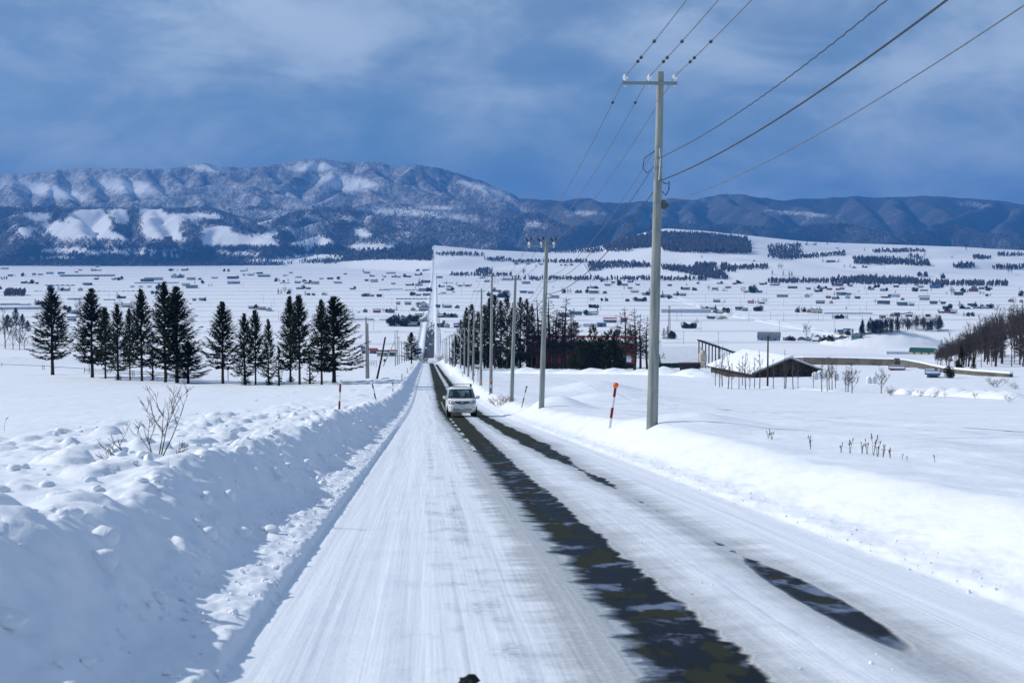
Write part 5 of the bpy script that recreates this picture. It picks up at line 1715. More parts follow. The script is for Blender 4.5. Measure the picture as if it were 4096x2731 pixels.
for d_, L in ((Vector((0.12, 0, 1)), 0.82), (Vector((0.42, 0.1, 0.9)), 0.9), (Vector((-0.35, 0.1, 0.8)), 0.65), (Vector((0.2, -0.1, 1)), 0.9)):
    grow(stem, Vector((0, 0, -0.15)), d_, L, 0.012, 3)
for d_, L in ((Vector((-0.5, 0, 0.5)), 0.42), (Vector((-0.2, 0, 0.7)), 0.45), (Vector((-0.9, 0, 0.3)), 0.4)):
    grow(stem, Vector((-0.38, 0.1, -0.1)), d_, L, 0.009, 2)
for d_, L in ((Vector((0.9, 0, 0.35)), 0.36), (Vector((0.8, 0.1, 0.15)), 0.34)):
    grow(stem, Vector((0.12, 0.05, -0.06)), d_, L, 0.008, 2)
stem.build('stem', 'bare_bark', e, True)
tw.build('twigs', 'bare_bark', e, False)
# ------------------------------------------------------------------ buildings
ROOFS = {'navy': (0.020, 0.035, 0.075), 'blue': (0.025, 0.10, 0.25), 'brightblue': (0.01, 0.16, 0.50), 'teal': (0.03, 0.11, 0.14), 'green': (0.012, 0.085, 0.055), 'maroon': (0.13, 0.028, 0.035), 'red': (0.36, 0.045, 0.028),
         'grey': (0.18, 0.20, 0.23), 'dark': (0.035, 0.036, 0.042), 'white': (0.62, 0.65, 0.69), 'pink': (0.33, 0.19, 0.16), 'olive': (0.20, 0.23, 0.15), 'brown': (0.10, 0.07, 0.05)}
WALLS = {'cream': (0.56, 0.50, 0.36), 'beige': (0.46, 0.40, 0.30), 'white': (0.52, 0.54, 0.56), 'grey': (0.17, 0.185, 0.20), 'yellow': (0.58, 0.48, 0.22), 'pink': (0.48, 0.29, 0.23), 'teal': (0.16, 0.28, 0.31), 'dark': (0.055, 0.05, 0.05), 'brown': (0.13, 0.09, 0.065), 'maroon': (0.17, 0.05, 0.05), 'blue': (0.10, 0.20, 0.36)}
for k, c in ROOFS.items():
    plain('roof_' + k, c, 0.5, 0.0, 0.18, 0.8)
for k, c in WALLS.items():
    plain('wall_' + k, c, 0.8, 0.0, 0.12, 0.7)
plain('window_glass', (0.03, 0.04, 0.055), 0.1, 0.0, 0.2, 3.0, 0, 0.6)
plain('film_cover', (0.50, 0.55, 0.60), 0.35, 0.0, 0.12, 0.6)
plain('weathered_timber', (0.040, 0.031, 0.027), 0.9, 0.0, 0.4, 2.5, 0.3)
plain('dark_concrete', (0.10, 0.092, 0.08), 0.85, 0.0, 0.35, 0.35, 0.2)  # even dark grey-brown concrete of the flume and its pier
plain('brick_red_tile', (0.27, 0.11, 0.085), 0.7, 0.0, 0.15, 0.2)
plain('silo_cream', (0.50, 0.45, 0.35), 0.6, 0.0, 0.25, 1.2)
plain('bale_wrap', (0.70, 0.72, 0.74), 0.35, 0.0, 0.08, 3.0)
plain('green_net', (0.012, 0.035, 0.025), 0.8, 0.0, 0.3, 2.0)
plain('steel_lattice', (0.20, 0.16, 0.17), 0.6, 0.2, 0.2, 3.0)


def gable(e, w, d, h, rh, roof, wall, snow=0.5, ov=0.35, windows=2, door=True, ridge='x', snow_side=None):
    """house body with a pitched roof; ridge 'x' runs along local x, 'y' turns the gable to the viewer (local -y)"""
    if ridge == 'x':
        MB().prism([(-d / 2, -0.5), (d / 2, -0.5), (d / 2, h), (0, h + rh), (-d / 2, h)], 0, -w / 2, w / 2).build('wall', 'wall_' + wall, e)
    else:
        MB().prism([(-w / 2, -0.5), (w / 2, -0.5), (w / 2, h), (0, h + rh), (-w / 2, h)], 1, -d / 2, d / 2).build('wall', 'wall_' + wall, e)
    a_, len_ = (d / 2, w) if ridge == 'x' else (w / 2, d)
    sl_ = rh / a_
    t = 0.16
    for s in (-1, 1):
        e0, e1 = s * (a_ + ov), 0.0
        z0_, z1_ = h - sl_ * ov + 0.02, h + rh + 0.02
        poly = [(e0, z0_), (e1, z1_), (e1, z1_ + t), (e0, z0_ + t)]
        ax = 0 if ridge == 'x' else 1
        rf_ = MB().prism(poly, ax, -len_ / 2 - ov, len_ / 2 + ov).build('roof', 'roof_' + roof, e)
        cover = snow if snow_side is None else (snow if s == snow_side else snow * 0.2)
        if cover > 0.02:
            f0, f1 = (1 - min(cover, 1.0)) * 0.9, 1.0
            th = 0.30
            x0_, x1_ = e0 + (e1 - e0) * 0.02, e0 + (e1 - e0) * min(1.0, cover)
            if cover >= 0.98:
                pz0, pz1 = z0_ + t + 0.004, z1_ + t + 0.004
                pp = [(e0, pz0), (e1, pz1), (e1, pz1 + th), (e0 * 0.97, pz0 + th * 0.9)]
            else:
                za, zb = z0_ + (z1_ - z0_) * 0.02 + t + 0.004, z0_ + (z1_ - z0_) * cover + t + 0.004
                pp = [(x0_, za), (x1_, zb), (x1_ + (e0 - e1) * 0.04, zb + th * 0.6), (x0_ * 0.99, za + th)]
            MB().prism(pp, ax, -len_ / 2 - ov * 0.6, len_ / 2 + ov * 0.6).build('roof_snow', 'roof_snow', e, True)
    fy = -(d / 2) - 0.03
    for k in range(windows):
        x = (k + 0.5) / windows * w * 0.84 - w * 0.42
        MB().box((x, fy, h * 0.58), (min(1.7, w / windows * 0.5), 0.08, h * 0.30)).build('window', 'window_glass', e)
    if door:
        MB().box((w * 0.46 - 0.7 if windows else 0, fy, h * 0.36), (1.1 if w < 14 else 3.0, 0.08, h * 0.72)).build('door', 'wall_brown' if wall != 'brown' else 'wall_dark', e)


def quonset(e, w, d, h, roof, wall, windows=2, end='y', snow=0.0):
    """arched shed; end 'y' turns its round end to the viewer, 'x' its long side"""
    n = 12
    arc = [(math.cos(math.pi * i / n), math.sin(math.pi * i / n)) for i in range(n + 1)]
    a_ = (w if end == 'y' else d) / 2
    L = d if end == 'y' else w
    wl = h * 0.35
    ax = 1 if end == 'y' else 0
    MB().prism([(-a_ * 0.98, -0.5)] + [(-a_ * 0.98 * c, wl + (h - wl) * s * 0.98) for c, s in arc] + [(a_ * 0.98, -0.5)], ax, -L / 2 + 0.1, L / 2 - 0.1).build('wall', 'wall_' + wall, e)
    out = [(-a_ * 1.02 * c, wl + (h - wl) * s * 1.01) for c, s in arc]
    inn = [(-a_ * 0.99 * c, wl + (h - wl) * s * 0.985) for c, s in arc]
    MB().prism(out + inn[::-1], ax, -L / 2 - 0.25, L / 2 + 0.25).build('roof', 'roof_' + roof, e, True)
    if snow:
        o2 = [(-a_ * 1.03 * c, wl + (h - wl) * s * 1.02) for c, s in arc[3:10]]
        o3 = [(-a_ * 1.05 * c, wl + (h - wl) * s * 1.02 + 0.3) for c, s in arc[3:10]]
        MB().prism(o3 + o2[::-1], ax, -L / 2 - 0.1, L / 2 + 0.1).build('roof_snow', 'roof_snow', e, True)
    if end == 'y':
        MB().box((0, -L / 2 + 0.06, h * 0.3), (w * 0.36, 0.1, h * 0.6)).build('door', 'wall_dark', e)
    else:
        for k in range(windows):
            MB().box(((k + 0.5) / windows * w * 0.9 - w * 0.45, -a_ * 0.98 - 0.03, wl * 0.6), (1.6, 0.1, wl * 0.5)).build('window', 'window_glass', e)


def place(x, y):
    """photo point (2352-wide) -> ground point near or far"""
    if y < 831:
        P, D_, ok = far_hit(np.array([x]), np.array([y]))
        return P[0], float(D_[0])
    p = dhit(x, y)
    return p, float(p[1])


def face(p):
    """rotation that turns local -y to the camera"""
    return -math.atan2(p[0], p[1])


# --- red-roofed barn behind the grove
p = dhit(1337, 846)
Yb = p[1] + 14
p = np.array([dz(1337, 575, Yb)[0], Yb, 0]); p[2] = gz(p[0], Yb)
e = empty('barn', p, face(p) - 0.05, 'long barn with bright red gambrel roof half under snow behind the grove', 'barn')
s_ = Yb / 3530.0
L, dep = 240 * s_, 13.0
hh = [2.2, 6.9, 8.3]
MB().prism([(-dep / 2, -1), (dep / 2, -1), (dep / 2, hh[0]), (dep * 0.32, hh[1]), (0, hh[2]), (-dep * 0.32, hh[1]), (-dep / 2, hh[0])], 0, -L / 2, L / 2).build('wall', 'wall_maroon', e)
for s in (-1, 1):
    MB().prism([(s * (dep / 2 + 0.5), hh[0] - 0.5), (s * dep * 0.32, hh[1] + 0.03), (s * dep * 0.32, hh[1] + 0.2), (s * (dep / 2 + 0.5), hh[0] - 0.33)], 0, -L / 2 - 0.4, L / 2 + 0.4).build('roof', 'roof_red', e)
    MB().prism([(s * dep * 0.32, hh[1] + 0.03), (0, hh[2] + 0.03), (0, hh[2] + 0.2), (s * dep * 0.32, hh[1] + 0.2)], 0, -L / 2 - 0.4, L / 2 + 0.4).build('upper_roof', 'roof_red', e)
MB().prism([(-dep * 0.345, hh[1] + 0.05), (-dep * 0.17, hh[1] + 0.88), (-dep * 0.17, hh[1] + 1.15), (-dep * 0.355, hh[1] + 0.45)], 0, -L / 2 - 0.2, L / 2 + 0.2).build('roof_snow', 'roof_snow', e, True)
sn = MB()
for k in range(4):
    xa = (0.05 + 0.23 * k) * L / 2
    sn.prism([(-dep / 2 - 0.4, hh[0] - 0.3), (-dep * 0.36, hh[1] - 0.9 - 0.3 * k), (-dep * 0.37, hh[1] - 0.6 - 0.3 * k), (-dep / 2 - 0.4, hh[0] + 0.25)], 0, xa, xa + 0.22 * L / 2)
sn.build('snow_slide', 'roof_snow', e, True)

# --- snow-covered barns and the open timber shed on the pole-line side
p = dhit(1561, 843); Yb = p[1] + 6
p = np.array([dz(1561, 575, Yb)[0], Yb, 0]); p[2] = gz(p[0], Yb)
s_ = Yb / 3530.0
e = empty('barn', p, face(p) + 0.12, 'barn with a thick smooth snow roof and dark eaves beside the timber shed', 'barn')
gable(e, 92 * s_, 17.0, 1.6, 3.6, 'dark', 'dark', 1.0, 0.6, 3, True, 'x')
p = dhit(1531, 841)
s_ = p[1] / 3530.0
e = empty('lean_to', p, face(p), 'open lean-to with rounded snow roof on thin posts', 'lean-to')
n = 8
arc = [(-2.2 * math.cos(math.pi * i / n / 2 + math.pi / 2 * 0), 0) for i in range(n)]
w = 34 * s_
MB().add([(-w / 2, -2.5, 1.5), (w / 2, -2.5, 1.5), (w / 2, 2.5, 2.9), (-w / 2, 2.5, 2.9), (-w / 2, -2.5, 1.65), (w / 2, -2.5, 1.65), (w / 2, 2.5, 3.05), (-w / 2, 2.5, 3.05)], [(0, 1, 2, 3), (7, 6, 5, 4), (0, 4, 5, 1), (1, 5, 6, 2), (2, 6, 7, 3), (3, 7, 4, 0)]).build('roof', 'roof_dark', e)
sn = []
for j in range(6):
    t = j / 5
    y_ = -2.75 + 5.2 * t
    zt = 1.66 + 1.4 * t + (0.55 * math.sqrt(min(1, t * 3)) + 0.05)
    sn.append((y_, zt))
sn = [(-2.7, 1.5)] + sn + [(2.4, 3.06), (-2.5, 1.66)]
MB().prism(sn, 0, -w / 2 - 0.1, w / 2 + 0.1).build('roof_snow', 'roof_snow', e, True)
for k in range(4):
    MB().tube((-w / 2 + 0.2 + k * (w - 0.4) / 3, -2.2, -0.5), (-w / 2 + 0.2 + k * (w - 0.4) / 3, -2.2, 1.55), 0.07).build('post', 'weathered_timber', e)
# timber shed: tall posts carrying a long sloping roof plane
A, Ya = dhit(1618, 846), 0
Ya = A[1] + 2
e = empty('timber_shed', (dz(1612, 575, Ya)[0], Ya, gz(dz(1612, 575, Ya)[0], Ya)), 0, 'open dark timber shed with tall posts and a long sloping roof', 'shed')
o_ = np.array(e.location)
s_ = Ya / 3530.0
hT = (838 - 779) * s_
endp = dz(1703, 815, Ya + 16) - o_
top0 = np.array([-1.0, 0, dz(1602, 779, Ya)[2] - o_[2]])
dirv_ = endp - top0
for k in range(7):
    t = k * 0.055
    q_ = top0 + dirv_ * t + np.array([0.45 + 0.25 * k, 0.2 * k, 0])
    MB().box((q_[0], q_[1], (q_[2] - 0.35 - 0.6) / 2), (0.26, 0.26, q_[2] - 0.35 + 0.6)).build('post', 'weathered_timber', e)
for k in range(3):
    q_ = top0 + dirv_ * (0.45 + 0.22 * k) + np.array([0.8, 1.0, 0])
    MB().box((q_[0], q_[1], q_[2] / 2 - 1.2), (0.14, 0.14, q_[2] + 1.6)).build('rear_post', 'weathered_timber', e)
c4 = [top0, top0 + dirv_, top0 + dirv_ + np.array([2.0, 5.0, -0.5]), top0 + np.array([2.0, 5.0, -0.5])]
MB().add([tuple(c) for c in c4] + [tuple(c - np.array([0, 0, 0.38])) for c in c4], [(0, 1, 2, 3), (7, 6, 5, 4), (0, 4, 5, 1), (1, 5, 6, 2), (2, 6, 7, 3), (3, 7, 4, 0)]).build('roof', 'weathered_timber', e)
for k in range(4):
    a0 = top0 + dirv_ * (0.12 + 0.2 * k) + np.array([0.3, 0.6, 0.02]); a1 = a0 + dirv_ * 0.15
    MB().add([tuple(a0), tuple(a1), tuple(a1 + np.array([0.6, 2.5, -0.1])), tuple(a0 + np.array([0.5, 2.2, -0.1])), tuple(a0 + np.array([0, 0, .16])), tuple(a1 + np.array([0, 0, .16])), tuple(a1 + np.array([0.6, 2.5, 0.08])), tuple(a0 + np.array([0.5, 2.2, 0.08]))],
             [(3, 2, 1, 0), (4, 5, 6, 7), (0, 1, 5, 4), (1, 2, 6, 5), (2, 3, 7, 6), (3, 0, 4, 7)]).build('roof_snow', 'roof_snow', e, True)
# feed silo
ps = dhit(1616, 849)
ps = np.array([dz(1616, 575, Ya - 4)[0], Ya - 4, 0]); ps[2] = gz(ps[0], Ya - 4)
s_ = ps[1] / 3530.0
R_ = 9.5 * s_
e = empty('feed_silo', ps, 0, 'cream feed silo with conical top beside the timber shed', 'silo')
MB().lathe([(R_ * 0.25, 0.5), (R_ * 0.95, 1.6), (R_, 1.8), (R_, 3.6)], (0, 0, 0), 18).build('hopper', 'silo_cream', e, True)
MB().lathe([(R_ * 1.04, 3.6), (R_ * 0.6, 4.3), (R_ * 0.2, 4.75), (0.05, 4.8)], (0, 0, 0), 18).build('cap', 'silo_cream', e, True)
for k in range(4):
    a = k * 1.57 + 0.6
    MB().tube((R_ * 0.9 * math.cos(a), R_ * 0.9 * math.sin(a), -0.5), (R_ * 0.9 * math.cos(a), R_ * 0.9 * math.sin(a), 2.0), 0.05).build('leg', 'galvanised_steel', e)
for z in (2.2, 2.9):
    MB().lathe([(R_ * 1.015, z), (R_ * 1.015, z + 0.06)], (0, 0, 0), 18).build('hoop', 'galvanised_steel', e, True)
# low wide shed with a broad snow roof and dark gable
p = dhit(1764, 866); s_ = p[1] / 3530.0
p[1] += 8; p[0] = dz(1762, 575, p[1])[0]; p[2] = gz(p[0], p[1])
e = empty('cattle_shed', p, face(p) + 0.42, 'broad low dark cattle shed under one wide snow roof', 'shed')
gable(e, 178 * s_, 17.0, 1.1, 2.1, 'brown', 'dark', 1.0, 0.5, 0, False, 'y')
w = 178 * s_
for k in range(9):
    x = -w / 2 + (k + 0.5) * w / 9
    MB().box((x, -8.57, 0.45), (0.2, 0.14, 1.3)).build('post', 'weathered_timber', e)
for k in range(14):
    x = -w / 2 + (k + 0.5) * w / 14
    hz = 1.1 + 2.1 * (1 - abs(x) / (w / 2))
    MB().box((x, -8.56, (1.0 + hz) / 2 - 0.05), (w / 14 - 0.06, 0.08, max(0.15, hz - 1.0))).build('plank', 'weathered_timber', e)
MB().box((w * 0.10, -8.6, 0.5), (0.8, 0.1, 0.5)).build('window', 'roof_grey', e)
# post in front of it and one at the roadside field
for (x, y, yt, lab) in ((1763, 887, 768, 'tall dark post standing in the sapling row before the cattle shed'),):
    p = dhit(x, y)
    H = (y - yt) / 3530 * p[1]
    e = empty('timber_pole', p, 0, lab, 'post')
    MB().path([(0, 0, -0.5), (0, 0, H)], [0.13, 0.09], 8).build('shaft', 'creosoted_wood', e, True)
    MB().box((0, 0, H - 0.3), (0.7, 0.07, 0.07)).build('crossarm', 'creosoted_wood', e)
# wooden cart in the yard
p = dhit(1536, 858)
e = empty('farm_cart', p, 0.1, 'small orange-brown wooden cart in the snowy farmyard', 'cart')
MB().box((0, 0, 0.55), (2.0, 1.0, 0.5)).build('box_body', 'wall_yellow', e)
for s in (-1, 1):
    MB().lathe([(0.32, -0.05), (0.32, 0.05)], (s * 0.7, -0.55, 0.3), 12, Matrix.Rotation(rad(90), 3, 'X')).build('wheel', 'tyre_rubber', e)
p = dhit(1585, 858)
e = empty('machine_shed', p, 0.0, 'small dark open machine shed next to the silo', 'shed')
MB().box((0, 0.8, 0.9), (3.4, 0.1, 1.8)).build('wall', 'wall_dark', e)
MB().box((0, 0, 1.9), (3.8, 2.2, 0.12)).build('roof', 'roof_brown', e)
for s in (-1, 1):
    MB().box((s * 1.6, -0.8, 0.9), (0.14, 0.14, 1.9)).build('post', 'weathered_timber', e)
# green netting fence along the yard
P_, Q_ = dhit(1330, 850), dhit(1585, 850)
for k in range(6):
    a = P_ + (Q_ - P_) * k / 6; b_ = P_ + (Q_ - P_) * (k + 1) / 6
    a[2], b_[2] = gz(a[0], a[1]), gz(b_[0], b_[1])
    if k in (3,):
        continue
    e = empty('windbreak_net', a, math.atan2(b_[1] - a[1], b_[0] - a[0]), 'dark green windbreak netting panel along the farmyard, %s from the grove' % ordn[k], 'net', 'windbreak netting along the farmyard')
    Lk = float(np.linalg.norm(b_ - a)) - 0.1
    MB().box((Lk / 2, 0, 0.9 + k * 0.05), (Lk, 0.05, 1.2)).build('netting', 'green_net', e)
    for t in (0.02, 0.5):
        MB().tube((Lk * t, 0.06, -0.4), (Lk * t, 0.06, 1.7), 0.05).build('post', 'dark_metal', e)
# wrapped bales
for (x, y, r0, lab) in ((1872, 872, 7.5, 'white wrapped bale standing upright behind the saplings'), (1884, 869, 8, 'wrapped bale second in the row behind the saplings'), (1896, 868, 8, 'wrapped bale third in the row behind the saplings'), (1908, 869, 8, 'wrapped bale fourth in the row behind the saplings'), (1919, 873, 7, 'last wrapped bale of the row with a grey foot'), (1996, 880, 7, 'snow-capped bale beside the tall sapling'), (2006, 880, 7, 'snow-capped bale half buried next to its twin')):
    p = dhit(x, y)
    rr = r0 / 3530 * p[1]
    e = empty('wrapped_bale', p, 0, lab, 'bale', 'white wrapped bales')
    MB().lathe([(rr * 0.9, -0.3), (rr, 0.08), (rr, rr * 1.75), (rr * 0.88, rr * 1.95), (rr * 0.3, rr * 2.05)], (0, 0, 0), 16).build('wrap', 'bale_wrap', e, True)
    MB().lathe([(rr * 0.93, rr * 1.96), (rr * 0.8, rr * 2.2), (rr * 0.35, rr * 2.38), (0.02, rr * 2.42)], (0, 0, 0), 14).build('snow_cap', 'roof_snow', e, True)
# concrete flume wall
FL = [(1806, 836, 822), (1845, 837, 822.5), (1940, 838, 824), (2010, 839, 826), (2056, 840, 827), (2075, 841, 828.5), (2110, 846, 836), (2140, 851, 843), (2168, 856, 849), (2240, 862, 856), (2318, 866, 862)]
e = empty('flume_wall', dhit(FL[0][0], FL[0][1]), 0, 'long grey concrete flume wall crossing the slope below the plain', 'wall')
o_ = np.array(e.location)
Yf = [dhit(x, y)[1] for x, y, _ in FL]
for k in range(len(FL) - 1):
    a, b_ = dhit(FL[k][0], FL[k][1]), dhit(FL[k + 1][0], FL[k + 1][1])
    ta, tb = dz(FL[k][0], FL[k][2], a[1]), dz(FL[k + 1][0], FL[k + 1][2], b_[1])
    if k == 0:
        ta = a + np.array([0, 0, 0.4])
        a, ta = dhit(1812, 826), dz(1806, 822, dhit(1812, 826)[1])
    nrm = np.array([-(b_ - a)[1], (b_ - a)[0], 0]); nrm = nrm / (np.linalg.norm(nrm) + 1e-9) * 0.6
    q_ = [a - np.array([0, 0, 4.0]), b_ - np.array([0, 0, 4.0]), tb + np.array([0, 0, 0.2]), ta + np.array([0, 0, 0.2])]
    sh = [c - o_ for c in q_] + [c - o_ + nrm for c in q_]
    MB().add([tuple(c) for c in sh], [(0, 1, 2, 3), (7, 6, 5, 4), (0, 4, 5, 1), (1, 5, 6, 2), (2, 6, 7, 3), (3, 7, 4, 0)]).build('wall_panel', 'dark_concrete', e)
    up_ = np.array([0, 0, 0.02])
    up_[2] = 0.22
    cap = [ta - o_ + nrm * 0.15 + up_, tb - o_ + nrm * 0.15 + up_, tb - o_ + nrm * 1.1 + up_, ta - o_ + nrm * 1.1 + up_]
    MB().add([tuple(c) for c in cap] + [tuple(c + np.array([0, 0, 0.28])) for c in cap], [(3, 2, 1, 0), (4, 5, 6, 7), (0, 1, 5, 4), (1, 2, 6, 5), (2, 3, 7, 6), (3, 0, 4, 7)]).build('snow_cap', 'roof_snow', e, True)
p = dhit(2061, 846)
s_ = p[1] / 3530
e = empty('sluice_house', p, face(p), 'small white-topped sluice house on the concrete flume', 'sluice house')
MB().box((0, 0, 7 * s_), (13 * s_, 1.6, 16 * s_ + 0.6)).build('pier', 'dark_concrete', e)
MB().box((-1 * s_, 0, 18.5 * s_), (11 * s_, 1.5, 7 * s_)).build('wall', 'wall_white', e)
MB().box((-1 * s_, -0.78, 18.5 * s_), (6 * s_, 0.05, 4 * s_)).build('window', 'window_glass', e)
MB().box((-1 * s_, 0, 22.6 * s_), (13 * s_, 1.9, 0.2)).build('roof', 'roof_maroon', e)
MB().box((-1 * s_, 0, 23.6 * s_), (12.4 * s_, 1.8, 0.22)).build('roof_snow', 'roof_snow', e)
# blue-roofed hut and maroon roof edge by the flume
for (x, y, w, h, roof, wall, lab) in ((2142, 866, 26, 9, 'blue', 'teal', 'small blue-roofed hut under the dark trees by the flume'), (2060, 850, 30, 4, 'maroon', 'maroon', 'low maroon roof half sunk in the snow below the sluice house')):
    p = dhit(x, y); s_ = p[1] / 3530
    e = empty('hut', p, face(p), lab, 'hut')
    gable(e, w * s_, 4.0, h * s_, 5 * s_, roof, wall, 0.35, 0.3, 1, True)
# lattice mast
P, D_, ok = far_hit(np.array([1537.0]), np.array([768.0]))
p = P[0]; s_ = D_[0] / 3530
H = (768 - 702) * s_
e = empty('lattice_mast', p, 0, 'tall slim lattice radio mast behind the nearest pole', 'mast')
for sx_ in (-1, 1):
    for sy_ in (-1, 1):
        MB().path([(sx_ * 1.0, sy_ * 1.0, -0.5), (sx_ * 0.5, sy_ * 0.5, H * 0.9)], [0.13, 0.10], 4).build('leg', 'steel_lattice', e)
br = MB()
for k in range(10):
    z0_, z1_ = H * 0.9 * k / 10, H * 0.9 * (k + 1) / 10
    w0, w1 = 1.0 - 0.5 * k / 10, 1.0 - 0.5 * (k + 1) / 10
    for sy_ in (-1, 1):
        br.tube((-w0, sy_ * w0, z0_), (w1, sy_ * w1, z1_), 0.06, None, 4); br.tube((w0, sy_ * w0, z0_), (-w1, sy_ * w1, z1_), 0.06, None, 4)
        br.tube((sy_ * w0, -w0, z0_), (sy_ * w1, w1, z1_), 0.06, None, 4); br.tube((sy_ * w0, w0, z0_), (sy_ * w1, -w1, z1_), 0.06, None, 4)
br.build('lattice_bracing', 'steel_lattice', e, kind='stuff')
MB().box((0, 0, H * 0.92), (1.9, 1.9, 0.25)).build('platform', 'steel_lattice', e)
for k in range(4):
    MB().box((0.85 * math.cos(k * 1.57), 0.85 * math.sin(k * 1.57), H * 0.965), (0.35, 0.35, H * 0.06)).build('antenna', 'wall_grey', e)

# ------------------------------------------------------------------ grove and scrub on the pole-line side
GG = 'trees of the dark grove beside the road'
OPENC = [spruce_meshes(61, 0.24, 0.1, 0.55, (12.0, 3.0)), spruce_meshes(62, 0.30, 0.0, 0.5, (12.0, 2.8)), spruce_meshes(63, 0.2, 0.2, 0.6, (12.0, 2.9))]
k = 0
for (x, yt, hw, vi) in [(1058, 735, 16, 2), (1071, 705, 18, 1), (1084, 698, 26, 0), (1098, 716, 18, 4), (1112, 700, 22, 1), (1124, 684, 24, 0), (1136, 678, 26, 2), (1150, 690, 20, 1), (1165, 680, 24, 0), (1180, 694, 22, 4), (1196, 682, 22, 1), (1210, 686, 22, 2), (1222, 700, 18, 0), (1046, 770, 15, 1)]:
    Yt = 378 + 34 * ((x * 0.37) % 1.0) + (0 if x > 1100 else -20)
    p = np.array([dz(x, 575, Yt)[0], Yt, 0]); p[2] = gz(p[0], Yt)
    yb = 575 - p[2] / Yt * 3530
    H = (yb - yt) / 3530 * Yt; W = hw / 3530 * Yt
    plant('grove_conifer', OPENC[k % 3] if k % 4 != 1 else SPR[vi], p, (W / 2.2, W / 2.2, H / 12), x, 'tall dark conifer in the grove, %s from the road' % ordn[k], 'conifer', GG)
    k += 1
plain('shade_needles', (0.016, 0.017, 0.007), 0.85, 0.0, 0.4, 0.8)


def leafy_blob(seed, n=2600):
    """juniper or low evergreen: many small sprays filling an uneven dome of height 1 and radius 0.5"""
    g = np.random.default_rng(seed)
    lobes = [(g.uniform(-.28, .28), g.uniform(-.28, .28), g.uniform(.2, .72), g.uniform(.16, .30)) for _ in range(9)] + [(0, 0, .35, .4), (g.uniform(-.1, .1), 0, .8, .17)]
    P = []
    while len(P) < n:
        l = lobes[g.integers(len(lobes))]
        v = g.normal(0, 1, 3); v /= np.linalg.norm(v)
        q_ = np.array(l[:3]) + v * l[3] * g.uniform(0.55, 1.08) * np.array([1, 1, 1.15])
        if q_[2] > 0:
            P.append((q_, v))
    V, T = [], []
    for q_, v in P:
        d = v + np.array([0, 0, 0.2]) + g.normal(0, .4, 3); d /= np.linalg.norm(d)
        s_ = np.cross(d, g.normal(0, 1, 3)); s_ /= np.linalg.norm(s_) + 1e-9
        L, w = g.uniform(.05, .11), g.uniform(.014, .028)
        i = len(V)
        V += [q_ - s_ * w, q_ + s_ * w, q_ + d * L]; T.append((i, i + 1, i + 2))
    cm = mesh_np('crown', np.array(V), None, np.array(T), False)
    cm.materials.append(MAT['juniper_needles'])
    tr = MB().path([(0, 0, -0.05), (0, 0, 0.5)], [0.05, 0.02], 6).build('trunk', 'conifer_bark', None, True, True)
    return tr, cm


BLOB = [leafy_blob(70 + i) for i in range(4)]


def blob_tree(name, x, y, yt, hw, vi, label, cat, group=None, Yd=None):
    if Yd is None:
        p, dd = place(x, y)
    else:
        p = np.array([dz(x, 575, Yd)[0], Yd, 0]); p[2] = gz(p[0], Yd); dd = Yd
    s_ = dd / 3530
    return plant(name, BLOB[vi % 4], p, (hw * 2 * s_, hw * 2 * s_, (y - yt) * s_), x * 1.7, label, cat, group)


for i, (x, y, yt, hw, lab) in enumerate([(1361, 853, 746, 27, 'tall round-topped dark juniper in front of the red barn'), (1338, 853, 772, 24, 'dark juniper bush between larches and the tallest juniper'), (1401, 853, 758, 30, 'broad dark juniper covering the red barn end'), (1382, 853, 775, 26, 'dense juniper wedged between the two tallest'), (1424, 853, 800, 18, 'low juniper at the barn end'), (1318, 853, 810, 18, 'low dark juniper beside the grove edge')]):
    blob_tree('juniper', x, y, yt, hw, i, lab, 'juniper', 'junipers by the red barn')
for i, (x, yt) in enumerate([(1070, 800), (1095, 805), (1120, 795), (1145, 800), (1170, 805), (1195, 798), (1220, 808)]):
    blob_tree('undergrowth_shrub', x, 851, yt, 17, i, 'dark evergreen undergrowth shrub at the foot of the grove, %s from the road' % ordn[i], 'shrub', 'undergrowth below the grove', 392)
for i, (x, yt, lab) in enumerate([(1233, 688, 'bare larch at the grove edge, first past the second power pole'), (1261, 678, 'tall bare larch behind the second power pole'), (1280, 712, 'slim bare larch in front of the red barn'), (1301, 684, 'tallest bare larch in front of the red barn'), (1318, 735, 'small bare larch beside the red barn junipers'),
                                  (1433, 702, 'bare larch with wide crown at the barn end'), (1457, 704, 'second bare larch at the barn end'), (1471, 718, 'third bare larch at the barn end'), (1487, 724, 'bare larch half hidden by the nearest pole'), (1246, 705, 'larch leaning over the red barn roof, next past the grove'), (1291, 720, 'thin larch close behind the tallest one'), (1310, 712, 'thin larch on the far side of the tallest one'), (1252, 730, 'low larch at the grove edge'), (1272, 742, 'young larch between two tall larches'), (1418, 740, 'thin larch between juniper and barn-end larches')]):
    bare('larch', LARCH[i % 4], 10.0, x, 851, yt, lab, 'larch', 'bare larches by the red barn', i * 1.1, None if 1350 < x else 385, 1.5)
GSAP = 'row of bare saplings before the cattle shed'
i = 0
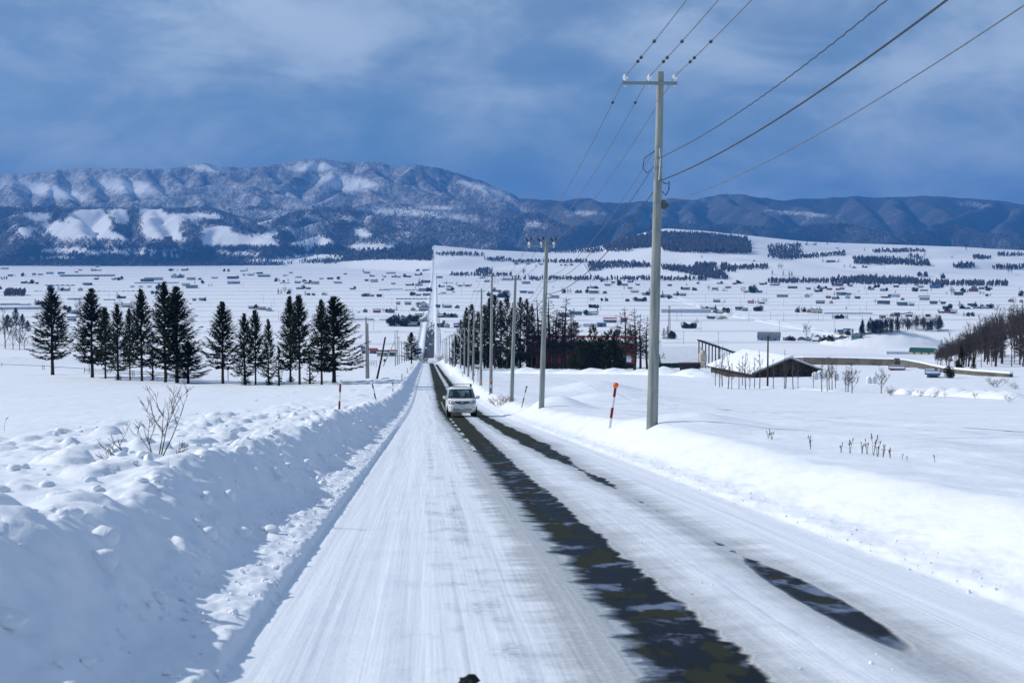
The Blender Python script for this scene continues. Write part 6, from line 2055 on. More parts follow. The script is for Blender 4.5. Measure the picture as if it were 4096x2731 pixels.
for (x, y, yt) in [(1643, 885, 820), (1653, 889, 812), (1659, 888, 790), (1672, 893, 798), (1681, 894, 830), (1697, 893, 822), (1705, 888, 812), (1713, 893, 803), (1722, 892, 828), (1733, 891, 815), (1745, 892, 800), (1776, 892, 820), (1801, 893, 818), (1804, 893, 800), (1822, 894, 810), (1833, 893, 828), (1868, 894, 835), (1888, 899, 815), (1900, 898, 822), (1905, 897, 812), (1911, 897, 818), (1919, 896, 828), (1943, 900, 835)]:
    bare('sapling', WHIP[i % 5], 5.0, x, y, yt, 'thin bare sapling, %s in the row before the cattle shed' % (ordn + ['seventeenth', 'eighteenth', 'nineteenth', 'twentieth', 'twenty-first', 'twenty-second', 'twenty-third'])[i], 'sapling', GSAP, x * 0.9, None, 1.25)
    i += 1
for i, (x, y, yt, mesh, wd, lab) in enumerate([(1957, 902, 838, SPREAD[0], 0.8, 'thickest bare tree of the sapling row'), (2024, 903, 845, SPREAD[1], 0.8, 'forked bare tree past the wrapped bales'), (1948, 900, 850, SPREAD[2], 0.9, 'smaller bare tree leaning on the thickest one')]):
    bare('bare_tree', mesh, 10.0, x, y, yt, lab, 'tree', None, i, None, wd)
for i, (x, y, yt, wd, lab) in enumerate([(2286, 889, 864, 1.6, 'round bare bush near the photo edge'), (2330, 893, 878, 1.6, 'small pale bush at the photo edge'), (2048, 908, 885, 1.2, 'wispy low bush past the forked tree'), (2114, 911, 892, 1.0, 'wispy bush on the snow ridge'), (2142, 913, 896, 1.6, 'tawny brush on the snow ridge'), (2170, 912, 898, 1.0, 'thin twig tuft on the snow ridge'), (2240, 914, 900, 1.2, 'small brush tuft past the snow ridge'), (2320, 922, 905, 1.5, 'tawny brush tuft at the photo edge')]):
    bare('bush', SHRUB[i % 3] if i < 4 else REDSHRUB[i % 2], 2.0, x, y, yt, lab, 'bush', 'low brush on the pole-line fields', i * 0.8, None, wd)
for i, (x, y, yt) in enumerate([(1139, 884, 866), (1150, 888, 868), (1160, 890, 872), (1146, 886, 870), (1168, 894, 880)]):
    bare('brush', REDSHRUB[i % 2], 2.0, x, y, yt, '%s clump of reddish brush beside the poles past the van' % ordn[i], 'brush', 'reddish brush past the van', i, 122 - 2 * i, 1.8)
for i, (x, y) in enumerate([(1318, 849), (1390, 851), (1412, 852), (1435, 853), (1468, 853), (1482, 853)]):
    bare('brush', REDSHRUB[i % 2], 2.0, x, y + 4, y - 8, '%s straw-coloured tuft along the farmyard snow ridge' % ordn[i], 'brush', 'tufts along the farmyard ridge', i, None, 1.4)

# ------------------------------------------------------------------ wooded hillside at the photo edge
GH = 'bare trees of the steep wooded hillside'
n = 0
g = random.Random(12)
spots = []
while len(spots) < 290:
    dd = 385 + 380 * g.random() ** 1.3
    t_ = g.uniform(0, 1)
    x = 2150 + (285 * t_)
    X_, Y_ = from_col(np.array(x), np.array(dd))
    lim = 0.312 * float(Y_)
    if float(X_) < lim:
        continue
    spots.append((float(X_), float(Y_)))
for i, (X_, Y_) in enumerate(spots):
    mesh = (SPREAD[i % 4], LARCH[i % 4], WHIP[i % 5], LARCH[(i + 1) % 4])[i % 4]
    mh = 5.0 if mesh in WHIP else 10.0
    H = g.uniform(8.0, 13.0) * min(1.0, 0.45 + 0.55 * max(0.0, (img_col(np.array(X_), np.array(Y_))[0] - 2150) / 120.0))
    s_ = H / mh
    plant('hillside_tree', mesh, (X_, Y_, gz(X_, Y_) - 0.1), (s_ * (0.55 if mesh in SPREAD else 1.0),) * 2 + (s_,), g.uniform(0, 6.28), 'leafless tree in the dense brown wood on the steep hillside at the photo edge', 'tree', GH, TB)
for i, (x, y, yt, hw, lab) in enumerate([(2208, 858, 790, 12, 'dark conifer at the foot of the wooded hillside'), (2236, 860, 818, 9, 'small dark conifer below the wooded hillside'), (2200, 856, 825, 10, 'squat conifer by the flume end'), (2180, 868, 840, 14, 'dark bushy tree at the flume end'), (2150, 866, 846, 10, 'bushy evergreen beside the blue-roofed hut')]):
    if i < 2:
        p = dhit(x, y); s_ = p[1] / 3530
        plant('hill_conifer', SPR[i], p, (hw * s_ / 2.6,) * 2 + ((y - yt) * s_ / 12,), i, lab, 'conifer', 'conifers below the wooded hillside')
    else:
        blob_tree('evergreen_bush', x, y, yt, hw, i, lab, 'bush', 'evergreen bushes by the flume')
# brushwood between the trunks
plain('thicket_twigs', (0.060, 0.043, 0.036), 0.9, 0.0, 0.3, 0.3)
tv, tf = [], []
for me_ in (WHIP[0][1], WHIP[1][1], SPREAD[0][1], SPREAD[2][1]):
    a_ = np.zeros(len(me_.vertices) * 3, np.float32); me_.vertices.foreach_get('co', a_)
    me_.calc_loop_triangles()
    b_ = np.zeros(len(me_.loop_triangles) * 3, np.int32); me_.loop_triangles.foreach_get('vertices', b_)
    tv.append(a_.reshape(-1, 3)); tf.append(b_.reshape(-1, 3))
VV, FF, off = [], [], 0
for k in range(420):
    dd = 470 + 330 * g.random()
    x = 2150 + 285 * g.random()
    X_, Y_ = from_col(np.array(x), np.array(dd))
    X_, Y_ = float(X_), float(Y_)
    if X_ < 0.313 * Y_:
        continue
    i = k % 4 if k % 3 else k % 2
    s_ = g.uniform(3.0, 6.5) / (5.0 if i < 2 else 9.0) * min(1.0, 0.5 + max(0, x - 2150) / 140.0)
    a = g.uniform(0, 6.28)
    q_ = tv[i] * s_ * np.array([1.3, 1.3, 1.0])
    q_ = np.stack([q_[:, 0] * math.cos(a) - q_[:, 1] * math.sin(a), q_[:, 0] * math.sin(a) + q_[:, 1] * math.cos(a), q_[:, 2]], -1) + np.array([X_, Y_, gz(X_, Y_) - s_ * 0.5])
    VV.append(q_); FF.append(tf[i] + off); off += len(q_)
put('brushwood', mesh_np('brushwood', np.concatenate(VV), None, np.concatenate(FF), False), MAT['thicket_twigs'], kind='stuff', label='brown brushwood between the trunks of the steep wooded hillside', cat='brushwood')
# trees on the far shoulder beyond the mound
for i in range(95):
    x = 1975 + 190 * g.random() ** 0.9
    yb = 770 - 12 * math.sin((x - 1975) / 190 * 2.4) + g.uniform(-4, 3)
    ev = g.random() < (0.65 if x < 2050 else 0.2)
    p, dd = place(x, yb)
    s_ = dd / 3530
    lab = 'evergreen tree in the wood behind the rough snow mound' if ev else 'bare tree in the wood behind the rough snow mound'
    if ev:
        plant('mound_conifer', SPR[i % 5], p, (7 * s_ / 2.6,) * 2 + (g.uniform(22, 38) * s_ / 12,), i, lab, 'conifer', 'evergreens behind the mound')
    else:
        plant('mound_tree', SPREAD[i % 4], p, (g.uniform(16, 26) * s_ / 10,) * 2 + (g.uniform(20, 34) * s_ / 10,), i, lab, 'tree', 'bare trees behind the mound', TB)
# trees at the opposite photo edge
for i, (x, y, yt, hw, kind, lab) in enumerate([(12, 800, 716, 22, 'b', 'tall bare tree at the photo edge beyond the field'), (30, 803, 745, 16, 'b', 'second bare tree at the photo edge'), (45, 804, 752, 16, 'b', 'third bare tree from the photo edge'), (-6, 800, 730, 20, 'b', 'bare tree cut by the photo edge'), (56, 802, 768, 14, 'b', 'short bare tree next to the conifers at the edge'),
                                              (37, 760, 706, 13, 'c', 'dark conifer among bare trees at the photo edge'), (52, 762, 720, 12, 'c', 'lower conifer next to the edge conifer'), (64, 764, 735, 10, 'c', 'smallest conifer near the photo edge'), (18, 762, 722, 16, 'c', 'bulky conifer at the photo edge')]):
    p, dd = place(x, min(y, 812)); s_ = dd / 3530
    if kind == 'b':
        plant('bare_tree', SPREAD[i % 4], p, (hw * 2 * s_ / 8,) * 2 + ((y - yt) * s_ / 10,), i, lab, 'tree', 'bare trees at the photo edge', TB)
    else:
        plant('edge_conifer', SPR[i % 3], p, (hw * s_ / 2.6,) * 2 + ((y - yt) * s_ / 12,), i, lab, 'conifer', 'conifers at the photo edge')

# ------------------------------------------------------------------ rail fence behind the spruces, kennel fence by the poles
GF = 'rail fence behind the spruces'
fpts = [(-20, 842), (4, 842.5), (101, 847), (195, 854), (206, 855), (305, 862), (423, 869)]
e = empty('rail_fence', dhit(fpts[0][0], fpts[0][1]), 0, 'thin dark rail fence on posts behind the spruces', 'fence')
o_ = np.array(e.location)
for i, (x, y) in enumerate([(4, 842), (98, 848), (101.5, 848.5), (194, 856), (205, 856.5), (304, 864), (308, 864.5), (384, 868), (423, 871), (524, 876)]):
    p = dhit(x, y) - o_
    MB().tube(tuple(p - np.array([0, 0, 0.5])), tuple(p + np.array([0, 0, 1.05 if i not in (4, 9) else 1.9])), 0.06, None, 6).build('post', 'dark_metal', e)
for (a, b_), z in (((0, 6), 0.72), ((3, 6), 0.35)):
    pts = [dhit(x, y) - o_ + np.array([0, 0, z]) for x, y in fpts[a:b_ + 1]]
    MB().path(pts, 0.06, 6).build('rail', 'dark_metal', e)
e = empty('pen_fence', dhit(838, 842), 0, 'dark tubular pen fence beside the paired grey poles', 'fence')
o_ = np.array(e.location)
Pa, Pb = dhit(815, 842) - o_, dhit(865, 841) - o_
for k in range(9):
    q_ = Pa + (Pb - Pa) * k / 8
    MB().tube(tuple(q_ - np.array([0, 0, 0.4])), tuple(q_ + np.array([0, 0, 1.5])), 0.05, None, 6).build('post', 'dark_metal', e)
for z in (0.5, 1.0, 1.5):
    MB().tube(tuple(Pa + np.array([0, 0, z])), tuple(Pb + np.array([0, 0, z])), 0.04, None, 6).build('rail', 'dark_metal', e)
p = dhit(884, 838)
e = empty('notice_board', p, 0, 'small dark square board on a post beyond the leaning pole', 'sign')
MB().tube((0, 0, -0.4), (0, 0, 1.6), 0.05, None, 6).build('post', 'dark_metal', e)
MB().box((0, -0.07, 1.4), (0.8, 0.06, 0.9)).build('panel', 'dark_metal', e)
p = np.array([dz(1097.5, 575, 210)[0], 210, 0]); p[2] = gz(p[0], 210)
e = empty('road_sign', p, 0, 'small pale blue-white sign on a post between the power poles', 'sign')
MB().tube((0, 0, -0.4), (0, 0, 2.3), 0.04, None, 6).build('post', 'galvanised_steel', e)
MB().box((-0.1, -0.06, 2.15), (0.75, 0.03, 0.35)).build('panel', 'white_plastic', e)

# dry seed heads and grasses in the field
GD = 'dry seed stalks in the pole-line field'
g = random.Random(3)
for i, (x, y, h) in enumerate([(1765, 1010, 18), (1773, 1012, 24), (1862, 1030, 28), (1932, 1038, 20), (1952, 1040, 30), (1980, 1042, 26), (1992, 1043, 32), (2006, 1046, 44), (2016, 1048, 34), (2028, 1050, 28), (2045, 1052, 24), (2072, 1056, 14), (2084, 1058, 10), (2148, 1062, 16)]):
    p = dhit(x, y); s_ = p[1] / 3530
    e = empty('seed_stalk', p, g.uniform(0, 6), 'dry dark seed stalk in the field, %s from the nearest pole' % ordn[i], 'dry plant', GD)
    st, hd = MB(), MB()
    for k in range(3 if i < 11 else 1):
        a = g.uniform(0, 6.28); H = h * s_ * g.uniform(0.6, 1.0)
        tip = Vector((math.cos(a) * H * 0.22, math.sin(a) * H * 0.22, H))
        st.path([Vector((0, 0, -0.05)), tip * 0.5 + Vector((0, 0, 0.02)), tip], [0.005, 0.004, 0.003], 4)
        hd.path([tip - tip.normalized() * H * 0.05, tip + tip.normalized() * H * 0.10, tip + tip.normalized() * H * 0.22], [0.005, 0.010, 0.003], 5)
        for q_ in range(2):
            b_ = tip * g.uniform(0.55, 0.85); d_ = Vector((g.uniform(-1, 1), g.uniform(-1, 1), 0.8)).normalized() * H * 0.18
            st.path([b_, b_ + d_], [0.004, 0.003], 3); hd.path([b_ + d_, b_ + d_ * 1.5], [0.007, 0.003], 4)
    st.build('stem', 'seed_head', e); hd.build('seed_heads', 'seed_head', e)
for (x, y, h, lab) in ((9, 990, 30, 'lone dry grass stalk in the field at the photo edge'), (158, 1035, 14, 'tiny straw tuft on the ploughed snow')):
    p = dhit(x, y); s_ = p[1] / 3530
    e = empty('dry_grass', p, 0, lab, 'dry plant')
    MB().path([(0, 0, -0.1), (0.03, 0, h * s_ * 0.6), (0.08, 0, h * s_)], [0.006, 0.005, 0.003], 4).build('stem', 'straw', e)
    MB().path([(0.07, 0, h * s_ * 0.85), (0.10, 0, h * s_ * 1.02), (0.14, 0, h * s_ * 1.1)], [0.006, 0.014, 0.004], 5).build('seed_head', 'straw', e)
# ------------------------------------------------------------------ the valley: road, field lanes, farmsteads
m, nt, b = new_mat('valley_road_surface')
geo = nd(nt, 'ShaderNodeNewGeometry').outputs['Position']
att = nd(nt, 'ShaderNodeAttribute', attribute_name='lane').outputs['Fac']
sp = nd(nt, 'ShaderNodeSeparateXYZ', {0: geo})
Yv = sp.outputs[1]
pt = noise(nt, vscale(nt, geo, (0.5, 0.02, 0.0)), 1.0, 4.0, 0.6)
wear = mth(nt, 'MULTIPLY', sstep(nt, mth(nt, 'ADD', pt, sstep(nt, Yv, 1250.0, 1900.0, 0.14, -0.20)), 0.46, 0.56), att)
setin(nt, b, 'Base Color', mixc(nt, wear, (0.84, 0.86, 0.89), (0.055, 0.06, 0.07)))
b.inputs['Roughness'].default_value = 0.8
b.inputs['Specular IOR Level'].default_value = 0.1

ysv = np.concatenate([np.linspace(1030, 2000, 60), np.linspace(2040, 6280, 140)])
prof_u = np.array([-9, -7, -5.4, -4.2, -3.4, -1.2, 1.2, 3.4, 4.2, 5.4, 7, 9.0])
prof_h = np.array([-0.4, 0.35, 1.0, 0.8, 0.15, 0.17, 0.17, 0.15, 0.8, 1.0, 0.35, -0.4])
lane = np.array([0, 0, 0, 0, 1, 1, 1, 1, 0, 0, 0, 0.])


def far_ground(X, Y):
    """height of the built sheet (interpolated), so that things sit on it"""
    xd_, dd_ = img_col(X, Y)
    ci = np.clip((xd_ - xs[0]) / (xs[1] - xs[0]), 0, len(xs) - 1.001)
    ri = np.clip(np.interp(dd_, ds, np.arange(len(ds))), 0, len(ds) - 1.001)
    c0, r0 = ci.astype(int), ri.astype(int)
    fc, fr = ci - c0, ri - r0
    Z = FAR_Z
    return (Z[r0, c0] * (1 - fc) + Z[r0, c0 + 1] * fc) * (1 - fr) + (Z[r0 + 1, c0] * (1 - fc) + Z[r0 + 1, c0 + 1] * fc) * fr


def lane_strip(name, cx_, cy_, pu, ph, ln, mat, wig=0.25, lift=0.0):
    cx_, cy_ = np.asarray(cx_, float), np.asarray(cy_, float)
    tx, ty = np.gradient(cx_), np.gradient(cy_)
    l_ = np.hypot(tx, ty)
    nx, ny = ty / l_, -tx / l_
    Xg = cx_[:, None] + nx[:, None] * pu[None]
    Yg = cy_[:, None] + ny[:, None] * pu[None]
    Zg = far_ground(cx_, cy_)[:, None] + ph[None] * (1 + wig * rng.normal(0, 1, Xg.shape) * (ph[None] > 0.3)) + lift
    me_ = mesh_np(name, np.stack([Xg, Yg, Zg], -1).reshape(-1, 3), grid_quads(*Xg.shape))
    if ln is not None:
        a_ = me_.attributes.new('lane', 'FLOAT', 'POINT')
        a_.data.foreach_set('value', np.broadcast_to(ln[None], Xg.shape).astype(np.float32).ravel())
    return put(name, me_, MAT[mat], kind='structure')


lane_strip('valley_road', road_x(ysv), ysv, prof_u, prof_h, lane, 'valley_road_surface')
# ploughed lanes across the plain, at right angles to the straight road
bp_u = np.array([-8, -6, -4.5, -3, 3, 4.5, 6, 8.0])
bp_h = np.array([-0.3, 0.7, 1.3, 0.15, 0.15, 1.4, 0.8, -0.3])
for yd in (619, 624, 629.5, 635, 641, 647, 654, 661, 669, 677, 686, 695, 703.5, 713.5, 727, 738, 763, 790):
    Dl = 264750.0 / (yd - 575)
    for sgn in (-1, 1):
        xr = np.linspace(12, 0.43 * Dl, 90) if sgn > 0 else np.linspace(12, 0.33 * Dl, 90)
        cx_ = road_x(Dl) + sgn * xr
        cy_ = Dl + 0.004 * cx_ + 2.5 * pnoise(cx_ / 300.0, yd, 700)
        keep_ = far_ground(cx_, cy_) < -74.0
        # lanes break off where farmland rises
        n_ok = len(cx_) if keep_.all() else int(np.argmin(keep_))
        if n_ok > 8:
            lane_strip('side_road', cx_[:n_ok], cy_[:n_ok], bp_u * (1 + 0.0 * sgn), bp_h * (0.8 + 0.4 * random.random()), None, 'roof_snow')
for pts in ([(1545, 684), (1620, 705), (1700, 727), (1764, 739), (1860, 757), (1950, 774)], [(2450, 744), (2300, 742)], [(655, 612), (672, 600), (690, 585)], [(1344, 607), (1352, 620), (1362, 635)]):
    q_ = np.array(pts, float)
    tt_ = np.linspace(0, len(pts) - 1, 60)
    P, D_, ok = far_hit(np.interp(tt_, range(len(pts)), q_[:, 0]), np.interp(tt_, range(len(pts)), q_[:, 1]))
    lane_strip('farm_road', P[:, 0], P[:, 1], bp_u * 1.3, bp_h * 1.2, None, 'roof_snow')

PANX = {'E': 0, 'F': 588, 'G': 1176, 'H': 1764, 'C': 1176, 'D': 1764}
PANY = {'E': 602.9, 'F': 602.9, 'G': 602.9, 'H': 602.9, 'C': 344.5, 'D': 344.5}
# panel, x, base y, width (quarter photo pixels), kind, roof, wall
HOUSES = '''
E 40 62 85 g grey white;E 550 32 60 g navy grey;E 645 37 30 g white grey;E 895 42 36 q white grey;E 735 74 40 g white beige;E 860 77 60 g navy grey;E 910 77 45 g grey white;E 90 126 45 g blue grey;E 310 117 38 f maroon pink;E 370 117 50 g teal white;E 455 107 70 g navy grey;E 560 107 70 g blue grey;E 700 94 35 g navy beige;E 800 132 560 l white beige
E 880 159 40 g navy grey;E 1040 161 40 g teal white;E 1090 161 45 g navy grey;E 1410 163 190 l teal white;E 1600 142 70 f grey white;E 1655 142 60 f blue grey;E 1755 161 90 g grey white;E 1835 160 34 f grey grey;E 1970 147 60 g white beige;E 2130 151 95 g navy grey;E 2240 120 30 g blue white;E 2300 120 60 g white grey;E 1570 74 60 g blue grey;E 1690 76 60 g navy grey;E 2230 84 60 g grey white
E 210 193 46 g navy dark;E 265 195 40 g blue grey;E 300 192 20 g dark grey;E 335 198 26 g dark brown;E 803 210 86 g navy grey;E 1350 176 145 g navy grey;E 1705 216 80 g navy beige;E 1760 237 120 g navy grey;E 2145 196 130 g blue grey;E 605 263 60 g navy white;E 735 265 55 f dark cream;E 1125 335 56 g navy grey;E 1850 352 58 g grey white;E 1782 352 38 g dark grey;E 690 472 100 g navy grey;E 1150 412 88 g grey beige;E 2310 426 72 g white beige;E 650 536 90 g blue white;E 1985 884 58 s olive olive
F 70 133 130 l white beige;F 25 106 50 g navy grey;F 320 101 36 g navy white;F 265 126 40 g white grey;F 395 141 56 g white beige;F 442 181 44 f blue grey;F 600 156 40 g grey white;F 680 156 60 g navy grey;F 820 111 34 g maroon pink;F 750 192 84 g white beige;F 1020 101 64 g maroon grey;F 1240 106 96 g navy grey;F 1075 132 34 g teal white;F 1182 136 30 g navy grey;F 1265 137 48 g teal grey;F 1312 139 36 g navy white;F 1400 137 56 g navy grey;F 1487 81 40 f white grey;F 1562 80 70 l white white;F 1490 119 46 g white grey
F 1015 171 40 g maroon grey;F 1085 181 76 g blue yellow;F 1262 206 42 g navy grey;F 462 196 56 g white beige;F 540 199 86 g red beige;F 382 191 60 g dark grey;F 397 246 62 g brightblue blue;F 480 246 52 g grey grey;F 880 249 40 g white brown;F 1402 213 62 g white grey;F 1490 216 60 g dark grey;F 1560 187 96 g maroon grey;F 1540 266 84 g navy grey;F 1490 266 40 g white grey;F 620 301 44 f grey white;F 480 303 38 g teal grey;F 526 303 28 g grey grey;F 1005 313 84 q green grey;F 1066 313 40 g white grey;F 1132 316 52 g maroon maroon;F 1492 306 48 g white grey;F 1566 306 72 g maroon grey
F 1306 387 34 g pink pink;F 1396 388 66 g blue grey;F 1492 391 56 q white cream;F 1540 412 84 f teal white;F 1495 410 50 g blue white;F 1540 446 100 g maroon grey;F 1442 446 46 f white beige;F 48 441 84 g maroon grey;F 116 449 56 f blue white;F 1003 459 42 f white grey;F 1110 461 76 g maroon maroon;F 1236 463 66 f navy grey;F 1496 502 72 g teal teal;F 1541 547 66 f white beige;F 1375 536 44 g grey grey;F 1440 590 90 g dark grey;F 1690 142 54 g blue grey;F 1716 231 42 g blue white;F 1772 261 54 g teal white;F 1772 232 48 g teal grey;F 1722 291 48 g white beige;F 1946 221 54 g maroon grey;F 1876 221 46 g white grey;F 2080 152 56 g teal grey;F 2310 161 76 g white grey;F 2122 181 52 g navy grey;F 2226 271 64 g navy grey;F 2306 276 48 g navy blue
F 1672 416 44 g blue blue;F 1760 417 84 g white grey;F 1848 421 48 f white grey;F 1696 506 60 g navy grey;F 1766 506 52 f dark grey;F 1830 506 50 f white grey;F 1755 600 58 f white cream;F 1692 597 50 g dark grey;F 1842 599 50 g blue grey;F 1162 861 110 g navy cream;F 1256 857 66 g red grey;F 1078 838 60 g red grey;F 1000 834 56 g blue blue;F 1484 848 44 g blue blue
G 130 196 84 g navy grey;G 105 281 70 g blue navy;G 172 284 56 g navy grey;G 402 141 60 g navy grey;G 515 141 30 g maroon maroon;G 236 166 40 g dark grey;G 880 216 64 g grey beige;G 932 192 38 g navy white;G 1075 151 56 g navy grey;G 1190 137 54 g blue grey;G 1040 216 56 g navy white;G 1080 187 38 g teal white;G 1160 211 38 g grey grey;G 702 239 30 f dark grey;G 746 239 38 g blue grey;G 785 241 26 f dark grey;G 602 281 50 f white grey;G 748 286 96 g navy beige;G 856 287 44 f white grey;G 1086 242 46 g white grey;G 1130 277 84 g white beige;G 1218 302 48 g teal yellow;G 400 332 74 g maroon grey
G 1452 217 44 g red maroon;G 1600 252 66 g teal green;G 1712 197 28 f navy grey;G 1902 202 40 g maroon grey;G 2050 203 38 g maroon maroon;G 2104 198 28 g maroon grey;G 1868 251 58 g navy grey;G 1990 237 56 g maroon grey;G 2150 277 50 g white yellow;G 2282 277 46 g teal blue;G 2302 207 46 g navy grey;G 1064 358 46 q red maroon;G 1182 358 76 g navy grey;G 740 416 70 g navy grey;G 1420 327 90 g navy grey;G 1500 306 36 f grey white;G 1575 307 62 g navy grey;G 1885 366 70 g navy grey;G 2200 376 62 g maroon pink;G 2300 381 60 g white grey
G 600 487 100 g teal teal;G 556 482 46 g brightblue blue;G 738 492 108 g teal grey;G 480 502 110 g navy grey;G 905 553 136 g red grey;G 828 592 94 s blue blue;G 1034 547 66 g red grey;G 586 587 46 g dark brown;G 1830 442 60 g maroon white;G 1920 471 56 g green white;G 1766 441 44 f teal white;G 1880 461 50 f teal white;G 1960 471 36 f pink pink;G 2086 441 60 g navy white;G 2146 446 52 g navy teal;G 2250 446 56 g dark grey;G 1836 532 68 g dark grey;G 1940 533 104 q maroon cream;G 1630 606 84 g dark grey;G 2370 722 230 q grey teal
H 176 727 44 s white beige;H 236 731 56 f grey maroon;H 316 731 78 q navy grey;H 376 731 44 f grey white;H 466 722 88 f blue grey;H 450 739 50 g white brown;H 690 668 76 g blue yellow;H 738 657 50 g teal cream;H 820 703 84 f grey teal;H 382 461 38 f maroon pink;H 456 466 104 g teal yellow;H 588 378 32 f white cream;H 488 378 90 g navy grey;H 645 521 54 g dark grey;H 1070 386 120 g navy teal;H 1240 397 104 g teal teal;H 1330 399 46 g dark grey;H 1442 347 104 l navy white;H 1244 346 38 s pink pink;H 1176 319 86 g navy white;H 1076 327 70 g white brown;H 1530 382 74 g teal grey;H 1618 386 50 g navy grey
H 1062 512 66 s maroon pink;H 1152 497 52 q white cream;H 1196 495 50 g navy grey;H 1306 498 70 g maroon grey;H 1480 501 28 s dark dark;H 1602 466 60 g white beige;H 1660 467 54 g maroon pink;H 1712 470 52 g dark grey;H 1640 431 54 g teal grey;H 1830 432 84 g white teal;H 1872 406 56 g navy grey;H 1924 431 66 g navy grey;H 2004 431 76 g grey grey;H 66 212 94 g navy grey;H 230 239 100 l white grey;H 376 249 46 g maroon grey;H 570 257 54 g maroon pink;H 645 259 36 g red pink;H 686 249 44 g maroon grey;H 500 246 50 g navy grey;H 456 273 50 g dark grey;H 650 217 100 g maroon grey;H 766 221 38 g navy grey;H 960 253 50 g navy grey;H 1060 263 52 g navy blue;H 680 301 100 g teal grey;H 746 302 50 g navy white;H 138 319 116 l white beige;H 366 323 56 f maroon white
H 560 331 50 g maroon pink;H 616 338 48 g maroon maroon;H 738 332 50 f grey white;H 830 334 50 g teal grey;H 1364 214 36 s white cream;H 1410 232 54 g navy grey;H 1540 237 104 g blue grey;H 1440 263 76 g white teal;H 1182 229 50 l white grey;H 1900 243 50 f grey grey;H 1970 247 54 g navy grey;H 2042 247 54 g maroon grey;H 1896 269 90 g maroon grey;H 1760 301 90 g navy grey;H 2020 311 34 f dark grey;H 2240 364 50 f white pink;H 2336 367 30 f white pink
C 40 1052 44 g navy grey;C 150 1054 44 g navy white;C 270 1058 40 g grey white;C 452 1063 22 f dark grey;C 492 1063 26 f navy grey;C 548 1063 28 f navy grey;C 790 1108 36 g white grey;C 2225 1024 24 f white cream;D 352 872 28 f white cream;D 430 872 36 g navy grey;D 792 1087 36 f white beige;D 900 1083 34 f white teal;D 580 1032 90 l white grey;D 2120 1212 50 g grey beige;D 2170 1212 36 g white cream;D 1180 936 30 g white grey;D 640 908 26 g grey white
'''
SIDE = ('on the spruce side of the straight road', 'on the pole-line side of the straight road')
KIND = {'g': 'farmhouse', 'f': 'cottage', 'q': 'arched_barn', 's': 'shed', 'l': 'long_building'}
rows = []
for it in HOUSES.replace('\n', ';').split(';'):
    q_ = it.split()
    if len(q_) != 7:
        continue
    pn, x, y, w, kd, rf_, wl = q_
    xd_ = PANX[pn] + float(x) * 0.25
    yd_ = PANY[pn] + float(y) * 0.25
    rows.append((xd_, yd_, float(w) * 0.25, kd, rf_, wl))
WALL_OK = set(WALLS)
g = random.Random(77)
info = []
for (xd_, yd_, w, kd, rf_, wl) in rows:
    p, dd = place(xd_, min(yd_, 829.0))
    if wl not in WALL_OK:
        wl = {'green': 'teal', 'navy': 'blue', 'olive': 'grey'}.get(wl, 'grey')
    info.append([xd_, yd_, w, kd, rf_, wl, p, dd])
# tell them apart: colour and kind first, then how many of that look lie between it and the road within its belt of the plain


def belt(y):
    return 'far hillside' if y < 612 else 'far edge of the plain' if y < 634 else 'far plain' if y < 660 else 'middle plain' if y < 700 else 'near plain' if y < 770 else 'foot of the slope'


def nth(n):
    if n <= 16:
        return ordn[n - 1]
    if n < 20:
        return ['seventeenth', 'eighteenth', 'nineteenth'][n - 17]
    tn = ['twent', 'thirt', 'fort', 'fift', 'sixt', 'sevent', 'eight', 'ninet'][n // 10 - 2]
    return tn + 'ieth' if n % 10 == 0 else tn + 'y-' + ordn[n % 10 - 1]


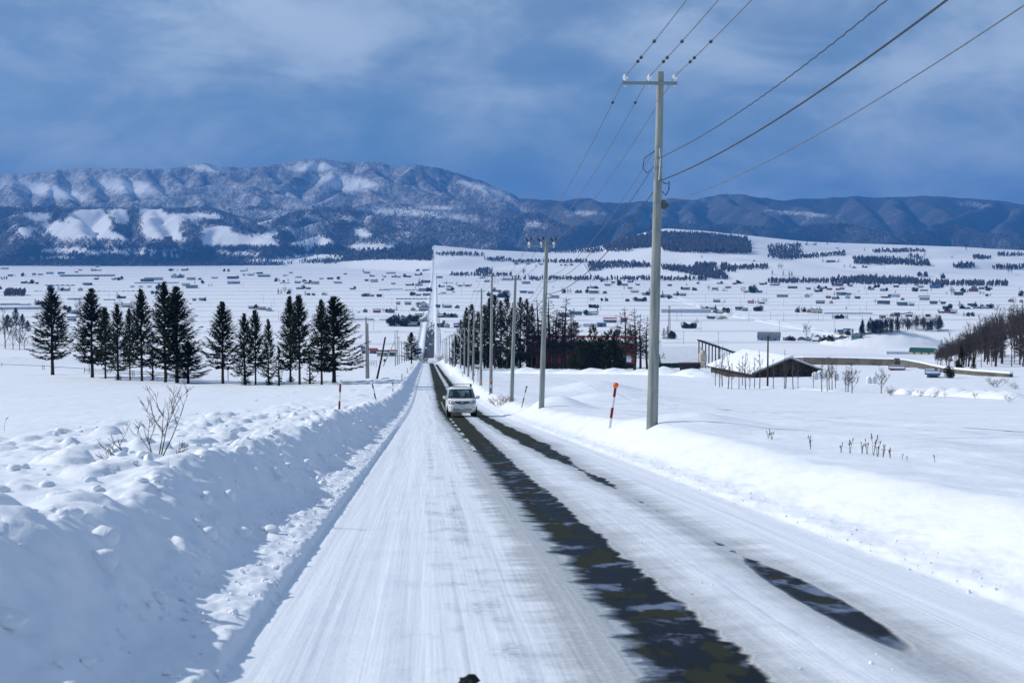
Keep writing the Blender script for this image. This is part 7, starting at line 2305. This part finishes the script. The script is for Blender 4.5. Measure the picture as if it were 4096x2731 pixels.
cnt = {}
for h in sorted(info, key=lambda h: abs(h[0] - 990)):
    key = (belt(h[1]), h[0] > 990, h[3], h[4])
    cnt[key] = cnt.get(key, 0) + 1
    h.append(cnt[key])
colw = {'navy': 'navy', 'blue': 'blue', 'brightblue': 'bright blue', 'teal': 'teal', 'green': 'green', 'maroon': 'maroon', 'red': 'red', 'grey': 'grey', 'dark': 'dark', 'white': 'snow-white', 'pink': 'pink', 'olive': 'olive'}
for (xd_, yd_, w, kd, rf_, wl, p, dd, num) in info:
    s_ = dd / 3530.0
    W = max(5.0, w * s_ * 0.88)
    noun = KIND[kd].replace('_', ' ')
    lab = '%s %s-roofed %s out from the straight road, %s, %s side' % (nth(num), colw[rf_], noun, belt(yd_), 'spruce' if xd_ < 990 else 'pole')
    lab = lab.replace('snow-white-roofed', 'snow-roofed')
    e = empty(KIND[kd], (p[0], p[1] + 4, p[2]), face(p) + g.uniform(-0.18, 0.18), lab, noun.split()[-1], 'farm buildings across the plain')
    snow = 1.0 if rf_ == 'white' else g.choice((0.0, 0.0, 0.2, 0.3, 0.45))
    rfm = 'dark' if rf_ == 'white' else rf_
    if kd == 'g':
        W = min(W, 30)
        dpt = max(6.0, min(11.0, W * 0.6))
        h_ = min(3.8, 2.2 + W * 0.06)
        gable(e, W, dpt, h_, max(1.3, dpt * g.uniform(0.18, 0.30)), rfm, wl, snow, 0.5, 2 if dd > 1800 else 3, dd < 2600)
        if W > 16 and g.random() < 0.7:
            MB().box((-W * 0.25, -dpt / 2 - 1.8, 1.2), (W * 0.35, 3.4, 2.4)).build('annex', 'wall_' + wl, e)
            MB().box((-W * 0.25, -dpt / 2 - 1.9, 2.55), (W * 0.38, 3.8, 0.3)).build('annex_roof', 'roof_snow', e)
    elif kd == 'f':
        W = min(W, 16)
        gable(e, W, W * 1.2, max(2.6, W * 0.38), W * 0.34, rfm, wl, snow, 0.5, 2, False, 'y')
    elif kd == 'q':
        quonset(e, W, max(8, W * 0.6), max(4.0, min(7.5, W * 0.42)), rfm, wl, 3, 'x' if W > 14 else 'y', 0.5 if rf_ == 'white' else 0)
    elif kd == 's':
        h_ = max(3.0, W * 0.45)
        MB().box((0, 0, h_ / 2 - 0.3), (W, W * 0.7, h_ + 0.6)).build('wall', 'wall_' + wl, e)
        MB().box((0, 0, h_ + 0.1), (W + 0.5, W * 0.7 + 0.5, 0.2)).build('roof', 'roof_' + rfm, e)
        MB().box((0, 0, h_ + 0.36), (W + 0.3, W * 0.7 + 0.3, 0.3)).build('roof_snow', 'roof_snow', e)
        MB().box((0, -W * 0.35 - 0.03, h_ * 0.35), (W * 0.35, 0.1, h_ * 0.6)).build('door', 'wall_dark', e)
    else:
        h_ = 4.5 if dd < 4000 else 6.0
        gable(e, W, 12.0, h_, 2.2, rfm, wl, snow if rf_ != 'teal' else 0.15, 0.6, 0, False)
        nw = max(4, min(16, int(W / 9)))
        for k in range(nw):
            MB().box(((k + 0.5) / nw * W * 0.94 - W * 0.47, -6.05, h_ * 0.55), (W / nw * 0.45, 0.1, h_ * 0.35)).build('window', 'window_glass', e)
# the cream arched barn with the green roof, larger and nearer than the rest
p, dd = place(2124, 814.5); s_ = dd / 3530
e = empty('arched_barn', (p[0], p[1] + 4, p[2]), face(p) - 0.25, 'cream arched barn with deep green roof below the wooded hillside', 'barn')
quonset(e, 56 * s_, 8.5, 15.5 * s_, 'green', 'cream', 3, 'x')

# ------------------------------------------------------------------ film tunnels (greenhouses)
TUN = [('E', 410, 690, 214, 6), ('E', 1175, 1490, 226, 4), ('E', 800, 1290, 269, 11), ('E', 310, 440, 269, 3), ('E', 950, 1060, 345, 3), ('E', 1230, 1290, 297, 2), ('F', 220, 312, 191, 3), ('F', 1125, 1230, 254, 3), ('F', 1365, 1460, 256, 3), ('F', 1285, 1610, 337, 9), ('F', 1668, 1812, 293, 5), ('F', 1715, 1810, 191, 4), ('F', 928, 956, 460, 1),
       ('F', 1795, 1830, 275, 1), ('H', 2040, 2110, 432, 2), ('H', 1180, 1300, 475, 3)]
tun_me = None
a_ = [(math.cos(math.pi * i / 10), math.sin(math.pi * i / 10)) for i in range(11)]
mb = MB().prism([(-c, s) for c, s in a_], 1, 0.0, 1.0)
TUNME = mb.build('film_cover', 'film_cover', None, True, True)
mb = MB().prism([(-1.03 * c, 1.05 * s) for c, s in a_[3:9]] + [(-1.0 * c, 1.0 * s) for c, s in a_[3:9]][::-1], 1, 0.02, 0.98)
TUNSN = mb.build('snow_cover', 'roof_snow', None, True, True)
mb = MB().path([(c * 1.01, -0.005, s * 1.01) for c, s in a_], 0.05, 4)
TUNEND = mb.build('end_hoop', 'dark_metal', None, False, True)
TUN.sort(key=lambda t: abs(PANX[t[0]] + t[1] * 0.25 - 990))
for bi, (pn, xa, xb, yb, n) in enumerate(TUN):
    for k in range(n):
        xd_ = PANX[pn] + (xa + (k + 0.5) * (xb - xa) / n) * 0.25
        p, dd = place(xd_, PANY[pn] + yb * 0.25)
        w = (xb - xa) / n * 0.25 * dd / 3530 * 0.46
        e = empty('film_tunnel', p, face(p), '%s pale film tunnel in the %s tunnel row out from the road, %s' % (ordn[k], ordn[bi], belt(PANY[pn] + yb * 0.25)), 'greenhouse', 'film tunnels in rows on the plain')
        e.scale = (min(w, 4.5), 30.0, min(w * 0.55, 2.6))
        for me_, nm in ((TUNME, 'film_cover'), (TUNSN, 'snow_cover'), (TUNEND, 'end_hoop')):
            o = bpy.data.objects.new(nm, me_)
            link(o, e)
for (pn, xa, xb, yb, h, lab) in [('E', 1240, 1640, 192, 10, 'long low glass-grey tunnel beside the far farm'), ('E', 0, 180, 392, 18, 'long grey greenhouse at the photo edge, farther one'), ('E', 180, 285, 393, 12, 'short low tunnel continuing the farther edge greenhouse'), ('E', -40, 412, 432, 24, 'long grey greenhouse at the photo edge, nearer one'), ('E', 620, 790, 342, 16, 'grey greenhouse behind the second big spruce'),
                                 ('F', 838, 1085, 535, 20, 'long grey greenhouse beyond the last spruce'), ('F', 1130, 1245, 540, 20, 'grey greenhouse between last spruce and evergreen clump'), ('G', 1372, 1830, 462, 34, 'widest grey greenhouse block past the nearest pole'), ('G', 655, 790, 592, 30, 'pale greenhouse before the red farm roofs'), ('H', 520, 955, 474, 14, 'long low greenhouse past the yellow farm'), ('F', 1162, 1350, 250, 6, 'thin long tunnel beside the straight road'), ('H', 1090, 1320, 842, 16, 'low snow-swept tunnel before the cream barn')]:
    p, dd = place(PANX[pn] + (xa + xb) / 2 * 0.25, min(829, PANY[pn] + yb * 0.25)); s_ = dd / 3530
    e = empty('greenhouse', p, face(p), lab, 'greenhouse')
    W, H = (xb - xa) * 0.25 * s_, max(1.6, h * 0.25 * s_)
    nb = max(1, int(W / 9))
    for k in range(nb):
        x0_ = -W / 2 + k * W / nb
        MB().prism([(x0_, -0.4), (x0_ + W / nb * 0.98, -0.4), (x0_ + W / nb * 0.98, H * 0.8), (x0_ + W / nb * 0.5, H), (x0_, H * 0.8)], 1, 0, 16.0).build('bay', 'film_cover', e)
    MB().box((0, 7.9, H * 0.9 + 0.25), (W * 0.97, 15.0, 0.35)).build('snow_cover', 'roof_snow', e)

# ------------------------------------------------------------------ the hill hotel
P, D_, ok = far_hit(np.array([386.0]), np.array([561.0]))
p = P[0]; s_ = D_[0] / 3530
e = empty('hotel_tower', p, face(p), 'reddish tower block standing below the open white slopes', 'building')
W, H = 18.5 * s_, 21 * s_
MB().prism([(-W / 2, -W * 0.3), (-W * 0.36, -W * 0.45), (W * 0.36, -W * 0.45), (W / 2, -W * 0.3), (W / 2, W * 0.4), (-W / 2, W * 0.4)], 2, -8, H * 0.86).build('tower', 'brick_red_tile', e)
for k in range(7):
    for j in range(6):
        MB().box((-W * 0.30 + j * W * 0.12, -W * 0.455, H * (0.16 + 0.1 * k)), (W * 0.06, 0.5, H * 0.045)).build('window', 'window_glass', e)
MB().add([(-W * 0.52, -W * 0.47, H * 0.865), (W * 0.52, -W * 0.47, H * 0.865), (W * 0.52, W * 0.42, H * 0.865), (-W * 0.52, W * 0.42, H * 0.865), (-W * 0.15, -W * 0.1, H * 1.02), (W * 0.15, -W * 0.1, H * 1.02), (W * 0.15, W * 0.1, H * 1.02), (-W * 0.15, W * 0.1, H * 1.02)],
         [(3, 2, 1, 0), (4, 5, 6, 7), (0, 1, 5, 4), (1, 2, 6, 5), (2, 3, 7, 6), (3, 0, 4, 7)]).build('roof', 'roof_snow', e)
MB().box((-W * 1.6, 0, H * 0.06), (W * 2.1, W * 0.6, H * 0.2)).build('annex', 'wall_grey', e)
MB().box((-W * 1.6, 0, H * 0.18), (W * 2.15, W * 0.64, H * 0.05)).build('annex_roof', 'roof_snow', e)
MB().path([(0, 0, H), (0, 0, H * 1.1)], 0.8, 6).build('mast', 'dark_metal', e)

# ------------------------------------------------------------------ farmstead trees on the plain
tl_extra = []
TREES = '''
E 120 132 c 8;E 140 132 c 6;E 210 127 r 9;E 235 130 c 6;E 455 258 r 14;E 478 258 r 12;E 535 262 c 12;E 552 262 c 10;E 575 262 r 9;E 845 76 c 8;E 873 76 c 7;E 1460 255 r 16;E 1485 252 c 14;E 1400 292 r 9;E 1440 294 r 10;E 735 445 b 30;E 700 440 b 18;E 600 445 r 14;E 640 445 r 12;E 325 390 c 15;E 350 392 r 12;E 385 392 r 11;E 1060 430 b 20;E 1110 430 b 22;E 1210 425 b 18;E 1790 195 c 8;E 1860 195 r 9;E 1920 220 c 7;E 1945 220 c 7;E 1090 165 r 8;E 1570 80 r 8;E 1630 78 c 7;E 2060 84 r 7;E 2100 84 r 7;E 1890 352 c 10;E 1075 300 b 8;E 5 245 r 8
F 185 178 r 10;F 215 178 c 8;F 295 178 c 8;F 255 182 r 6;F 360 190 c 7;F 362 152 c 6;F 755 158 r 8;F 770 150 c 8;F 985 92 c 10;F 1370 128 c 7;F 1105 172 c 7;F 205 292 c 15;F 232 292 c 12;F 265 288 b 18;F 300 290 r 12;F 320 288 b 14;F 1430 306 r 10;F 1450 304 r 9;F 1465 248 c 8;F 1500 215 r 10;F 1525 215 c 8;F 1505 268 c 10;F 1580 268 r 11;F 1605 268 r 11;F 1500 188 c 12;F 1530 190 c 10;F 1235 585 r 22;F 1275 585 r 28;F 1310 585 c 30;F 1345 585 r 26;F 1385 588 r 22;F 1420 545 r 18;F 1450 545 r 16;F 1480 545 r 16;F 1565 522 c 14;F 1292 445 c 12;F 1170 462 b 12;F 1270 466 b 10;F 1660 150 c 7;F 1750 205 c 9;F 1680 480 b 10;F 1790 505 c 9;F 2140 310 r 12;F 2160 322 r 12;F 2240 330 r 16;F 2275 330 r 18;F 2310 330 r 15;F 2195 192 c 6;F 2222 195 c 6;F 2030 180 c 6;F 1165 165 r 5;F 1660 258 c 7
G 108 110 b 14;G 825 180 r 8;G 850 180 c 9;G 872 180 c 8;G 462 283 c 14;G 482 283 r 10;G 513 280 c 12;G 538 280 c 11;G 985 215 r 15;G 1000 210 c 10;G 1030 245 c 7;G 1262 305 c 18;G 1245 302 r 10;G 720 350 c 7;G 735 350 c 8;G 750 350 c 8;G 825 355 r 8;G 858 355 c 11;G 870 357 r 7;G 1115 350 c 9;G 1205 360 r 9;G 1232 360 c 10;G 718 416 r 8;G 765 418 r 9;G 785 420 r 7;G 785 490 c 18;G 568 455 c 8;G 1385 302 c 12;G 1376 330 r 9;G 1465 332 r 8;G 1440 335 r 8;G 1632 260 c 10;G 1668 260 r 9;G 1688 260 r 8;G 1605 222 b 8;G 1805 262 b 14;G 1890 265 c 6;G 1938 262 c 7;G 1955 262 c 8;G 1977 265 c 5;G 2110 275 b 13;G 2135 268 b 12;G 2195 278 r 17;G 2225 280 r 20;G 1955 367 c 7;G 2215 358 c 8;G 2310 380 b 14;G 2255 448 r 12;G 2285 445 c 10;G 2230 446 c 8;G 1600 606 r 13;G 1655 606 r 14;G 1690 606 b 22;G 1870 420 c 6;G 1395 700 c 26;G 1430 702 c 30;G 1465 702 r 20;G 1490 702 r 14;G 425 600 r 14;G 960 690 r 20;G 1085 690 c 32;G 1130 690 c 24;G 600 660 b 16;G 380 245 b 8
H 285 458 c 16;H 270 458 r 12;H 310 458 c 13;H 333 455 r 12;H 450 442 c 6;H 475 440 c 6;H 355 690 b 34;H 410 700 b 14;H 560 722 r 12;H 590 722 r 8;H 620 655 c 14;H 595 520 c 12;H 715 522 c 8;H 730 522 c 7;H 680 522 r 8;H 640 521 r 8;H 775 700 c 24;H 740 705 b 16;H 860 690 c 18;H 610 305 c 10;H 985 232 r 10;H 1015 232 r 9;H 1340 268 r 11;H 1365 268 r 10;H 1500 260 c 7;H 1640 300 b 9;H 1685 302 b 20;H 1700 302 b 18;H 1790 280 r 13;H 1815 278 c 11;H 1835 278 c 10;H 2010 260 r 9;H 2030 260 r 8;H 1950 305 b 12;H 1980 305 b 10;H 985 382 b 12;H 1575 365 c 8;H 1760 408 c 14;H 1610 435 c 8;H 1735 470 c 8;H 1670 470 c 7;H 1800 496 c 12;H 1840 496 r 10;H 1880 494 r 9;H 1955 410 c 10;H 2050 430 r 14;H 2020 430 r 12;H 2325 310 r 14;H 2340 312 c 12;H 2310 250 c 7;H 1300 490 b 12;H 720 440 b 5;H 455 272 c 6;H 835 278 c 5;H 890 250 b 6;H 1170 280 c 4
D 40 1145 c 11;D 140 1155 c 12;D 195 1158 c 12;D 220 1158 c 12;D 270 870 c 10;D 360 865 c 9;D 440 868 c 8;D 545 870 c 8;D 700 1080 c 8;D 755 1080 c 9;D 870 1082 c 8;D 648 1030 c 9;D 505 1030 c 9;D 885 928 c 8;D 1590 1180 b 12;D 1610 1180 r 13;D 1440 985 b 10;D 1690 1005 b 9;D 2205 1140 b 16;D 2235 1140 b 14;D 1820 918 c 9;D 1065 1092 c 4;D 2130 1212 c 8;D 100 1098 b 14;D 125 1098 b 14
C 1745 1000 b 9;C 110 1145 b 14;C 220 1075 c 8;C 2160 800 c 8
'''
for (xd_, yd_, w, kd, rf_, wl, p_, dd, num) in info:
    if kd in 'gf' and 615 < yd_ < 790 and g.random() < 0.42:
        for q_ in range(g.choice((1, 1, 2))):
            tl_extra.append((xd_ + g.choice((-1, 1)) * (w * 0.5 + g.uniform(0.5, 2.5)), yd_ + g.uniform(-1.2, 0.2), g.choice('rrcb'), g.uniform(3.0, 5.5) * (0.6 + (yd_ - 600) / 130.0)))
LOWC = [spruce_meshes(51, 0.03, 0.0, 0.45, (6.0, 1.8)), spruce_meshes(52, 0.03, 0.0, 0.4, (6.0, 2.0))]
cnt = {}
tl = []
for it in TREES.replace('\n', ';').split(';'):
    q_ = it.split()
    if len(q_) != 5:
        continue
    pn, x, y, kd, h = q_
    tl.append((PANX[pn] + float(x) * 0.25, PANY[pn] + float(y) * 0.25, kd, float(h) * 0.55))
for i, (xd_, yd_, kd, hd) in enumerate(sorted(tl + tl_extra, key=lambda t: abs(t[0] - 990))):
    p, dd = place(xd_, min(829, yd_)); s_ = dd / 3530
    key = (belt(yd_), xd_ > 990, kd)
    cnt[key] = cnt.get(key, 0) + 1
    n = cnt[key]
    nm = {'c': 'pointed dark conifer', 'r': 'rounded dark evergreen', 'b': 'leafless farm tree'}[kd]
    lab = '%s %s out from the straight road, %s, %s side' % (nth(n), nm, belt(yd_), 'spruce' if xd_ < 990 else 'pole')
    H = max(5.0, hd * s_ * 1.75)
    if kd == 'c':
        plant('farm_conifer', LOWC[i % 2], p, (H / 6.0 * 0.85,) * 2 + (H / 6.0,), i, lab, 'conifer', 'conifers around the farms of the plain')
    elif kd == 'r':
        plant('farm_evergreen', BLOB[i % 4], p, (H * 1.05,) * 2 + (H,), i, lab, 'tree', 'evergreens around the farms of the plain')
    else:
        plant('farm_tree', SPREAD[i % 4], p, (H / 10,) * 3, i, lab, 'tree', 'bare trees around the farms of the plain', TB)

# ------------------------------------------------------------------ thin poles across the plain
mb = MB().path([(0, 0, -0.5), (0, 0, 10.0)], [0.17, 0.12], 6)
SH = mb.build('shaft', 'pole_concrete', None, True, True)
CA = MB().box((0, 0, 9.6), (1.8, 0.12, 0.12)).build('crossarm', 'dark_metal', None, False, True)
spots = []
for yd, xsn in ((790, [700, 741, 1120, 1570, 1650, 1916]), (763, [667, 675, 858, 1496, 1610, 1790, 1916, 2050]), (738, [640, 655, 940, 1450, 1555, 1720, 1770, 1800, 1880, 1890, 1980]), (727, [86, 655, 810, 868, 1565, 1680, 1830, 1975, 2120]), (713.5, [66, 330, 624, 1380, 1660, 1990, 2110]), (703.5, [630, 900, 1500, 1700, 1800, 1950]),
                (695, [310, 605, 1350, 1620, 1840, 2060, 2200]), (686, [250, 880, 1430, 1710, 1900, 2130]), (677, [170, 740, 1060, 1590, 1760, 1990, 2250]), (669, [420, 850, 1290, 1650, 1870, 2080]), (661, [60, 560, 1100, 1480, 1880, 2220])):
    for x in xsn:
        spots.append((x, yd))
for yy in (1120, 1160, 1205, 1255, 1310, 1370, 1440, 1520, 1610, 1720):
    for sgn in (-1, 1):
        spots.append((None, (yy, sgn)))
cnt = {}
for x, yd in spots:
    if x is None:
        yy, sgn = yd
        X_ = float(road_x(yy)) + sgn * 8.5
        p = np.array([X_, yy, float(far_ground(np.array([X_]), np.array([float(yy)]))[0])])
        cnt[sgn] = cnt.get(sgn, 0) + 1
        lab = 'thin pole beside the straight valley road, %s beyond the dip, %s' % (ordn[cnt[sgn] - 1], 'spruce side' if sgn < 0 else 'pole side')
    else:
        p, dd = place(x, yd)
        key = belt(yd) + str(x > 990)
        cnt[key] = cnt.get(key, 0) + 1
        n = cnt[key]
        lab = '%s thin lone pole on the %s, %s side' % (nth(n), belt(yd), 'spruce' if x < 990 else 'pole')
    e = empty('field_pole', p, 0, lab, 'utility pole', 'thin poles across the plain')
    for me_, nm in ((SH, 'shaft'), (CA, 'crossarm')):
        link(bpy.data.objects.new(nm, me_), e)
# ------------------------------------------------------------------ broken snow: clods on the ploughed bank and along the road edge
g = np.random.default_rng(5)
bm = bmesh.new()
bmesh.ops.create_icosphere(bm, subdivisions=2, radius=1.0)
ICO_V = np.array([tuple(v.co) for v in bm.verts]); ICO_F = np.array([[v.index for v in f.verts] for f in bm.faces])
bm.free()
LUMPS = []
for k in range(6):
    # angular lump: cut a ball by random planes
    v_ = ICO_V.copy()
    for c in range(9):
        n_ = g.normal(0, 1, 3); n_ /= np.linalg.norm(n_)
        d_ = g.uniform(0.45, 0.8)
        over = v_ @ n_ - d_
        v_ = v_ - np.clip(over, 0, None)[:, None] * n_[None] * 0.9
    LUMPS.append(v_)


def clods(name, n, ufun, yfun, size, mat, squash=0.75, sink=0.35):
    Y1 = np.array([yfun() for _ in range(n)]); U1 = np.array([ufun(y) for y in Y1]); S1 = np.array([size(y) for y in Y1])
    X1 = U1 + ROAD_C
    Z1 = prof(Y1) + bank(U1, Y1) + near_extra(X1, Y1) + near_detail(X1, Y1, U1)
    V, F = [], []
    for k in range(n):
        l = LUMPS[g.integers(6)]
        a = g.uniform(0, 6.28)
        R_ = np.array([[math.cos(a), -math.sin(a), 0], [math.sin(a), math.cos(a), 0], [0, 0, 1]])
        v_ = (l * np.array([1.0, g.uniform(0.6, 1.0), squash * g.uniform(0.7, 1.1)])) @ R_.T * S1[k]
        V.append(v_ + np.array([X1[k], Y1[k], Z1[k] + S1[k] * squash * (0.5 - sink)]))
        F.append(ICO_F + k * len(ICO_V))
    return put(name, mesh_np(name, np.concatenate(V), None, np.concatenate(F), True), MAT[mat], kind='stuff')


near_y = lambda: float(6 + 62 * g.random() ** 1.7)
clods('snow_clods', 520, lambda y: -(4.4 + 7.5 * g.random() ** 1.6), near_y, lambda y: 0.035 + 0.12 * g.random() ** 2.5, 'snow_clod', 0.6)
clods('snow_clods', 110, lambda y: -(3.5 + 1.1 * g.random()), near_y, lambda y: 0.03 + 0.13 * g.random() ** 2.6, 'snow_clod', 0.8, 0.3)
clods('snow_crumbs', 600, lambda y: -(3.0 + 0.75 * g.random() ** 1.3), near_y, lambda y: 0.012 + 0.035 * g.random() ** 2, 'snow_clod', 0.8, 0.2)
clods('snow_crumbs', 500, lambda y: 3.05 + 0.5 * g.random(), near_y, lambda y: 0.008 + 0.018 * g.random() ** 2, 'snow_clod', 0.8, 0.2)
clods('snow_crumbs', 120, lambda y: 0.55 + 0.8 * g.random(), near_y, lambda y: 0.006 + 0.014 * g.random() ** 2, 'snow_clod', 0.7, 0.2)

# ------------------------------------------------------------------ ridges of pushed snow in the fields


def snow_ridge(pts, h, w, seed, n=60, mat='snow_rough'):
    q_ = np.array(pts, float)
    tt_ = np.linspace(0, len(pts) - 1, n)
    cx_, cy_ = np.interp(tt_, range(len(pts)), q_[:, 0]), np.interp(tt_, range(len(pts)), q_[:, 1])
    tx, ty = np.gradient(cx_), np.gradient(cy_)
    l_ = np.hypot(tx, ty)
    nx, ny = ty / l_, -tx / l_
    uu_ = np.linspace(-1, 1, 15)
    Xg = cx_[:, None] + nx[:, None] * uu_[None] * w
    Yg = cy_[:, None] + ny[:, None] * uu_[None] * w
    s_ = np.linspace(0, 1, n)
    env = np.minimum(1, np.minimum(s_, 1 - s_) * 12)[:, None] * (0.65 + 0.5 * pnoise(s_ * 14, seed, 800))[:, None]
    Zg = ground(Xg, Yg) + h * np.clip(np.cos(uu_ * 1.5708), 0, 1)[None] ** 0.9 * env + 0.25 * h * fbm(Xg / 2.0, Yg / 2.0, 3, 810 + seed) * (1 - uu_ ** 2)[None] - 0.05 - 0.3 * (np.abs(uu_) > 0.98)[None]
    return put('snow_ridge_terrain', mesh_np('snow_ridge_terrain', np.stack([Xg, Yg, Zg], -1).reshape(-1, 3), grid_quads(*Xg.shape)), MAT[mat], kind='structure')


def line(pts):
    return [tuple(dhit(x, y)[:2]) for x, y in pts]


snow_ridge(line([(1150, 856), (1240, 857), (1330, 858), (1430, 858), (1520, 860), (1600, 862), (1640, 868)]), 1.3, 3.0, 1, 140)
snow_ridge(line([(2050, 906), (2110, 905), (2180, 908), (2260, 912), (2360, 918)]), 0.9, 1.6, 2, 80)
snow_ridge(line([(1660, 885), (1760, 890), (1860, 893), (1960, 898)]), 0.35, 2.0, 3, 80)
snow_ridge([(-9.0, 627), (-3.5, 622), (2.0, 626), (8.0, 631)], 2.3, 5.0, 4, 40)
snow_ridge([(5.5, 560), (8.0, 600), (9.0, 640)], 1.8, 3.5, 5, 40)
snow_ridge([(6.8, 300), (7.6, 360), (8.0, 430), (8.0, 520)], 1.1, 2.6, 6, 80)
snow_ridge(line([(0, 822), (90, 823), (180, 825), (300, 826)]), 0.9, 4.0, 7, 60, 'snow_smooth')
snow_ridge(line([(0, 831), (90, 832), (180, 834), (300, 836)]), 0.7, 4.0, 8, 60, 'snow_smooth')
for i, (x, Yd, h) in enumerate([(966, 618, 1.6), (972, 620, 2.2), (980, 617, 1.8), (1006, 600, 1.7), (1013, 592, 1.5)]):
    p = np.array([dz(x, 575, Yd)[0], Yd - 4, 0]); p[2] = gz(p[0], p[1])
    plant('bush', SHRUB[i % 3], p, (h * 0.8,) * 2 + (h,), i, '%s wispy bush on the snow heap where the road dips from sight' % ordn[i], 'bush', 'bushes where the road dips', TB)

# ------------------------------------------------------------------ centre line dashes bared on the asphalt
road_ob = bpy.data.objects['road']
dm = None
plain('worn_road_paint', (0.50, 0.52, 0.50), 0.7, 0.0, 0.35, 9.0)
for k in range(15):
    y0_ = 44.0 + 7.0 * k
    if 92 < y0_ < 97:
        continue
    ys_ = np.linspace(y0_, y0_ + 3.4, 6)
    vs = []
    for y in ys_:
        for du in (-0.40, -0.27):
            U1 = np.array([du]); Y1 = np.array([y]); X1 = U1 + ROAD_C
            z = float((prof(Y1) + near_extra(X1, Y1))[0]) - 0.012 * math.exp(-((du - 0.05) / 0.42) ** 2) + 0.006 - (0.0 if y < 69.5 else 0.012)
            vs.append((ROAD_C + du + 0.012 * math.sin(y * 5), y, z + 0.006))
    MB().add(vs, [(2 * i, 2 * i + 1, 2 * i + 3, 2 * i + 2) for i in range(5)]).build('centre_line_dash', 'worn_road_paint', road_ob)

# dark lump laid on the snow, standing in for the camera car's wiper nub
yb = 9.35
xb = dz(1076, 1556, yb)[0]
e = empty('wiper_nub_lump', (xb, yb, float(prof(yb))), 0.3, 'small dark lump standing in for the wiper nub of the camera car', 'stand-in lump')
MB().add([tuple(c) for c in LUMPS[2] * np.array([0.06, 0.05, 0.036]) * (1 + 0.35 * np.sin(LUMPS[2] @ np.array([[4.0], [5.0], [7.0]]))) + np.array([0, 0, 0.02])], [tuple(f) for f in ICO_F]).build('lump', 'tyre_rubber', e, True)
MB().add([tuple(c) for c in LUMPS[4] * np.array([0.035, 0.04, 0.03]) + np.array([-0.05, -0.03, 0.015])], [tuple(f) for f in ICO_F]).build('crumb', 'tyre_rubber', e, True)
